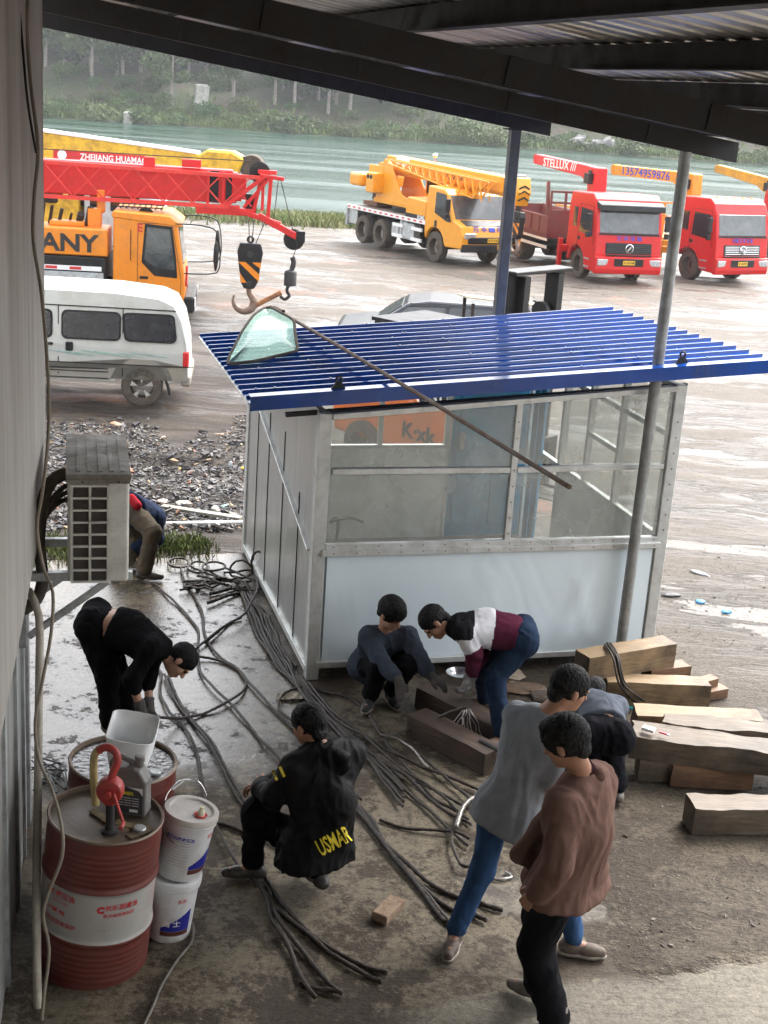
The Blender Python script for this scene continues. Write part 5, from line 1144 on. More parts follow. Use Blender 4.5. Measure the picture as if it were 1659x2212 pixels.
# ================================================================ people: implicit surfaces turned into one continuous mesh each
def sdf_grid(prims, h, pad=.03):
    lo = np.array([1e9] * 3); hi = -lo
    for p in prims:
        if p[0] == 'c': pts = [np.array(p[1]) - max(p[3], p[4]), np.array(p[1]) + max(p[3], p[4]), np.array(p[2]) - max(p[3], p[4]), np.array(p[2]) + max(p[3], p[4])]
        elif p[0] == 'e': pts = [np.array(p[1]) - max(p[2]), np.array(p[1]) + max(p[2])]
        else: continue
        lo = np.minimum(lo, np.min(pts, 0)); hi = np.maximum(hi, np.max(pts, 0))
    lo -= pad + h * 2; hi += pad + h * 2
    n = np.ceil((hi - lo) / h).astype(int) + 1; D = np.full(n, .2, np.float32)
    for p in prims:
        if p[0] in ('c', 'xc'): a, b, ra, rb = np.array(p[1], float), np.array(p[2], float), p[3], p[4]; k = p[5] if len(p) > 5 else .02; m = max(ra, rb) + k * 2 + .02; bl = np.minimum(a, b) - m; bh = np.maximum(a, b) + m
        elif p[0] in ('e', 'xe'): c, r = np.array(p[1], float), np.array(p[2], float); k = p[4] if len(p) > 4 else .02; m = r.max() + k * 2 + .02; bl = c - m; bh = c + m
        elif p[0] == 'xp': k = p[3] if len(p) > 3 else .004; bl = lo; bh = hi
        i0 = np.clip(np.floor((bl - lo) / h).astype(int), 0, n - 1); i1 = np.clip(np.ceil((bh - lo) / h).astype(int) + 1, 1, n)
        if (i1 <= i0).any(): continue
        sl = tuple(slice(i0[q], i1[q]) for q in range(3))
        G = np.meshgrid(*[lo[q] + h * np.arange(i0[q], i1[q]) for q in range(3)], indexing='ij', sparse=True)
        if p[0] in ('c', 'xc'):
            ab = b - a; L2 = max(float(ab @ ab), 1e-9)
            t = np.clip(((G[0] - a[0]) * ab[0] + (G[1] - a[1]) * ab[1] + (G[2] - a[2]) * ab[2]) / L2, 0, 1)
            d = np.sqrt((G[0] - a[0] - t * ab[0]) ** 2 + (G[1] - a[1] - t * ab[1]) ** 2 + (G[2] - a[2] - t * ab[2]) ** 2) - (ra + (rb - ra) * t)
        elif p[0] in ('e', 'xe'):
            Rm = np.array(p[3]) if p[3] is not None else np.eye(3)   # rows = local axes
            q = [(Rm[i, 0] * (G[0] - c[0]) + Rm[i, 1] * (G[1] - c[1]) + Rm[i, 2] * (G[2] - c[2])) for i in range(3)]
            k0 = np.sqrt(sum((q[i] / r[i]) ** 2 for i in range(3))) + 1e-6; k1 = np.sqrt(sum((q[i] / r[i] ** 2) ** 2 for i in range(3))) + 1e-6; d = k0 * (k0 - 1) / k1
        else:
            nn = np.array(p[2]); d = (G[0] - p[1][0]) * nn[0] + (G[1] - p[1][1]) * nn[1] + (G[2] - p[1][2]) * nn[2]; d = -d
        A = D[sl]
        if p[0][0] == 'x':
            d = -d; hh = np.clip(.5 - .5 * (A - d) / k, 0, 1); D[sl] = A + (d - A) * hh + k * hh * (1 - hh)
        else:
            hh = np.clip(.5 + .5 * (A - d) / k, 0, 1); D[sl] = A + (d - A) * hh - k * hh * (1 - hh)
    return D, lo
def surf(prims, h=.009):
    D, lo = sdf_grid(prims, h); S = D < 0; C = np.zeros(tuple(np.array(D.shape) - 1), np.int8)
    for o in np.ndindex(2, 2, 2): C += S[o[0]:o[0] + C.shape[0], o[1]:o[1] + C.shape[1], o[2]:o[2] + C.shape[2]]
    idx = np.argwhere((C > 0) & (C < 8)); V = np.zeros((len(idx), 3)); cnt = np.zeros(len(idx))
    for ax in range(3):
        for o in np.ndindex(2, 2):
            o1 = list(o); o1.insert(ax, 0); o2 = list(o); o2.insert(ax, 1)
            i1 = idx + o1; i2 = idx + o2; d1 = D[i1[:, 0], i1[:, 1], i1[:, 2]]; d2 = D[i2[:, 0], i2[:, 1], i2[:, 2]]
            m = (d1 < 0) != (d2 < 0); t = np.where(m, d1 / (d1 - d2 + 1e-12), 0)
            p = np.array(o1, float)[None].repeat(len(idx), 0); p[:, ax] += t; V += p * m[:, None]; cnt += m
    V = (V / cnt[:, None] + idx) * h + lo
    vid = np.full(C.shape, -1, np.int64); vid[idx[:, 0], idx[:, 1], idx[:, 2]] = np.arange(len(idx)); F = []
    for ax in range(3):
        sl1 = [slice(None)] * 3; sl2 = [slice(None)] * 3; sl1[ax] = slice(0, -1); sl2[ax] = slice(1, None)
        ch = np.argwhere(S[tuple(sl1)] != S[tuple(sl2)]); b_, c_ = (ax + 1) % 3, (ax + 2) % 3
        ch = ch[(ch[:, b_] > 0) & (ch[:, c_] > 0) & (ch[:, b_] < C.shape[b_]) & (ch[:, c_] < C.shape[c_])]
        q = []
        for db, dc in ((-1, -1), (0, -1), (0, 0), (-1, 0)):
            e = ch.copy(); e[:, b_] += db; e[:, c_] += dc; q.append(vid[e[:, 0], e[:, 1], e[:, 2]])
        q = np.stack(q, 1); s = S[ch[:, 0], ch[:, 1], ch[:, 2]]; q = np.where(s[:, None], q, q[:, ::-1]); F.append(q[(q >= 0).all(1)])
    return V, np.concatenate(F)
def surf_obj(name, prims, m, parent, h=.009, fold=0, freq=9, stretch=(1, 1, .45), mi=None, keep=None):
    V, F = surf(prims, h); V = V.tolist()
    me = bpy.data.meshes.new(name); me.from_pydata(V, [], F.tolist()); me.update()
    if fold:
        n = len(me.vertices); nr = np.zeros(n * 3); me.vertex_normals.foreach_get('vector', nr) if hasattr(me, 'vertex_normals') else me.vertices.foreach_get('normal', nr); nr = nr.reshape(-1, 3)
        for i, v in enumerate(me.vertices):
            p = Vector((v.co.x * stretch[0], v.co.y * stretch[1], v.co.z * stretch[2])) * freq
            q = noise.noise(p * .5 + Vector((3, 1, 7))) * 1.4
            f = (1 - 2.4 * abs(noise.noise(p + Vector((q, q, q))))) * .9 + (1 - 2.4 * abs(noise.noise(p * 2.1 + Vector((q * 2, 5, q))))) * .5 - .5
            v.co += Vector(nr[i]) * f * fold
    ms = m if isinstance(m, list) else [m]
    for m_ in ms: me.materials.append(m_)
    for pl in me.polygons:
        pl.use_smooth = True
        if mi: pl.material_index = mi(pl.center)
    o = bpy.data.objects.new(name, me); col.objects.link(o); o.parent = parent
    return o
def V3(*a): return Vector(a)
def ik(a, b, pole, l1, l2):
    a, b = Vector(a), Vector(b); d = b - a; L = d.length
    if L > (l1 + l2) * .995: s = L / (l1 + l2); return a + d * (l1 / (l1 + l2))
    x = (l1 * l1 - l2 * l2 + L * L) / (2 * L); y = math.sqrt(max(l1 * l1 - x * x, 0)); d.normalize()
    p = Vector(pole); p = (p - d * p.dot(d)).normalized(); return a + d * x + p * y
def skin_mat(name, c): return mat(name, c, .5, 0, [q * .75 for q in c], .25, 14, .08, spec=.4)
M['skin'] = skin_mat('skin', (.42, .235, .155)); M['skin_tan'] = skin_mat('skin_tan', (.34, .175, .11))
M['hair'] = mat('hair', (.0045, .004, .0038), .6, 0, var=.3, bmp=.9, bscale=120, spec=.22, stretch=(1, 1, .3))
M['eye'] = mat('eye', (.02, .015, .012), .15)
def cloth(name, c, bs=.25, rough=.9, d=None):
    if max(c) < .06: c = [q * .55 for q in c]
    return mat(name, c, rough, 0, d or [q * .7 for q in c], .35, 6, .1, bmp=bs, bscale=220, spec=.08)
def head_prims(c, f, up, s=1.0, sh=0.0):
    f = Vector(f).normalized(); up = Vector(up); l = up.cross(f).normalized(); up = f.cross(l)
    Rm = [list(f), list(l), list(up)]
    T = lambda x, y, z: list(Vector(c) + (f * x + l * y + up * z) * s)
    E = lambda x, y, z, r, k=.015: ('e', T(x, y, z), [q * s for q in r], Rm, k)
    P = [E(-.012, 0, .03, (.098, .077, .093)), E(.028, 0, -.035, (.062, .058, .075)), E(.060, 0, -.085, (.026, .03, .024)), E(.05, .035, -.025, (.03, .025, .03)), E(.05, -.035, -.025, (.03, .025, .03)),
         ('c', T(.088, 0, .012), T(.108, 0, -.026), .009, .014, .010), E(.086, 0, -.058, (.013, .025, .007), .006), E(.084, 0, -.070, (.012, .020, .007), .006),
         ('c', T(.083, .045, .024), T(.092, .012, .022), .010, .010, .012), ('c', T(.083, -.045, .024), T(.092, -.012, .022), .010, .010, .012),
         E(-.004, .080, -.005, (.020, .010, .032), .006), E(-.004, -.080, -.005, (.020, .010, .032), .006)]
    return P, T, Rm, f, l, up
def hand_prims(w_, d, nrm, s=1.0, curl=.6, spread=.2, side=1, thick=0.0):
    """wrist w_, direction d to the knuckles, nrm = palm side; side=+1: thumb on +(d x nrm)"""
    d = Vector(d).normalized(); nrm = Vector(nrm); t = d.cross(nrm).normalized() * side; nrm = nrm - d * nrm.dot(d); nrm.normalize(); w_ = Vector(w_); P = []
    P.append(('c', list(w_), list(w_ + d * .03 * s), .024 + thick, .024 + thick, .02))
    for o in (-.024, -.008, .009, .026): P.append(('c', list(w_ + d * .025 * s + t * o * .7), list(w_ + d * .085 * s + t * o), .0135 + thick, .0125 + thick, .008))
    for o, L in ((.027, .070), (.009, .080), (-.009, .075), (-.026, .058)):
        a = w_ + d * .088 * s + t * o; dd = (d + t * o * spread * 8).normalized(); r = .0088 + thick * .8
        for i in range(3):
            an = curl * (.5 + i * .75); q = a + (dd * math.cos(an) + nrm * math.sin(an)) * L * s * (.44, .32, .24)[i]
            P.append(('c', list(a), list(q), r, r * .92, .004)); a = q; r *= .93
    a = w_ + d * .03 * s + t * .022; b_ = a + (d * .6 + t * .75 + nrm * .3).normalized() * .042 * s; c_ = b_ + (d * .9 + t * .25 + nrm * .5 * curl).normalized() * .034 * s
    P += [('c', list(a), list(b_), .013 + thick, .011 + thick, .01), ('c', list(b_), list(c_), .0105 + thick, .009 + thick, .004)]
    return P
def limb(a, b, c, r): return [('c', list(a), list(b), r[0], r[1], .03), ('c', list(b), list(c), r[2], r[3], .03)]
def person(label, J, top, bottom, shoe, skin='skin', hairstyle='short', sleeve=(1, 1), glove=None, fold=.008, hem=0, hemflare=0, top_mi=None, mid=None, shoeh=.0, bare_ankle=False, hand_kw=None, neckskin=.05, lens=(.43, .42, .29, .26), head_s=1.0, tr=1.0, collar=None, sole=None, name='person'):
    base = Vector((J['pel'].x, J['pel'].y, 0)); root = empty(name, base, 0, label, 'person')
    loc = lambda v: Vector(v) - base
    g = {k: (loc(v) if k not in ('f', 'up', 'bf', 'hdL', 'hdR', 'hnL', 'hnR', 'pkL', 'pkR', 'peL', 'peR', 'toL', 'toR') else Vector(v)) for k, v in J.items()}
    nk, pl, hd_ = g['neck'], g['pel'], g['head']
    spd = (nk - pl).normalized(); mid_ = g.get('mid', pl.lerp(nk, .5))
    for s in 'LR':
        if 'hip' + s not in g: g['hip' + s] = pl
        if 'kn' + s not in g: g['kn' + s] = ik(g['hip' + s], g['an' + s], g.get('pk' + s, g['bf']), lens[0], lens[1])
        if 'el' + s not in g: g['el' + s] = ik(g['sh' + s], g['wr' + s], g.get('pe' + s, -g['bf']), lens[2], lens[3])
    skm = M[skin]
    HP, T, Rm, f, l, up = head_prims(hd_, g['f'], g.get('up', (0, 0, 1)), head_s)
    body = list(HP) + [('c', T(-.025, 0, -.06), list(nk), .050, .058, .03)]
    def torso(e, k=.06):
        P = []
        for s in 'LR':
            sh = g['sh' + s]; hp = g['hip' + s]; ins = nk.lerp(sh, .62); ch = ins.lerp(hp, .22)
            P.append(('c', list(nk.lerp(sh, .25)), list(sh), .055 + e, .056 + e, k))
            P.append(('c', list(ch), list(mid_.lerp(hp, .55)), .092 + e, .088 + e, k)); P.append(('c', list(mid_.lerp(hp, .45)), list(hp), .088 + e, .098 + e, k))
        P.append(('c', list(nk.lerp(pl, .2)), list(mid_), .095 + e, .095 + e, k)); P.append(('c', list(mid_), list(pl), .095 + e, .095 + e, k)); return P
    body += torso(-.012)
    for s in 'LR':
        body += limb(g['sh' + s], g['el' + s], g['wr' + s], (.043, .037, .036, .025))
        body += limb(g['hip' + s], g['kn' + s], g['an' + s], (.078, .052, .050, .034))
        to = g['to' + s]; hand = hand_kw or {}
        if 'hd' + s in g: body += hand_prims(g['wr' + s], g['hd' + s], g.get('hn' + s, (0, 0, -1)), side=1 if s == 'R' else -1, **hand)
        else: body.append(('c', list(g['wr' + s]), list(g['wr' + s] + (g['wr' + s] - g['el' + s]).normalized() * .08), .03, .03, .02))
        body.append(('c', list(g['an' + s] - V3(0, 0, .03)), list(g['an' + s] + to * .13 - V3(0, 0, .045)), .032, .025, .02))
    surf_obj('body', body, skm, root, .0075)
    for s in (-1, 1): e_ = MB(); e_.ell(T(.083, s * .031, .004), (.011, .011, .008), 10, 6); e_.build('eye', M['eye'], root, smooth=180)
    # hair
    HS = {'short': (.008, .0), 'fringe': (.018, .02), 'thick': (.020, .0), 'fade': (.010, .0)}[hairstyle]
    hp_ = [('e', T(-.014, 0, .040), [(.100 + HS[0]) * head_s, (.079 + HS[0]) * head_s, (.090 + HS[0]) * head_s], Rm, .01)]
    if hairstyle == 'thick': hp_.append(('e', T(.03, .01, .105), [.065, .06, .03], Rm, .02))
    if hairstyle == 'fringe': hp_ += [('e', T(.062, 0, .058), [.045, .07, .042], Rm, .015), ('e', T(0, 0, .10), [.09, .07, .045], Rm, .02)]
    hp_.append(('e', T(-.075, 0, -.035), [.035, .058, .05], Rm, .015))
    cut = {'short': (.118, -.035), 'fringe': (.120, -.062), 'thick': (.114, -.035), 'fade': (.118, -.03)}[hairstyle]
    hp_ += [('xe', T(cut[0], 0, cut[1]), [.085, .10, .082], Rm, .008), ('xe', T(.035, .09, -.05), [.05, .03, .055], Rm, .006), ('xe', T(.035, -.09, -.05), [.05, .03, .055], Rm, .006), ('xe', T(.03, 0, -.10), [.11, .10, .07], Rm, .01)]
    hp_.append(('xe', T(-.004, .083, -.008), [.026, .02, .036], Rm, .004)); hp_.append(('xe', T(-.004, -.083, -.008), [.026, .02, .036], Rm, .004))
    surf_obj('hair', hp_, M['hair'], root, .0055, fold=.0045, freq=80, stretch=(1, 1, .35))
    # trousers
    q = .018 * tr; tp = []; gl = 1 if tr > .6 else .80
    for s in 'LR':
        an = g['an' + s]; kn = g['kn' + s]; cuff = an + (kn - an).normalized() * (.09 if bare_ankle else .02)
        tp += [('c', list(g['hip' + s]), list(kn), .084 + q, .058 + q, .04), ('c', list(kn), list(cuff), .057 + q, (.045 if bare_ankle else .048) + q, .03), ('e', list(g['hip' + s] - g['bf'] * .035 * gl), [.10 * gl, .10 * gl, .11 * gl], None, .05)]
    tp += [('c', list(g['hipL']), list(g['hipR']), .098 * gl, .098 * gl, .04), ('c', list(pl), list(pl.lerp(mid_, .30 * gl)), .11 * gl, .105 * gl, .05)]
    if 'waistcut' in g: tp.append(('xp', list(g['waistcut']), list(spd * -1)))
    surf_obj('trousers', tp, bottom, root, .010, fold=fold, freq=8, stretch=(1, 1, .8))
    # top garment
    tt = torso(.010 if not mid else mid)
    lo_ = .012 if not mid else mid
    if hem > 0:
        d = -spd
        for s in 'LR': 
            hp = g['hip' + s]; hd = V3(0, 0, -1) if g.get('hemdown') else d
            tt.append(('c', list(hp), list(hp + hd * hem), .105 + lo_ + .005, .11 + lo_ + hemflare, .05))
        tt.append(('c', list(pl), list(pl + hd * hem), .11 + lo_, .115 + lo_ + hemflare, .05))
    cutp = pl - spd * (hem + .02) if hem >= 0 else pl.lerp(nk, -hem)
    tt.append(('xp', list(cutp), list(-spd), .012))
    for s, sv in zip('LR', sleeve):
        sh, el, wr = g['sh' + s], g['el' + s], g['wr' + s]
        if sv > .5: tt += [('c', list(sh), list(el), .052 + lo_, .044 + lo_, .03), ('c', list(el), list(el.lerp(wr, (sv - .5) * 2 * .97)), .043 + lo_, .034 + lo_, .02)]
        else: tt += [('c', list(sh), list(sh.lerp(el, sv * 2)), .054 + lo_, .056 + lo_, .03)]
    tt += [('xe', T(-.01, 0, .02), [.10, .085, .10], Rm, .01)]
    # keep everything on the neck side of the hem plane except sleeves (they are re-added)
    top_o = surf_obj('top', [p for p in tt], top, root, .010, fold=fold, freq=9, mi=top_mi and (lambda c: top_mi(c, g)))
    if collar: surf_obj('collar', [('c', list(nk + (hd_ - nk) * .05 + l * .0), list(nk + (hd_ - nk) * .25), .078, .070, .01), ('xc', list(nk), list(hd_), .062, .058, .004)], collar, root, .008)
    # shoes
    for s in 'LR':
        an, to = g['an' + s], g['to' + s].normalized(); sd_ = V3(-to.y, to.x, 0)
        fz = lambda a, z: list(V3(an.x, an.y, an.z) + to * a + V3(0, 0, z))
        sp_ = [('c', fz(-.045, -.045), fz(.10, -.052), .040, .036, .02), ('c', fz(.08, -.055), fz(.155, -.058), .038, .030, .02), ('c', fz(-.01, .0), fz(-.015, -.04), .046, .044, .02)]
        if shoeh: sp_.append(('c', fz(0, shoeh), fz(-.01, -.02), .056, .048, .02))
        sp_.append(('xp', fz(0, -.088), [0, 0, -1], .004))
        so_ = surf_obj('shoe', sp_, shoe, root, .009)
        if sole: surf_obj('sole', [('c', fz(-.045, -.066), fz(.10, -.066), .043, .042, .02), ('c', fz(.08, -.066), fz(.157, -.066), .042, .034, .02), ('xp', fz(0, -.094), [0, 0, -1], .004), ('xp', fz(0, -.068), [0, 0, 1], .004)], sole, so_, .008)
    if glove:
        for s in 'LR':
            if 'hd' + s in g:
                gp = hand_prims(g['wr' + s], g['hd' + s], g.get('hn' + s, (0, 0, -1)), side=1 if s == 'R' else -1, thick=.005, **(hand_kw or {}))
                e = g['el' + s]; w_ = g['wr' + s]; gp.append(('c', list(w_), list(w_.lerp(e, .25)), .034, .040, .02))
                surf_obj('glove', gp, glove, root, .0065, fold=.003, freq=30)
    root['_g'] = 1; del root['_g']
    return root, g, top_o
def mk(pel, neck, f, bf, shw=.19, hipw=.095, **kw):
    """fill shoulders and hips from a body-forward vector"""
    pel, neck = Vector(pel), Vector(neck); bf = Vector(bf).normalized(); up = (neck - pel).normalized()
    lft = up.cross(bf).normalized(); J = dict(pel=pel, neck=neck, f=f, bf=bf)
    J['shL'] = kw.pop('shL', neck + lft * shw - up * .07); J['shR'] = kw.pop('shR', neck - lft * shw - up * .07)
    hl = kw.pop('hl', None) or lft
    J['hipL'] = kw.pop('hipL', pel + Vector(hl) * hipw); J['hipR'] = kw.pop('hipR', pel - Vector(hl) * hipw)
    J.update(kw); return J
A_ = atY
m_shoe = mat('shoe_black', (.018, .018, .02), .25, 0, (.09, .075, .06), .5, 12)
m_sole = mat('sole_pale', (.32, .29, .24), .7, 0, (.14, .11, .09), .5, 14)
m_shoe_b = mat('shoe_brown', (.07, .042, .034), .6, 0, (.2, .17, .13), .5, 12)
m_boot = mat('boot', (.05, .05, .05), .3, 0, (.2, .17, .14), .6, 9)
# --- standing man in the brown jacket
nk = A_(1262, 1682, 5.82); pe = A_(1222, 1935, 5.84); pe.z = .91
J = mk(pe, nk, (-.78, .38, -.42), (-.8, .6, 0), .185, head=A_(1222, 1606, 5.76), wrL=A_(1163, 1925, 5.66), elL=A_(1206, 1868, 5.60), wrR=A_(1150, 1900, 6.05),
       anL=at(1200, 2210, .10), anR=at(1165, 2128, .11), toL=(-.95, -.1, 0), toR=(-.85, .5, 0), hdL=(-.5, .2, -.8), hnL=(.5, .5, 0))
J['shR'] += V3(-.02, -.02, .0); J['mid'] = pe.lerp(nk, .5) + V3(.03, -.02, 0)
brown = cloth('brown_jacket', (.145, .085, .068)); 
r_, g_, jk = person('man in a brown jacket standing with a hand in his pocket', J, brown, cloth('dark_trousers', (.014, .014, .017)), m_boot, 'skin_tan', 'thick', fold=.008, hem=.06, hemflare=.03, mid=.030, collar=cloth('maroon_collar', (.05, .015, .02)), shoeh=.08, tr=1.7)
# jacket front flap hanging open
b = MB(); fl = [g_['neck'] + V3(-.10, .03, -.05), g_['neck'] + V3(-.16, .0, -.18), g_['mid'] + V3(-.26, .05, -.04), g_['pel'] + V3(-.34, .06, -.0), g_['pel'] + V3(-.24, .16, -.10), g_['pel'] + V3(-.06, .16, -.1), g_['mid'] + V3(-.08, .14, 0), g_['neck'] + V3(-.05, .10, -.1)]
surf_obj('jacket_flap', [('c', list(g_['neck'] + V3(-.09, .05, -.12)), list(g_['pel'] + V3(-.24, .06, .06)), .045, .035, .05), ('c', list(g_['neck'] + V3(-.03, .06, -.14)), list(g_['pel'] + V3(-.10, .10, -.04)), .07, .07, .08), ('c', list(g_['pel'] + V3(-.24, .06, .06)), list(g_['pel'] + V3(-.10, .10, -.05)), .028, .05, .05)], brown, r_, .010, fold=.008)
surf_obj('collar_fold', [('c', list(g_['neck'] + V3(-.075, -.03, .0)), list(g_['neck'] + V3(.06, -.02, .035)), .028, .03, .03), ('c', list(g_['neck'] + V3(-.075, -.03, .0)), list(g_['neck'] + V3(-.12, -.0, -.10)), .026, .02, .03), ('c', list(g_['neck'] + V3(.06, -.02, .035)), list(g_['neck'] + V3(.04, .08, .03)), .03, .03, .03)], brown, r_, .009)
# --- striding man in grey t-shirt
nk = A_(1178, 1548, 6.62); pe = A_(1102, 1770, 6.55); pe.z = .84
J = mk(pe, nk, (.86, .30, -.28), (.66, .75, 0), .165, head=A_(1230, 1490, 6.62), elR=A_(1192, 1700, 6.44), wrR=A_(1250, 1740, 6.62), wrL=A_(1200, 1700, 7.0), elL=A_(1145, 1690, 6.95),
       anL=at(984, 2010, .10), anR=at(1240, 2030, .10), toL=(-.25, -.95, 0), toR=(.9, -.1, 0), knL=A_(1042, 1880, 6.58), hdR=(.6, .3, -.5), hnR=(-.5, 0, -.5))
person('man in a grey t-shirt and blue jeans striding, seen from behind', J, cloth('grey_tee', (.25, .265, .285)), cloth('blue_jeans', (.035, .075, .16), .3), m_shoe_b, 'skin_tan', 'fade', sleeve=(.42, .42), sole=m_sole, fold=.006, hem=.09, hemflare=.01, mid=.014, tr=.4)
# --- crouching man in the black padded jacket
nk = A_(697, 1618, 7.0); pe = A_(682, 1822, 6.95)
J = mk(pe, nk, (-.80, .55, -.28), (-.62, .78, 0), .2, head=A_(666, 1567, 7.04), wrL=A_(566, 1702, 7.12), wrR=A_(572, 1700, 7.3), elL=A_(592, 1722, 6.95),
       anL=at(546, 1868, .10), anR=at(690, 1885, .12), toL=(-.98, -.05, 0), toR=(-.6, .8, 0), pkL=(-.5, .3, 1), pkR=(-.3, .9, .6), hdL=(-.3, .5, -.1), hnL=(.6, .6, -.3), hdR=(-.5, .1, -.1), hnR=(.6, -.4, -.2))
J['knL'] = A_(552, 1752, 7.1); J['knR'] = J['pel'] + V3(-.12, .42, .22); J['mid'] = pe.lerp(nk, .5) + V3(.07, -.07, 0); J['shL'] = A_(634, 1662, 6.92)
blk = mat('black_padded', (.004, .004, .005), .6, 0, (.010, .0095, .009), .4, 5, .15, bmp=.25, bscale=90, spec=.14)
r_, g_, jk = person('man crouching with his back turned in a black padded jacket with yellow lettering', J, blk, cloth('black_trousers', (.009, .009, .011)), m_shoe, 'skin_tan', 'short', fold=.012, hem=.09, hemflare=.015, mid=.030, hand_kw=dict(curl=1.0))
surf_obj('hood', [('c', list(g_['neck'] + V3(-.06, -.05, .0)), list(g_['neck'] + V3(.11, -.06, .0)), .042, .042, .05), ('e', list(g_['neck'] + V3(.03, -.07, -.07)), [.13, .045, .08], None, .05)], blk, r_, .010, fold=.012)
bv = BVHTree.FromPolygons([v.co for v in jk.data.vertices], [p.vertices for p in jk.data.polygons])
def wrap_text(s, size, m, par, px0, py0, px1, py1, Y, bvh, base, off=.004, name='lettering', bold=.02):
    a = A_(px0, py0, Y) - base; c = A_(px1, py1, Y) - base; x = (c - a); W = x.length; x.normalize(); fw = (a + base - V3(0, 0, HC)).normalized()
    up = (-fw).cross(x).normalized(); 
    t = text(s, size, m, par, None, name, ext=0, bold=bold, fit=W); me = t.data
    bm_ = bmesh.new(); bm_.from_mesh(me); bmesh.ops.triangulate(bm_, faces=bm_.faces)
    for _ in range(2): bmesh.ops.subdivide_edges(bm_, edges=[e for e in bm_.edges if e.calc_length() > .015], cuts=1); 
    bmesh.ops.triangulate(bm_, faces=bm_.faces); bm_.to_mesh(me); bm_.free(); mid = (a + c) / 2
    for v in me.vertices:
        p = mid + x * v.co.x + up * v.co.y; o = p - fw * .8; h_ = bvh.ray_cast(o, fw)
        v.co = (h_[0] - fw * off) if h_[0] is not None and h_[3] < 1.4 else p
    return t
wrap_text('USMAR', .13, M['ink_yellow'], jk, 688, 1836, 757, 1800, 6.8, bv, r_.location)
wrap_text('▮▮', .06, M['ink_yellow'], jk, 590, 1674, 611, 1664, 6.9, bv, r_.location)
# --- crouching boy in dark blue-grey hoodie
nk = A_(833, 1376, 9.62); pe = A_(812, 1450, 9.80); pe.z = .24
J = mk(pe, nk, (.62, -.62, -.42), (.45, -.9, 0), .17, head=A_(845, 1327, 9.52), shR=A_(796, 1374, 9.56), shL=A_(882, 1376, 9.60), elR=A_(822, 1430, 9.38), wrR=A_(862, 1470, 9.22), elL=A_(902, 1418, 9.45), wrL=A_(930, 1460, 9.33),
       anR=at(800, 1500, .10), anL=at(846, 1492, .10), toR=(-.2, -.95, 0), toL=(.3, -.9, 0), knR=A_(822, 1438, 9.38), knL=A_(884, 1436, 9.42), hdR=(.15, -.25, -.9), hnR=(-.3, .8, 0), hdL=(.8, -.3, -.4), hnL=(0, 0, -1))
nav = cloth('navy_hoodie', (.045, .055, .075)); glv = cloth('work_glove', (.10, .09, .085), .5)
r_, g_, jk = person('boy with thick black hair crouching in a dark blue hoodie against the shed panel', J, nav, cloth('black_pants', (.010, .010, .013)), mat('sneaker', (.012, .012, .013), .6, 0, (.1, .09, .08), .3, 20), 'skin', 'fringe', sole=m_sole, sleeve=(.88, .88), glove=glv, fold=.008, hem=.05, hand_kw=dict(curl=.35), mid=.022)
surf_obj('hood', [('c', list(g_['neck'] + V3(-.07, .03, .0)), list(g_['neck'] + V3(.07, .05, .0)), .04, .04, .03), ('c', list(g_['neck'] + V3(-.06, -.02, -.02)), list(g_['neck'] + V3(.02, -.11, -.09)), .025, .02, .02), ('c', list(g_['neck'] + V3(.07, -.02, -.02)), list(g_['neck'] + V3(.03, -.11, -.09)), .025, .02, .02)], cloth('hood_dark', (.025, .032, .05)), r_, .009)
# --- bending man in the colour-block sweater
nk = A_(974, 1350, 9.28); pe = A_(1128, 1378, 9.28)
J = mk(pe, nk, (-.52, -.25, -.82), (-.15, -.05, -1), .17, hl=(0, -1, 0), up=(-.8, 0, .3), head=A_(940, 1345, 9.25), shL=A_(1000, 1366, 9.12), shR=A_(1000, 1362, 9.46), elL=A_(1024, 1412, 9.10), wrL=A_(1020, 1462, 9.16), elR=A_(1040, 1412, 9.38), wrR=A_(1012, 1462, 9.32),
       anL=at(1086, 1586, .12), anR=A_(1048, 1508, 9.42), toL=(-.7, -.6, 0), toR=(-.95, .05, 0), knL=A_(1068, 1462, 9.12), knR=A_(1046, 1452, 9.40), hdL=(-.25, -.2, -.95), hnL=(-.8, .3, 0), hdR=(-.35, -.5, -.8), hnR=(-.8, .3, 0))
J['mid'] = pe.lerp(nk, .5) + V3(0, 0, .05)
sw = [cloth('sweater_black', (.022, .022, .026)), cloth('sweater_white', (.62, .62, .64), .2), cloth('sweater_maroon', (.075, .014, .032))]
def sweater(c, g):
    ax_ = (g['pel'] - g['neck']); t = (c - g['neck']).dot(ax_) / ax_.length_squared
    for s in 'LR':
        sh, el, wr = g['sh' + s], g['el' + s], g['wr' + s]
        d1 = (el - sh); u = (c - sh).dot(d1) / d1.length_squared; ds = (c - sh - d1 * max(0, min(1, u))).length
        d2 = (wr - el); u2 = (c - el).dot(d2) / d2.length_squared; ds2 = (c - el - d2 * max(0, min(1, u2))).length
        if ds2 < .075 and u2 > .0 and c.z < el.z + .03: return 2
        if ds < .08 and u > .15 and c.z < sh.z - .03: return 1 if u < .85 else 2
    return 0 if t < .28 else (1 if t < .56 else 2)
jean = cloth('dark_jeans', (.018, .032, .062), .3)
person('man bending over the beams in a black, white and maroon sweater and jeans', J, sw, jean, mat('sandal', (.22, .15, .11), .6, 0, (.14, .11, .09), .5, 10), 'skin_tan', 'short', sleeve=(.9, .9), glove=cloth('grey_glove', (.30, .29, .28), .5, d=(.10, .09, .08)), fold=.008, hem=-.04, top_mi=sweater, hand_kw=dict(curl=.9), mid=.016, tr=.9)
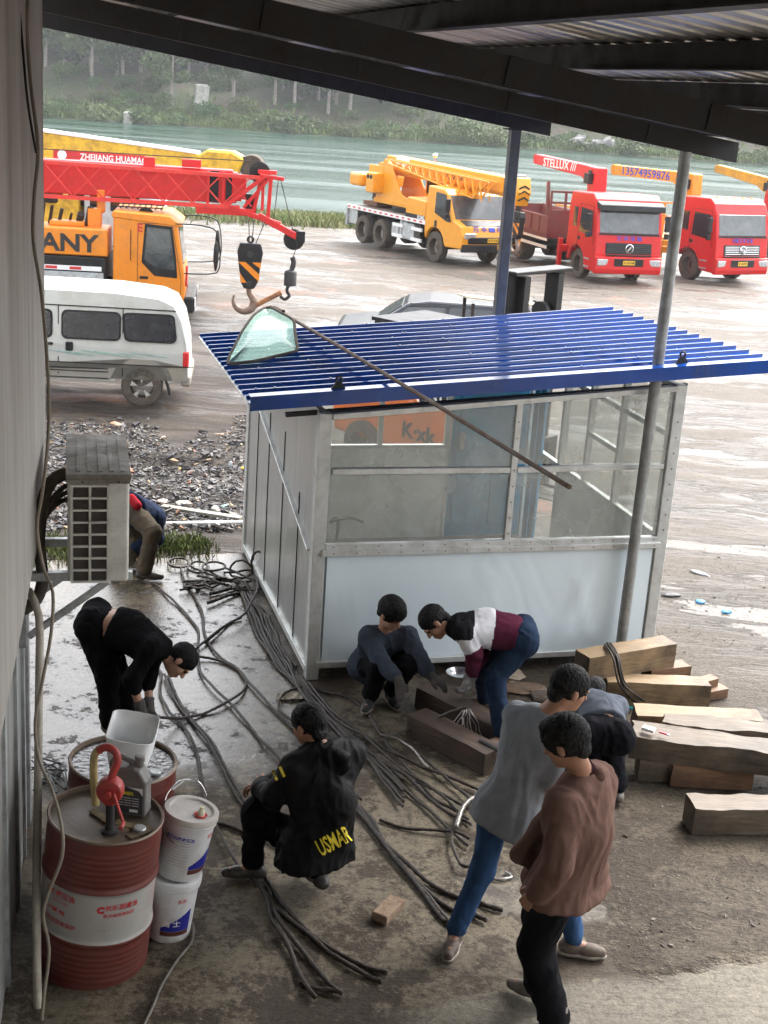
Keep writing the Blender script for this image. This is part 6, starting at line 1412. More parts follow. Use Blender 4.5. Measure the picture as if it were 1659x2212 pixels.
# --- bending man at the left, black clothes, bare lower back
nk = A_(356, 1402, 8.78); pe = A_(203, 1345, 8.85)
J = mk(pe, nk, (.45, -.25, -.86), (.12, -.1, -1), .18, hl=(0, 1, 0), up=(.85, 0, -.3), head=A_(388, 1428, 8.76), shR=A_(325, 1402, 8.62), shL=A_(338, 1398, 8.98), elR=A_(284, 1470, 8.55), wrR=A_(306, 1535, 8.58), elL=A_(320, 1462, 8.86), wrL=A_(322, 1530, 8.78),
       anR=at(238, 1562, .10), anL=at(275, 1536, .10), toR=(.7, -.6, 0), toL=(.95, -.1, 0), knR=A_(232, 1462, 8.75), knL=A_(258, 1462, 8.95), hdR=(.35, .05, -.8), hnR=(.6, .7, 0), hdL=(.2, -.1, -.9), hnL=(-.3, -.8, 0))
J['mid'] = pe.lerp(nk, .52) + V3(0, 0, .06)
bk_ = cloth('black_sweat', (.008, .008, .009)); 
person('man bending forward in black clothes with his lower back bare', J, bk_, cloth('black_trs', (.007, .007, .008)), m_shoe_b, 'skin', 'short', sleeve=(.62, .62), glove=glv, fold=.008, hem=-.26, mid=.02, hand_kw=dict(curl=.9), tr=1.2)
# --- worker half hidden behind the air conditioner
nk = A_(300, 1128, 12.35); pe = A_(272, 1098, 12.1)
J = mk(pe, nk + V3(.12, .25, -.05), (.3, .5, -.8), (.5, .6, -.6), .17, hl=(-.7, .5, 0), head=A_(300, 1165, 12.6), anR=at(311, 1232, .10), anL=at(255, 1225, .10), knR=A_(331, 1150, 11.85), toR=(.9, .1, 0), toL=(.7, .4, 0), wrR=A_(288, 1190, 12.1), wrL=A_(282, 1195, 12.4), elR=A_(336, 1165, 12.25), shR=A_(333, 1120, 12.3),
       hdR=(-.6, -.2, -.5), hnR=(0, 0, -1))
r_, g_, _ = person('worker bending in khaki trousers and navy jacket, half hidden by the air conditioner', J, cloth('navy_jacket', (.02, .03, .06)), cloth('khaki', (.10, .082, .060)), m_shoe, 'skin_tan', 'short', sleeve=(.95, .95), glove=glv, fold=.008, hem=.03, mid=.035, tr=1.2)
surf_obj('red_lining', [('c', list(A_(284, 1076, 12.0) - r_.location), list(A_(296, 1092, 11.95) - r_.location), .04, .045, .02)], cloth('red_lining', (.35, .02, .03)), r_, .009)
# --- man bending away behind the grey t-shirt man
nk = A_(1272, 1512, 8.5); pe = A_(1300, 1590, 8.1)
J = mk(pe, nk, (-.2, .6, -.75), (-.1, .7, -.7), .18, hl=(-1, .1, 0), up=(0, .6, -.4), head=A_(1272, 1500, 8.72), anR=at(1332, 1702, .10), anL=at(1290, 1690, .10), toR=(-.2, .9, 0), toL=(-.2, .9, 0), pkR=(0, 1, 0), pkL=(0, 1, 0), wrR=A_(1268, 1600, 8.75), wrL=A_(1240, 1590, 8.75))
J['mid'] = pe.lerp(nk, .5) + V3(0, -.02, .07)
r_, g_, _ = person('man bending away in dark trousers, partly hidden behind two standing men', J, cloth('grey_top', (.075, .085, .105)), cloth('dark_trs', (.010, .010, .014)), m_boot, 'skin', 'short', sleeve=(.95, .95), fold=.008, hem=-.14, mid=.016, tr=1.5)
# ================================================================ ropes on the ground
def rope(label, pts, conv, r=.0100, z=.013, zs=None, m=None, group=None, tw=150, cat='rope', name='wire_rope', closed=False, step=.022):
    P = []
    for i, q in enumerate(pts):
        h = z if zs is None else zs[i]; x, y = conv(*q); v = at(x, y, h); P.append(v)
    P = spline(P, step, closed); rg = random.Random(len(P) * 7 + int(P[0].x * 1000))
    o0 = rg.uniform(0, 50)
    for i, p in enumerate(P):
        p.x += noise.noise(V3(p.x * 3, p.y * 3, o0)) * .012; p.y += noise.noise(V3(p.x * 3, p.y * 3, o0 + 9)) * .012; p.z += abs(noise.noise(V3(p.x * 2.2, p.y * 2.2, o0 + 4))) * .035
    b = MB(); c = P[0].copy(); c.z = 0
    b.tube([p - c for p in P], r, 9, tw=tw); o = b.build(name, m or M['rope'], smooth=180); o.location = c
    tag(o, label, cat, group); return o
G1 = 'steel wire ropes lying in the bundle beside the shed'
bl = 'dark greasy wire rope running in the long bundle beside the shed'
rope('wire rope curving from the worker behind the air conditioner to the padded jacket man', [(0, 330), (80, 400), (180, 490), (260, 580), (305, 660), (308, 780), (308, 870), (330, 950), (400, 1040), (520, 1150), (640, 1280), (740, 1400), (820, 1480), (900, 1560), (1050, 1660), (1200, 1740), (1310, 1780), (1400, 1890), (1531, 2060)], c6)
rope('wire rope crossing the wet slab from the coils past the big loop', [(185, 235), (220, 330), (290, 440), (330, 530), (345, 640), (380, 740), (460, 840), (560, 900), (620, 970), (700, 1060), (820, 1190), (930, 1300), (1050, 1420), (1250, 1640), (1400, 1800)], c6)
rope('wire rope bent into the wide open loop beside the bending man at the left', [(265, 835), (380, 838), (480, 860), (570, 910), (622, 980), (610, 1060), (540, 1120), (420, 1180), (280, 1225), (120, 1245), (50, 1242), (25, 1238)], c6, zs=[.014] * 9 + [.06, .15, .22])
rope('wire rope arching from the tangle across to the bending man at the left', [(262, 800), (340, 730), (460, 640), (590, 560), (660, 470), (700, 380), (690, 300), (640, 240)], c6, zs=[.02, .03, .05, .06, .07, .06, .05, .02])
rope('short frayed rope end hooked across the two crossing ropes', [(350, 740), (420, 680), (520, 600), (600, 570)], c6)
rope('wire rope passing just left of the crouching man in the padded jacket, outermost of three', [(45, 920), (64, 960), (50, 1030), (60, 1110), (110, 1200), (200, 1290), (270, 1400), (310, 1490), (330, 1620), (350, 1760), (390, 1880), (450, 2010), (500, 2100), (560, 2212), (600, 2290)], c6)
for k, dx in enumerate((0, 22)):
    rope('one of two wire ropes running side by side to the shoe of the crouching man', [(80 + dx, 955), (130 + dx, 1080), (230 + dx, 1230), (350 + dx, 1370), (430 + dx, 1500), (500 + dx, 1640), (560 + dx, 1750), (630 + dx, 1870), (680 + dx, 1990)], c6, group='pair of wire ropes')
for k in range(6):
    d = k * 24; e = k * 9
    rope(bl, [(560 + d * .5, 300 + d * .3), (600 + d * .7, 430 + d * .2), (640 + d, 540), (700 + d * 1.0, 680), (770 + d * .9, 800), (840 + d * .75, 900), (960 + e * .5, 1010 + e), (1080, 1120 + e * 1.2), (1200, 1250 + e), (1330, 1350 + e * 1.5), (1460, 1460 + e * 1.8), (1560, 1550 + e * 3), (1680, 1660 + e * 4)], c6, z=.013 + .006 * (k % 3), group=G1)
rope('wire rope lying closest along the foot of the shed side wall', [(690, 480), (780, 560), (830, 640), (850, 740), (900, 820), (965, 905)], c6)
rope('wire rope end curling under the shed corner beside the scrap of packaging', [(1000, 1040), (960, 1058), (880, 1090), (842, 1150), (855, 1205), (930, 1260), (1000, 1300)], c6)
rope('wire rope curving along the front of the shed to the feet of the boy', [(1050, 1030), (1200, 1080), (1330, 1120), (1430, 1190), (1500, 1300), (1540, 1380)], c6)
rope('straight wire rope running under the shed corner post', [(1050, 1010), (1100, 1110), (1160, 1220), (1280, 1330), (1420, 1400)], c6)
# loops at the top
for k, (cx, cy, rx, ry, lab) in enumerate([(175, 205, 72, 30, 'leftmost small coil of wire rope at the end of the tangle'), (300, 232, 70, 36, 'second coil of wire rope from the left in the tangle'), (412, 226, 78, 30, 'flat middle coil of wire rope in the tangle')]):
    rope(lab, [(cx + rx * math.cos(a), cy + ry * math.sin(a)) for a in np.linspace(.6, 6.6, 12)] + [(cx + rx + 90, cy + ry + 28), (cx + rx + 210, cy + ry + 70)], c6, z=.02 + .01 * k)
rope('tall coil of wire rope standing up against the shed wall', [(530, 290), (520, 250), (550, 200), (610, 185), (660, 220), (665, 270), (600, 300), (540, 290), (620, 330), (700, 400)], c6, zs=[.02, .05, .12, .16, .12, .05, .02, .02, .02, .02])
rope('narrow rope loop raised above the tangle beside the shed', [(690, 290), (665, 220), (680, 150), (715, 130), (740, 180), (730, 250), (765, 190), (770, 180)], c6, zs=[.02, .1, .25, .3, .22, .1, .16, .18])
rg = random.Random(12)
for k in range(11):
    x, y = rg.uniform(240, 640), rg.uniform(235, 380); a = rg.uniform(-.2, .7); L = rg.uniform(110, 210)
    pts = [(x + L * t * math.cos(a) + rg.uniform(-8, 8), y + L * t * math.sin(a) * .5 + rg.uniform(-14, 14)) for t in (-.6, -.25, .1, .4, .8)]
    rope('short twisted rope end in the tangle by the shed wall', pts, c6, z=.02 + .008 * (k % 5), group='twisted rope ends in the tangle')
for k, p in enumerate([[(380, 410), (450, 395), (540, 370), (640, 340)], [(365, 480), (430, 455), (520, 420), (600, 400)], [(205, 335), (290, 330), (380, 322), (480, 312)], [(300, 385), (330, 350), (400, 310), (470, 300)]]):
    rope('spliced rope end with open eye pointing left out of the tangle', p, c6, r=.015, tw=90, group='spliced rope ends')
# right-hand side ropes in c1 coordinates
rope('pale unlaid wire rope held by the man in the striped sweater', [(800, 425), (950, 452), (1120, 432), (1225, 408), (1390, 330), (1560, 262), (1660, 236), (1700, 228)], c1, zs=[.014] * 4 + [.08, .20, .27, .30], m=mat('rope_pale', (.12, .11, .09), .6, .3, (.05, .04, .03), .4, 20))
rope('bright frayed wire strands unravelling from the rope end by the beams', [(1150, 400), (1260, 420), (1340, 470), (1400, 540), (1450, 600)], c1, r=.008, m=M['rope_bright'], z=.05)
for k, p in enumerate([[(560, 0), (680, 140), (800, 280), (1000, 470), (1180, 640), (1400, 820), (1600, 1010), (1700, 1100)], [(620, 0), (740, 150), (900, 320), (1100, 440), (1400, 590), (1633, 680), (1800, 760)],
                       [(700, 60), (800, 190), (900, 290), (1050, 400), (1200, 530), (1350, 650), (1500, 750), (1700, 930)], [(1080, 280), (1150, 380), (1220, 480), (1350, 650), (1500, 800), (1633, 880), (1720, 960)],
                       [(950, 450), (1100, 520), (1250, 620), (1400, 700), (1560, 790), (1700, 860)], [(1180, 560), (1320, 650), (1450, 780), (1560, 880), (1700, 950)]]):
    rope('dark wire rope running through the pile between the crouching man and the striding man', p, c1, z=.016 + .012 * (k % 3), group='wire ropes in the pile at the centre')
rope('wire rope lying behind the legs of the striding man, upper one', [(0, 640), (150, 760), (300, 900), (420, 1010), (520, 1080)], c2, z=.03)
rope('wire rope bent in a hairpin below the pile, left of the striding man', [(420, 850), (340, 880), (270, 940), (210, 1020), (195, 1120), (200, 1200), (240, 1285), (310, 1300)], c2, z=.03)
rope('bright twisted rope piece on top of the pile beside the striding man', [(440, 850), (330, 880), (262, 950), (215, 1060)], c2, z=.07, r=.014, m=M['rope_bright'], tw=80)
rope('wire rope crossing flat below the pile toward the striding man', [(1150, 930), (1300, 980), (1450, 1000), (1620, 1020), (1700, 1060)], c1)
rope('thin wire loop on the ground between the two standing men', [(380, 1340), (450, 1365), (540, 1350), (500, 1320)], c2, r=.008, m=M['rope_bright'])
for k, (lab, p) in enumerate([('upper rope of the thick bundle ending at the boot of the striding man', [(940, 740), (1090, 930), (1200, 1100), (1330, 1240), (1450, 1330), (1600, 1400), (1690, 1425)]),
                   ('middle rope of the thick bundle ending at the boot of the striding man', [(942, 770), (1070, 930), (1190, 1095), (1310, 1240), (1420, 1350), (1540, 1450), (1700, 1545)]),
                   ('lower rope of the thick bundle ending at the boot of the striding man', [(945, 800), (1060, 940), (1180, 1100), (1300, 1250), (1400, 1370), (1480, 1470), (1560, 1570)]),
                   ('innermost rope of the thick bundle ending at the boot of the striding man', [(950, 760), (1080, 950), (1200, 1120), (1330, 1280), (1430, 1390), (1500, 1480), (1600, 1590)])]):
    rope(lab, p, c1, r=.0135, tw=85)
rope('short thick rope end lying behind the boot of the brown jacket man', [(340, 1495), (420, 1530), (500, 1550)], c2, r=.015, tw=80)
rope('short thick rope stub beside the shoe of the striding man', [(300, 1560), (350, 1590), (395, 1612)], c2, r=.015, tw=80)
rope('spliced wire rope running from the crouching man to the lower centre', [(410, 1200), (425, 1300), (520, 1450), (640, 1580), (760, 1680), (900, 1780), (1050, 1850), (1200, 1895)], c1, r=.0125, tw=85)
rope('spliced wire rope reaching lowest toward the bottom of the view', [(300, 1260), (420, 1400), (470, 1560), (560, 1720), (620, 1850), (680, 1980), (735, 2062)], c1, r=.0125, tw=85)
rope('spliced wire rope second from the left at the bottom', [(440, 1360), (500, 1540), (610, 1700), (720, 1840), (820, 1960), (905, 2032)], c1, r=.0125, tw=85)
rope('spliced wire rope lowest of the pair pointing to the pale slab', [(500, 1490), (650, 1610), (800, 1740), (950, 1850), (1155, 1950)], c1, r=.0125, tw=85)
rope('short rope joining the two lowest spliced rope ends', [(645, 1955), (740, 1998), (850, 2010), (905, 2030)], c1, r=.012)
rope('twisted rope passing under the crouching man from the left', [(125, 950), (250, 990), (350, 1030), (450, 1065), (600, 1170), (640, 1200)], c1, r=.0125, tw=85)
rope('thin grey cord snaking from behind the plastic pails to the bottom of the view', [(1250, 1560), (1262, 1600), (1240, 1690), (1160, 1800), (1060, 1960), (1000, 2090), (950, 2200), (930, 2260)], lambda x, y: (x * .3307, 1481.3 + y * .3307), r=.008, tw=60, name='cord', cat='cord', m=mat('grey_cord', (.14, .13, .11), .7))
# old wires in a heap behind the barrels
rg = random.Random(21)
for k in range(6):
    pts = [(200 + rg.uniform(0, 240), 470 + rg.uniform(0, 230)) for _ in range(6)]
    rope('thin old wire in the loose heap between the wall and the barrels', pts, lambda x, y: (x * .3307, 1481.3 + y * .3307), r=.006, tw=0, z=.01 + .01 * k, name='old_wire', cat='wire', group='old wires heaped behind the barrels', m=M['black'])
# frayed strands under the hands of the man with the sweater
rg = random.Random(5)
hx, hy = c5(925, 850); H0 = atY(hx, hy, 9.15)
for k in range(9):
    ex, ey = c5(820 + k * 30, 1010 + abs(4 - k) * -6 + k * 6); E_ = atY(ex, ey, 9.0)
    pts = [H0 + V3(-.02 + k * .006, -.01, .0)] + [H0.lerp(E_, t) + V3(rg.uniform(-.012, .012), rg.uniform(-.01, .01), .03 * math.sin(t * 3)) for t in (.3, .5, .7, .85)] + [E_]
    b = MB(); b.tube(spline(pts, .01), .0045, 5, tw=0); o = b.build('wire_strand', M['rope_bright'], smooth=180)
    tag(o, 'thin bright wire strand fanned out below the gloved hands', 'wire strand', group='frayed wire strands')

# ================================================================ barrels and pails
m_drum = mat('drum_red', (.13, .026, .019), .42, 0, (.10, .045, .035), .35, 3.5, .12, bmp=.05)
m_drumw = mat('drum_white', (.40, .39, .365), .45, 0, (.33, .3, .26), .35, 3, .05)
m_dtop = mat('drum_top', (.045, .035, .028), .35, .3, (.16, .12, .08), .5, 4, .2, bmp=.2)
def drum(loc, lab, tilt=(0, 0), band=True, rz=0, R0=.29, Hh=.89, water=False):
    o = empty('oil_drum', loc, 0, lab, 'drum'); o.rotation_euler = (tilt[0], tilt[1], rz)
    def body(z0, z1):
        pr = []
        n = max(4, int((z1 - z0) / .008))
        for i in range(n + 1):
            z = z0 + (z1 - z0) * i / n; r = R0
            for zc_ in (Hh * .32, Hh * .67): r += .012 * math.exp(-((z - zc_) / .014) ** 2)
            for k in range(6): r += .0028 * math.exp(-((z - (Hh * .72 + k * .032)) / .009) ** 2) + .0028 * math.exp(-((z - (.06 + k * .032)) / .009) ** 2)
            pr.append((r, z))
        return pr
    if band:
        for z0, z1, mm, nm in ((.0, Hh * .33, m_drum, 'lower_wall'), (Hh * .33, Hh * .665, m_drumw, 'white_band'), (Hh * .665, Hh, m_drum, 'upper_wall')):
            b = MB(); b.lathe(body(z0, z1), 64, caps=False); b.build(nm, mm, o, smooth=60, recalc=True)
    else:
        b = MB(); b.lathe(body(0, Hh), 64, caps=False); b.build('side_wall', m_drum, o, smooth=60)
    b = MB(); b.lathe([(R0 - .012, Hh - .018), (R0 - .010, Hh + .004), (R0 + .002, Hh + .008), (R0 + .008, Hh), (R0, Hh - .012)], 64, caps=False); b.build('rim', mat('drum_rim', (.16, .11, .08), .4, .5, (.2, .16, .12), .5, 9), o, smooth=60)
    b = MB(); b.lathe([(.001, Hh - .022), (R0 * .7, Hh - .020), (R0 * .92, Hh - .022), (R0 - .008, Hh - .016)], 64, caps=False); b.build('lid', m_dtop, o, smooth=60)
    if water:
        b = MB(); b.lathe([(.001, Hh - .013), (R0 - .012, Hh - .013)], 64, caps=False)
        mw, nt, N, L, P = newmat('oily_water'); P.inputs['Base Color'].default_value = (.03, .022, .018, 1); P.inputs['Roughness'].default_value = .04; L.new(bump(nt, noi(nt, 26, 3, .6), .35, .02), P.inputs['Normal']); b.build('water_film', mw, o)
    b = MB(); b.cyl((.19, -.08, Hh - .02), (.19, -.08, Hh + .002), .032, n=16); b.build('bung', M['galv'], o, bev=.004)
    return o
def curved_text(s, size, m, par, R_, ang, z, fit=None, bold=.01):
    t = text(s, size, m, par, None, ext=0, fit=fit, bold=bold); me = t.data
    bm_ = bmesh.new(); bm_.from_mesh(me); bmesh.ops.triangulate(bm_, faces=bm_.faces); bm_.to_mesh(me); bm_.free()
    for v in me.vertices: a = ang + v.co.x / R_; v.co = V3(math.cos(a) * R_, math.sin(a) * R_, z + v.co.y)
    return t
D1 = at(229, 1750, .88); d1 = drum((D1.x - .075, D1.y, -.008), 'red oil drum with a white lettered band, front one of two', (0, R(5.0)), True, Hh=.87)
va = math.atan2(-1, .22) 
RR = .2925
curved_text('长城润滑油', .036, M['ink_red'], d1, RR, va + .40, .50, bold=.02); curved_text('航天级润滑保护', .024, M['ink_red'], d1, RR, va + .36, .455, bold=.01)
curved_text('C', .05, M['ink_red'], d1, RR, va + .02, .49, bold=.08)
curved_text('~v~', .04, mat('gold', (.4, .3, .15), .5), d1, RR, va + .12, .375)
curved_text('长城液压油', .040, M['ink_red'], d1, RR, va - .78, .525, bold=.02); curved_text('L-HM 46', .040, M['ink_red'], d1, RR, va - .85, .43, bold=.02)
curved_text('JT/T 1119.1', .022, M['ink_red'], d1, RR, va - .72, .485); curved_text('航天级润滑保护', .032, M['ink_red'], d1, RR, va - .76, .365, bold=.01)
for k in range(5): curved_text('————', .03, M['ink_red'], d1, RR, va + 1.25, .42 + k * .03)
D2 = at(266, 1640, .89); d2 = drum((D2.x - .045, D2.y, -.005), 'red oil drum holding a puddle on its lid, rear one of two', (0, R(3)), False, water=True)
def on_drum(o, x, y, z): return o.matrix_basis @ V3(x, y, z) if False else Matrix.LocRotScale(o.location, o.rotation_euler, (1, 1, 1)) @ V3(x, y, z)
T1 = lambda x, y, z=.0: on_drum(d1, x, y, .85 + z)
# hand pump
hp = empty('hand_pump', T1(.05, -.13, .0), 0, 'red cranked hand pump standing on the front oil drum', 'pump')
m_pump = mat('pump_red', (.42, .03, .025), .4, 0, (.12, .05, .04), .4, 8, .12)
b = MB(); b.lathe([(.045, 0), (.045, .012), (.028, .02), (.022, .05), (.022, .16)], 18); b.build('stem', M['steel_rust'], hp, smooth=50)
b = MB(); b.lathe([(.03, -.045), (.062, -.04), (.068, -.02), (.068, .02), (.062, .04), (.03, .045)], 24, (0, 0, .24), 'Y'); b.lathe([(.035, -.01), (.04, 0), (.035, .01)], 16, (0, 0, .175)); b.build('housing', m_pump, hp, bev=.004)
b = MB(); b.tube(spline([(0, 0, .29), (.015, .01, .34), (.03, .02, .385), (.02, .03, .43), (-.02, .04, .45), (-.06, .05, .435), (-.07, .05, .42)], .015), .02, 12); b.build('spout', m_pump, hp, smooth=60)
b = MB(); b.bar((.03, -.06, .25), (.08, -.07, .10), .016, .010).cyl((.0, -.045, .24), (0, -.075, .24), .018, n=12).cyl((.08, -.07, .10), (.08, -.13, .10), .012, n=10); b.build('crank', m_pump, hp, bev=.002)
b = MB(); b.tube(spline([(-.07, .05, .43), (-.09, .06, .40), (-.10, .07, .34), (-.10, .08, .22), (-.09, .08, .10)], .02), .02, 8); b.build('rubber_sleeve', mat('sleeve', (.48, .38, .16), .6, 0, (.25, .2, .1), .4, 9), hp, smooth=60)
# jerrycan
jc = empty('oil_canister', T1(.11, .10, -.005), R(-8), 'grey plastic oil canister with a dark label on the front drum', 'canister')
m_jc = mat('canister_grey', (.17, .165, .16), .45, 0, (.1, .09, .08), .4, 7, .08)
b = MB(); b.prism([(-.09, 0), (.09, 0), (.095, .02), (.095, .20), (.06, .26), (.03, .28), (-.09, .26), (-.095, .22), (-.095, .02)], -.05, .05); b.build('body', m_jc, jc, bev=.014, seg=3)
b = MB(); b.lathe([(.022, .27), (.022, .30), (.026, .30), (.026, .325), (.02, .33)], 18, (.045, 0, 0)); b.build('cap', m_jc, jc, smooth=40)
b = MB(); b.tube(spline([(-.085, 0, .20), (-.10, 0, .27), (-.06, 0, .31), (.0, 0, .29), (.02, 0, .26)], .02), .017, 10); b.build('handle', m_jc, jc, smooth=60)
b = MB(); b.prism([(-.08, .02), (.08, .02), (.08, .17), (-.08, .17)], -.0535, -.051); lb = b.build('label', mat('label_grey', (.05, .055, .06), .5), jc)
b = MB(); b.prism([(-.0, .17), (.08, .17), (.08, .13), (.06, .155)], -.0555, -.054); b.prism([(.01, .03), (.055, .03), (.055, .045), (.01, .045)], -.0555, -.054); b.build('white_patch', M['ink_white'], lb)
text('SUNMEX', .026, M['ink_yellow'], lb, basis((-.02, -.056, .135), (1, 0, 0), (0, 0, 1)), bold=.02)
for k in range(4): text('—— —— ——', .02, M['ink_white'], lb, basis((.0, -.056, .11 - k * .014), (1, 0, 0), (0, 0, 1)), fit=.12)
# cut open white container on the rear drum
cc_ = empty('cut_container', on_drum(d2, .05, -.14, .885), R(-5), 'white plastic container with its side cut open on the rear drum', 'container')
b = MB(); q = []
def rr(w1, d1_, z, n=28): return [(w1 * math.copysign(abs(math.cos(a)) ** .5, math.cos(a)), d1_ * math.copysign(abs(math.sin(a)) ** .5, math.sin(a)), z) for a in np.linspace(0, 2 * math.pi, n, endpoint=False)]
rings = [rr(.085, .07, 0), rr(.09, .075, .02), rr(.115, .095, .12), rr(.13, .105, .22)]
rings.append([(x, y, .22 + .10 * max(0, min(1, (y + .03) / .08))) for x, y, z in rr(.135, .11, 0)])
vs = [v for r_ in rings for v in r_]; n = 28
b.add(vs, [(i * n + k, i * n + (k + 1) % n, (i + 1) * n + (k + 1) % n, (i + 1) * n + k) for i in range(4) for k in range(n)] + [tuple(range(n - 1, -1, -1))])
o = b.build('shell', mat('bright_plastic', (.85, .86, .86), .4, 0, (.6, .58, .52), .2, 5, .03), cc_, smooth=60); md = o.modifiers.new('t', 'SOLIDIFY'); md.thickness = .004
cc_.rotation_euler = (R(-6), R(4), R(-5)); cc_.scale = (.98, .98, 1.0)
for k, (x0, y0, x1, y1) in enumerate([(-.06, .0, .14, -.10), (.06, -.03, .24, -.06), (.15, -.16, .25, -.05), (-.08, .04, .04, -.06)]):
    b = MB(); a = V3(x0, y0, -.012 + k * .004); c = V3(x1, y1, -.01 + k * .004); b.bar(a, c, .045, .006); o = b.build('tape_strip', mat('tape%d' % k, (.28, .21, .10) if k % 2 else (.13, .09, .05), .6, 0, (.1, .07, .04), .5, 9)); o.parent = None
    o.matrix_world = Matrix.LocRotScale(d1.location, d1.rotation_euler, (1, 1, 1)) @ Matrix.Translation((0, 0, .857)); tag(o, ['long brown packing tape strip under the pump on the drum lid', 'yellowish tape strip beside the canister on the drum lid', 'dark tape strip crossing the drum lid near its edge', 'short yellowish tape strip left of the pump'][k], 'tape')
# pails
def pail(loc, lab, tilt, rz, top_open):
    o = empty('plastic_pail', loc, 0, lab, 'pail'); o.rotation_euler = (tilt[0], tilt[1], 0)
    h = .37
    b = MB(); b.lathe([(.118, 0), (.122, .01), (.138, h - .05), (.146, h - .05), (.148, h - .035), (.141, h - .03), (.142, h - .01)], 48); b.build('bucket', M['white_plastic'], o, smooth=50)
    b = MB(); b.lathe([(.001, h - .004), (.115, h - .004), (.122, h + .008), (.146, h + .008), (.150, h), (.150, h - .028), (.144, h - .03)], 48, caps=False); b.build('lid', M['white_plastic'] if not top_open else mat('lid_dusty', (.55, .52, .49), .35, 0, (.4, .36, .3), .4, 4), o, smooth=50)
    a0 = rz; b = MB()
    s_ = 8
    for i in range(s_): 
        a, c = a0 - .55 + 1.3 * i / s_, a0 - .55 + 1.3 * (i + 1) / s_
        def rad(z): return .1225 + (.138 - .1225) * z / (h - .05) + .0015
        zt0, zt1 = .10 + .11 * (i / s_), .10 + .11 * ((i + 1) / s_)
        b.add([(math.cos(a) * rad(.08), math.sin(a) * rad(.08), .08), (math.cos(c) * rad(.08), math.sin(c) * rad(.08), .08), (math.cos(c) * rad(zt1), math.sin(c) * rad(zt1), zt1), (math.cos(a) * rad(zt0), math.sin(a) * rad(zt0), zt0)], [(0, 1, 2, 3)])
    lb = b.build('blue_label', mat('label_blue', (.02, .025, .28), .4), o)
    b = MB()
    for i in range(s_):
        a, c = a0 - .55 + 1.3 * i / s_, a0 - .55 + 1.3 * (i + 1) / s_
        for z0, z1 in ((.05, .078),): b.add([(math.cos(a) * .1262, math.sin(a) * .1262, z0), (math.cos(c) * .1262, math.sin(c) * .1262, z0), (math.cos(c) * .1275, math.sin(c) * .1275, z1), (math.cos(a) * .1275, math.sin(a) * .1275, z1)], [(0, 1, 2, 3)])
    b.build('brown_stripe', mat('label_brown', (.10, .03, .02), .5), o)
    curved_text('长城', .03, M['ink_red'], o, .137, a0 + .25, .27, bold=.02)
    curved_text('高压抗磨液压油' if top_open else '高 士', .024 if top_open else .045, M['ink_blue'] if top_open else M['ink_white'], o, .1365 if top_open else .1335, a0 - (1.15 if top_open else .1), .26 if top_open else .13, bold=.02)
    for k in range(9): curved_text('— ——— — ——' if k % 2 else '—— — ———', .016, M['steel_dark'], o, .1345, a0 - 1.15, .24 - k * .017, fit=.12)
    if top_open:
        b = MB(); b.lathe([(.001, h + .001), (.034, h + .001), (.036, h + .004)], 20, (.055, -.035, 0), caps=False); b.build('red_seal', M['ink_red'], o)
        b = MB(); b.lathe([(.02, h), (.02, h + .02), (.013, h + .03), (.013, h + .05), (.006, h + .052)], 16, (.055, -.035, 0)); b.build('spout_cap', mat('spout', (.6, .58, .42), .5), o, smooth=40)
    return o
pb = at(362, 2010, 0)
p1_ = pail(pb, 'white plastic pail with a blue label, lower one of the stack beside the drum', (R(0), R(5)), va + .1, False)
p2_ = pail(Matrix.LocRotScale(p1_.location, p1_.rotation_euler, (1, 1, 1)) @ V3(.02, .01, .381), 'white plastic pail with a yellow spout cap, stacked on another pail', (R(-2), R(9)), va + .75, True)
b = MB(); b.tube(spline([(-.145, .02, .33), (-.15, .05, .40), (-.10, .10, .47), (0, .12, .48), (.06, .1, .42)], .02), .004, 6); b.build('wire_handle', M['chrome'], p2_, smooth=60)
b = MB(); b.cyl((-.13, .07, .43), (-.08, .11, .475), .009, n=8); b.build('grip', M['white_plastic'], p2_)
b = MB(); b.tube(spline([(-.14, -.03, .33), (-.12, -.09, .27), (-.05, -.15, .24)], .02), .003, 6); b.build('handle_wire', M['chrome'], p2_, smooth=60)

# ================================================================ timber, beams, small things
def mat_wood(name, a_, b_, dk):
    m, nt, N, L, P = newmat(name)
    g_ = noi(nt, 3.2, 8, .65, stretch=(.6, 5, 5), dist=.6); n_ = noi(nt, 1.8, 6, .6)
    c = mix(nt, ramp(nt, g_, [(.32, 0), (.68, 1)]), a_, b_); c = mix(nt, ramp(nt, n_, [(.46, 0), (.62, .9)]), c, dk); c = mix(nt, ramp(nt, noi(nt, 9, 9, .8, stretch=(.5, 3, 3)), [(.56, 0), (.62, .7)]), c, dk)
    L.new(c, P.inputs['Base Color']); P.inputs['Roughness'].default_value = .6; L.new(bump(nt, g_, .5, .02), P.inputs['Normal']); return m
W1 = mat_wood('wood_fresh', (.19, .125, .062), (.31, .215, .115), (.06, .038, .022)); W2 = mat_wood('wood_old', (.085, .062, .042), (.16, .12, .08), (.035, .027, .02)); W3 = mat_wood('wood_red', (.13, .068, .034), (.21, .115, .06), (.05, .03, .02))
W4 = mat_wood('sleeper', (.040, .026, .020), (.10, .058, .038), (.028, .022, .018))
m, nt, N, L, P = newmat('end_grain'); M['end_grain'] = m
wv = N.new('ShaderNodeTexWave'); wv.wave_type = 'RINGS'; wv.inputs['Scale'].default_value = 9; wv.inputs['Distortion'].default_value = 2.5; _tc = N.new('ShaderNodeTexCoord'); L.new(_tc.outputs['Object'], wv.inputs['Vector'])
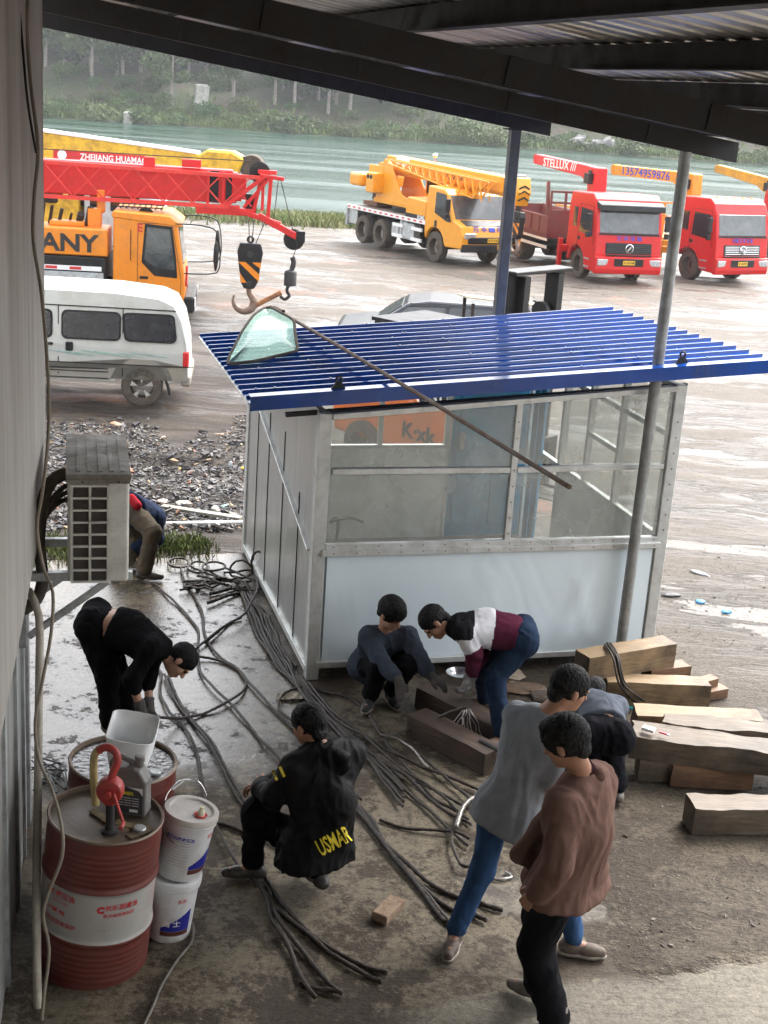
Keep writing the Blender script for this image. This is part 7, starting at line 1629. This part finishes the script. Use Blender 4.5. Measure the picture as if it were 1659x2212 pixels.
L.new(mix(nt, ramp(nt, noi(nt, 7, 7, .7), [(.4, 0), (.6, .8)]), ramp(nt, wv.outputs['Fac'], [(.2, (.075, .05, .03)), (.8, (.15, .10, .06))]), (.035, .026, .018)), P.inputs['Base Color']); P.inputs['Roughness'].default_value = .8
def timber(a, c, ztop, wd, ht, m, lab, rough=.006, cat='timber', name='timber', back=True, taper=1.0, bev=.006, group=None, seg=26):
    A = at(*a, z=ztop); C = at(*c, z=ztop); d = C - A; L = d.length; rz = math.atan2(d.y, d.x)
    o_ = empty(name, (0, 0, 0)); bpy.data.objects.remove(o_)
    b = MB(); rg = random.Random(int(L * 1000) + int(a[0])); n = seg; vs = []; so = rg.uniform(0, 99)
    for i in range(n + 1):
        x = L * i / n; k = 1 + (taper - 1) * i / n
        ring = [(0, 0), (.33, 0), (.67, 0), (1, 0), (1, .5), (1, 1), (.5, 1), (0, 1), (0, .5)]
        for y, z in ring:
            e = noise.noise(V3(x * 2.6, y * 2, z * 2 + so)) * rough * 1.2 + noise.noise(V3(x * 9, y * 5, z * 5 + so)) * rough * .5
            vs.append((x + (e if 0 < i < n else e * 2), y * wd * k + e, -z * ht * k + (e if z < .9 else 0)))
    q = 9
    b.add(vs, [(i * q + k, i * q + (k + 1) % q, (i + 1) * q + (k + 1) % q, (i + 1) * q + k) for i in range(n) for k in range(q)])
    b.cur = 1; b.add([vs[k] for k in range(q)], [tuple(range(q - 1, -1, -1))]); b.add([vs[n * q + k] for k in range(q)], [tuple(range(q))])
    o = b.build(name, [m, M['end_grain']], smooth=35, bev=0); o.location = A; o.rotation_euler = (0, 0, rz); tag(o, lab, cat, group); return o
timber(c3(330, 362), c3(980, 258), .40, .19, .20, W1, 'fresh squared timber on top of the stack at the foot of the pole', .004)
timber(c3(462, 545), c3(1238, 572), .205, .18, .20, W1, 'pale split timber block below the top one, with rope across it', .007)
timber(c3(790, 462), c3(1090, 425), .20, .14, .14, W3, 'short reddish timber end sticking out behind the top block', .004)
timber(c3(1180, 545), c3(1292, 515), .16, .10, .10, W3, 'small wood block end at the right of the split timber', .003)
timber(c3(1195, 620), c3(1366, 592), .09, .12, .08, W3, 'lowest small wood plank end right of the split timber', .003)
timber(c3(690, 790), c3(1625, 838), .30, .20, .13, W1, 'long pale plank lying behind the cracked old log', .006)
timber(c3(640, 945), c3(2050, 1135), .34, .26, .17, W2, 'big cracked weathered log with the cigarette pack on it', .014, seg=40)
timber(c3(900, 850), c3(2050, 960), .35, .16, .14, W2, 'grey forked branch of old wood behind the big cracked log', .018, taper=1.3, seg=30)
timber(c3(948, 1178), c3(1560, 1212), .165, .18, .15, W3, 'squared reddish timber supporting the big cracked log', .004)
timber(c3(705, 1135), c3(960, 1150), .17, .16, .15, W2, 'dark squared timber end under the left end of the big log', .006)
timber(c3(1115, 1490), c3(2100, 1500), .20, .20, .19, W2, 'weathered bark-edged log lying alone at the right edge', .014, seg=34)
B1 = timber(c5(615, 722), c5(1128, 985), .17, .19, .165, W4, 'dark rusty sleeper beam, rear one of two, under the sweater man', .003)
B2 = timber(c5(560, 888), c5(1045, 1140), .17, .19, .165, W4, 'dark greasy sleeper beam, front one of two, with a slot in its end', .003)
b = MB()
Ax = at(*c5(1010, 1045), z=.172); Cx = at(*c5(1150, 1115), z=.172)
b.bar(Ax, Cx, .02, .012); b.bar(Ax + V3(-.01, -.03, 0), Cx + V3(-.01, -.03, 0), .008, .02); tag(b.build('steel_channel', M['steel_rust']), 'short narrow steel channel lying on the end of the front sleeper', 'steel bar')
for k, (p, q) in enumerate([((440, 262), (680, 700)), ((470, 258), (760, 700)), ((455, 250), (640, 690)), ((480, 250), (700, 600))]):
    b = MB(); x0, y0 = c3(*p); x1, y1 = c3(*q); a = at(x0, y0, .415); m1 = at(*c3(p[0] + 60, p[1] + 110), z=.41); m2 = at(*c3(p[0] + 110, p[1] + 300), z=.23); e = at(x1, y1, .03)
    b.tube(spline([a, m1 + V3(0, 0, .01), m2, e], .03), .009, 7); tag(b.build('tie_rope', M['rope'], smooth=180), 'thin dark rope tied round the pole foot and hanging over the timbers', 'rope', 'ropes tied over the timbers')
pk = empty('cigarette_pack', at(*c3(765, 905), z=.365), R(-28), 'white cigarette pack lying on the big cracked log', 'cigarette pack')
b = MB(); b.box((0, 0, .012), (.088, .055, .022)); b.build('carton', M['ink_white'], pk, bev=.002); b = MB(); b.box((-.02, 0, .0242), (.03, .052, .001)); b.build('printed_band', mat('print', (.35, .55, .5), .5), pk)
lt = empty('lighter', at(*c3(885, 935), z=.365), R(-32), 'red plastic lighter lying on the big cracked log', 'lighter')
b = MB(); b.box((-.01, 0, .008), (.06, .022, .012)); b.build('case', mat('lighter_red', (.6, .03, .08), .3), lt, bev=.004); b = MB(); b.box((.028, 0, .008), (.014, .02, .011)); b.build('cap', M['chrome'], lt, bev=.003)
# steel bowl
bo_ = at(*c5(880, 665), z=.18); b = MB(); b.lathe([(.04, 0), (.075, .02), (.098, .05), (.104, .052), (.095, .048), (.07, .014), (.001, .006)], 36, caps=False); o = b.build('steel_bowl', M['chrome'], smooth=60); o.location = bo_; tag(o, 'round shiny steel bowl on the rear sleeper beam', 'bowl')
# brick
o = MB().box((0, 0, .03), (.22, .10, .06)).build('brick', mat('brick', (.34, .25, .17), .9, 0, (.16, .10, .07), .6, 12, bmp=.6, bscale=40), bev=.006); o.location = at(838, 1975, 0); o.rotation_euler = (0, 0, R(62)); tag(o, 'single pale broken brick lying on the muddy concrete', 'brick')
# scrap packaging and other litter on the slab
o = MB(); rg = random.Random(2)
o.grid(8, 6, lambda a, c: (a * .2 - .1, c * .12 - .06, .012 + .02 * noise.noise(V3(a * 5, c * 5, 1)) + .02 * a)); o = o.build('scrap_packaging', mat('scrap', (.45, .40, .3), .5, 0, (.12, .1, .08), .5, 20)); o.location = at(626, 1508, 0); tag(o, 'crumpled pale packaging scrap beside the shed corner', 'litter')
lit = [((1450, 1287), (.10, .05, .02), (.02, .02, .02), 'black plastic scrap on the mud right of the shed'), ((1512, 1302), (.05, .04, .02), (.05, .25, .5), 'small blue plastic scrap on the mud right of the shed'), ((1570, 1323), (.06, .04, .02), (.05, .25, .5), 'blue plastic scrap nearest the right edge'),
       ((1510, 1240), (.12, .05, .02), (.2, .2, .2), 'grey plastic wrapper on the mud, farthest of the litter'), ((1130, 1490), (.2, .1, .03), (.16, .1, .06), 'flat piece of broken wood beside the sleepers'), ((1180, 1510), (.16, .12, .03), (.1, .07, .05), 'dark bark chunk beside the sleepers'), ((1105, 1460), (.14, .1, .03), (.35, .28, .2), 'pale wood chip by the shed foot'),
       ((1372, 1532), (.03, .06, .01), (.05, .4, .42), 'turquoise scrap between the timbers')]
for (x, y), s, c, lab in lit:
    b = MB(); b.ell((0, 0, s[2] * .5), s, 9, 6); rg = random.Random(x)
    b.v = [(v[0] * (1 + .4 * noise.noise(V3(*v) * 30 + V3(x, 0, 0))), v[1] * (1 + .4 * noise.noise(V3(*v) * 33)), max(0, v[2])) for v in b.v]
    o = b.build('litter', mat('lit%d' % x, c, .5, 0, [q * .5 for q in c], .4, 20)); o.location = at(x, y); o.location.z = ground_z(o.location.x, o.location.y); o.rotation_euler = (0, 0, rg.uniform(0, 6)); tag(o, lab, 'litter')
# pipe and boards at the slab edge
for (x0, y0), (x1, y1), r, lab, mm in [((345, 1141), (532, 1136), .022, 'white steel pipe lying along the far edge of the slab', M['white_paint']), ((350, 1105), (520, 1128), .03, 'weathered grey board lying across the rubble edge', mat('board_g', (.3, .29, .25), .8, 0, (.15, .13, .1), .5, 5))]:
    a, c = at(x0, y0), at(x1, y1); a.z = ground_z(a.x, a.y) + .05; c.z = ground_z(c.x, c.y) + .05; b = MB()
    if r < .03: b.cyl(a, c, r, n=12)
    else: b.bar(a, c, .09, .03)
    tag(b.build('pipe' if r < .03 else 'board', mm, smooth=40), lab, 'pipe' if r < .03 else 'board')
# ================================================================ rubble
rg = random.Random(77)
def rub_z(x, y): return ground_z(x, y)
def chips(n, cols, name, lab, smin, smax, seed, region):
    rg = random.Random(seed); b = MB(); mats_ = [mat(name + str(i), c, .55 if sum(c) < .3 else .7, 0, [q * .5 for q in c], .4, 9) for i, c in enumerate(cols)]
    for i in range(n):
        p = at(*region(rg)); s = rg.uniform(smin, smax) * (1 if rg.random() < .9 else 1.8); z = rub_z(p.x, p.y)
        m_ = Matrix.Rotation(rg.uniform(0, 6.28), 3, 'Z') @ Matrix.Rotation(rg.gauss(0, .35), 3, 'X') @ Matrix.Rotation(rg.gauss(0, .35), 3, 'Y'); k = rg.choice((4, 5, 5, 6)); th = s * rg.uniform(.12, .4); zo = rg.uniform(-.005, .05) if 'rubble' in name else -.002
        an = sorted(rg.uniform(0, 6.28) for _ in range(k)); poly = [V3(math.cos(a) * s * rg.uniform(.6, 1), math.sin(a) * s * rg.uniform(.4, .8), 0) for a in an]
        vs = [m_ @ (q + V3(0, 0, e)) + V3(p.x, p.y, z + zo) for e in (0, th) for q in poly]
        b.cur = rg.randrange(len(mats_)); b.add(vs, [tuple(range(k - 1, -1, -1)), tuple(range(k, 2 * k))] + [(j, (j + 1) % k, k + (j + 1) % k, k + j) for j in range(k)])
    return tag(b.build(name, mats_, recalc=False), lab, 'rubble', kind='stuff')
def reg(g):
    while True:
        x, y = g.uniform(96, 545), g.uniform(905, 1150); t = (y - 905) / 245
        if y > 935 + 25 * math.sin(x * .02) + 12 * math.sin(x * .07) or (x < 330 and y > 900 + g.uniform(0, 25)): return x, y
chips(5200, [(.028, .025, .028), (.045, .038, .038), (.065, .054, .047), (.09, .076, .062), (.035, .032, .038)], 'rubble', 'dark wet slate rubble spread between the van and the slab', .018, .055, 3, reg)
chips(260, [(.26, .19, .11), (.32, .26, .18), (.20, .09, .05), (.2, .19, .17)], 'pale_rubble', 'pale and rusty chips scattered over the dark rubble', .02, .06, 4, reg)
def reg2(g):
    return (g.uniform(1380, 1659), g.uniform(1180, 1420)) if g.random() < .5 else (g.uniform(1330, 1659), g.uniform(1640, 2050))
chips(1600, [(.12, .10, .08), (.09, .07, .055), (.05, .04, .03), (.17, .15, .12)], 'gravel', 'small stones and clods on the mud at the right', .005, .016, 5, reg2)
def reg3(g): return (g.uniform(430, 1300), g.uniform(1500, 2190))
chips(600, [(.10, .09, .075), (.06, .05, .04), (.035, .028, .022)], 'grit', 'fine grit and crumbs scattered over the concrete', .003, .009, 6, reg3)
pieces = [((250, 930), (.22, .12, .05), (.30, .17, .10), 'broken rusty brown brick chunk at the top of the rubble'), ((480, 945), (.2, .05, .02), (.35, .22, .14), 'thin brown wood splinter near the van wheel'), ((410, 1033), (.16, .05, .05), (.08, .04, .03), 'dark broken bottle shape in the rubble, larger half'), ((443, 1037), (.08, .05, .05), (.08, .04, .03), 'dark broken bottle shape in the rubble, smaller half'),
          ((498, 1018), (.05, .04, .08), (.55, .6, .6), 'pale plastic bottle in the rubble'), ((522, 1031), (.06, .04, .05), (.75, .5, .02), 'yellow plastic cup by the shed wall'), ((388, 1005), (.06, .05, .03), (.7, .5, .05), 'yellow scrap in the middle of the rubble'), ((188, 1000), (.07, .05, .03), (.7, .45, .05), 'yellow fruit peel at the left of the rubble'),
          ((465, 1110), (.14, .07, .06), (.62, .6, .52), 'white plastic tub lying at the rubble edge'), ((395, 1095), (.16, .12, .05), (.6, .52, .42), 'crumpled cream paper bag at the rubble edge'), ((490, 1098), (.14, .05, .03), (.3, .6, .5), 'turquoise plastic sheet scrap at the rubble edge'), ((352, 1088), (.12, .1, .04), (.55, .45, .35), 'beige torn cardboard behind the worker'), ((428, 1072), (.07, .05, .03), (.75, .75, .75), 'white foam piece on the rubble'), ((300, 925), (.1, .06, .03), (.5, .38, .2), 'yellowish cardboard flap on the rubble, upper part'), ((352, 953), (.16, .05, .03), (.4, .28, .18), 'tan wooden board piece on the rubble, upper part')]
for (x, y), s, c, lab in pieces:
    b = MB(); b.ell((0, 0, s[2] * .6), [q * .6 for q in s], 9, 6); b.v = [(v[0] * (1 + .5 * noise.noise(V3(*v) * 20 + V3(x, 0, 0))), v[1] * (1 + .5 * noise.noise(V3(*v) * 22)), v[2]) for v in b.v]
    o = b.build('debris', mat('deb%d' % x, c, .5, 0, [q * .6 for q in c], .4, 20)); p = at(x, y); o.location = (p.x, p.y, ground_z(p.x, p.y) + .02); o.rotation_euler = (0, 0, x * .7); tag(o, lab, 'debris')
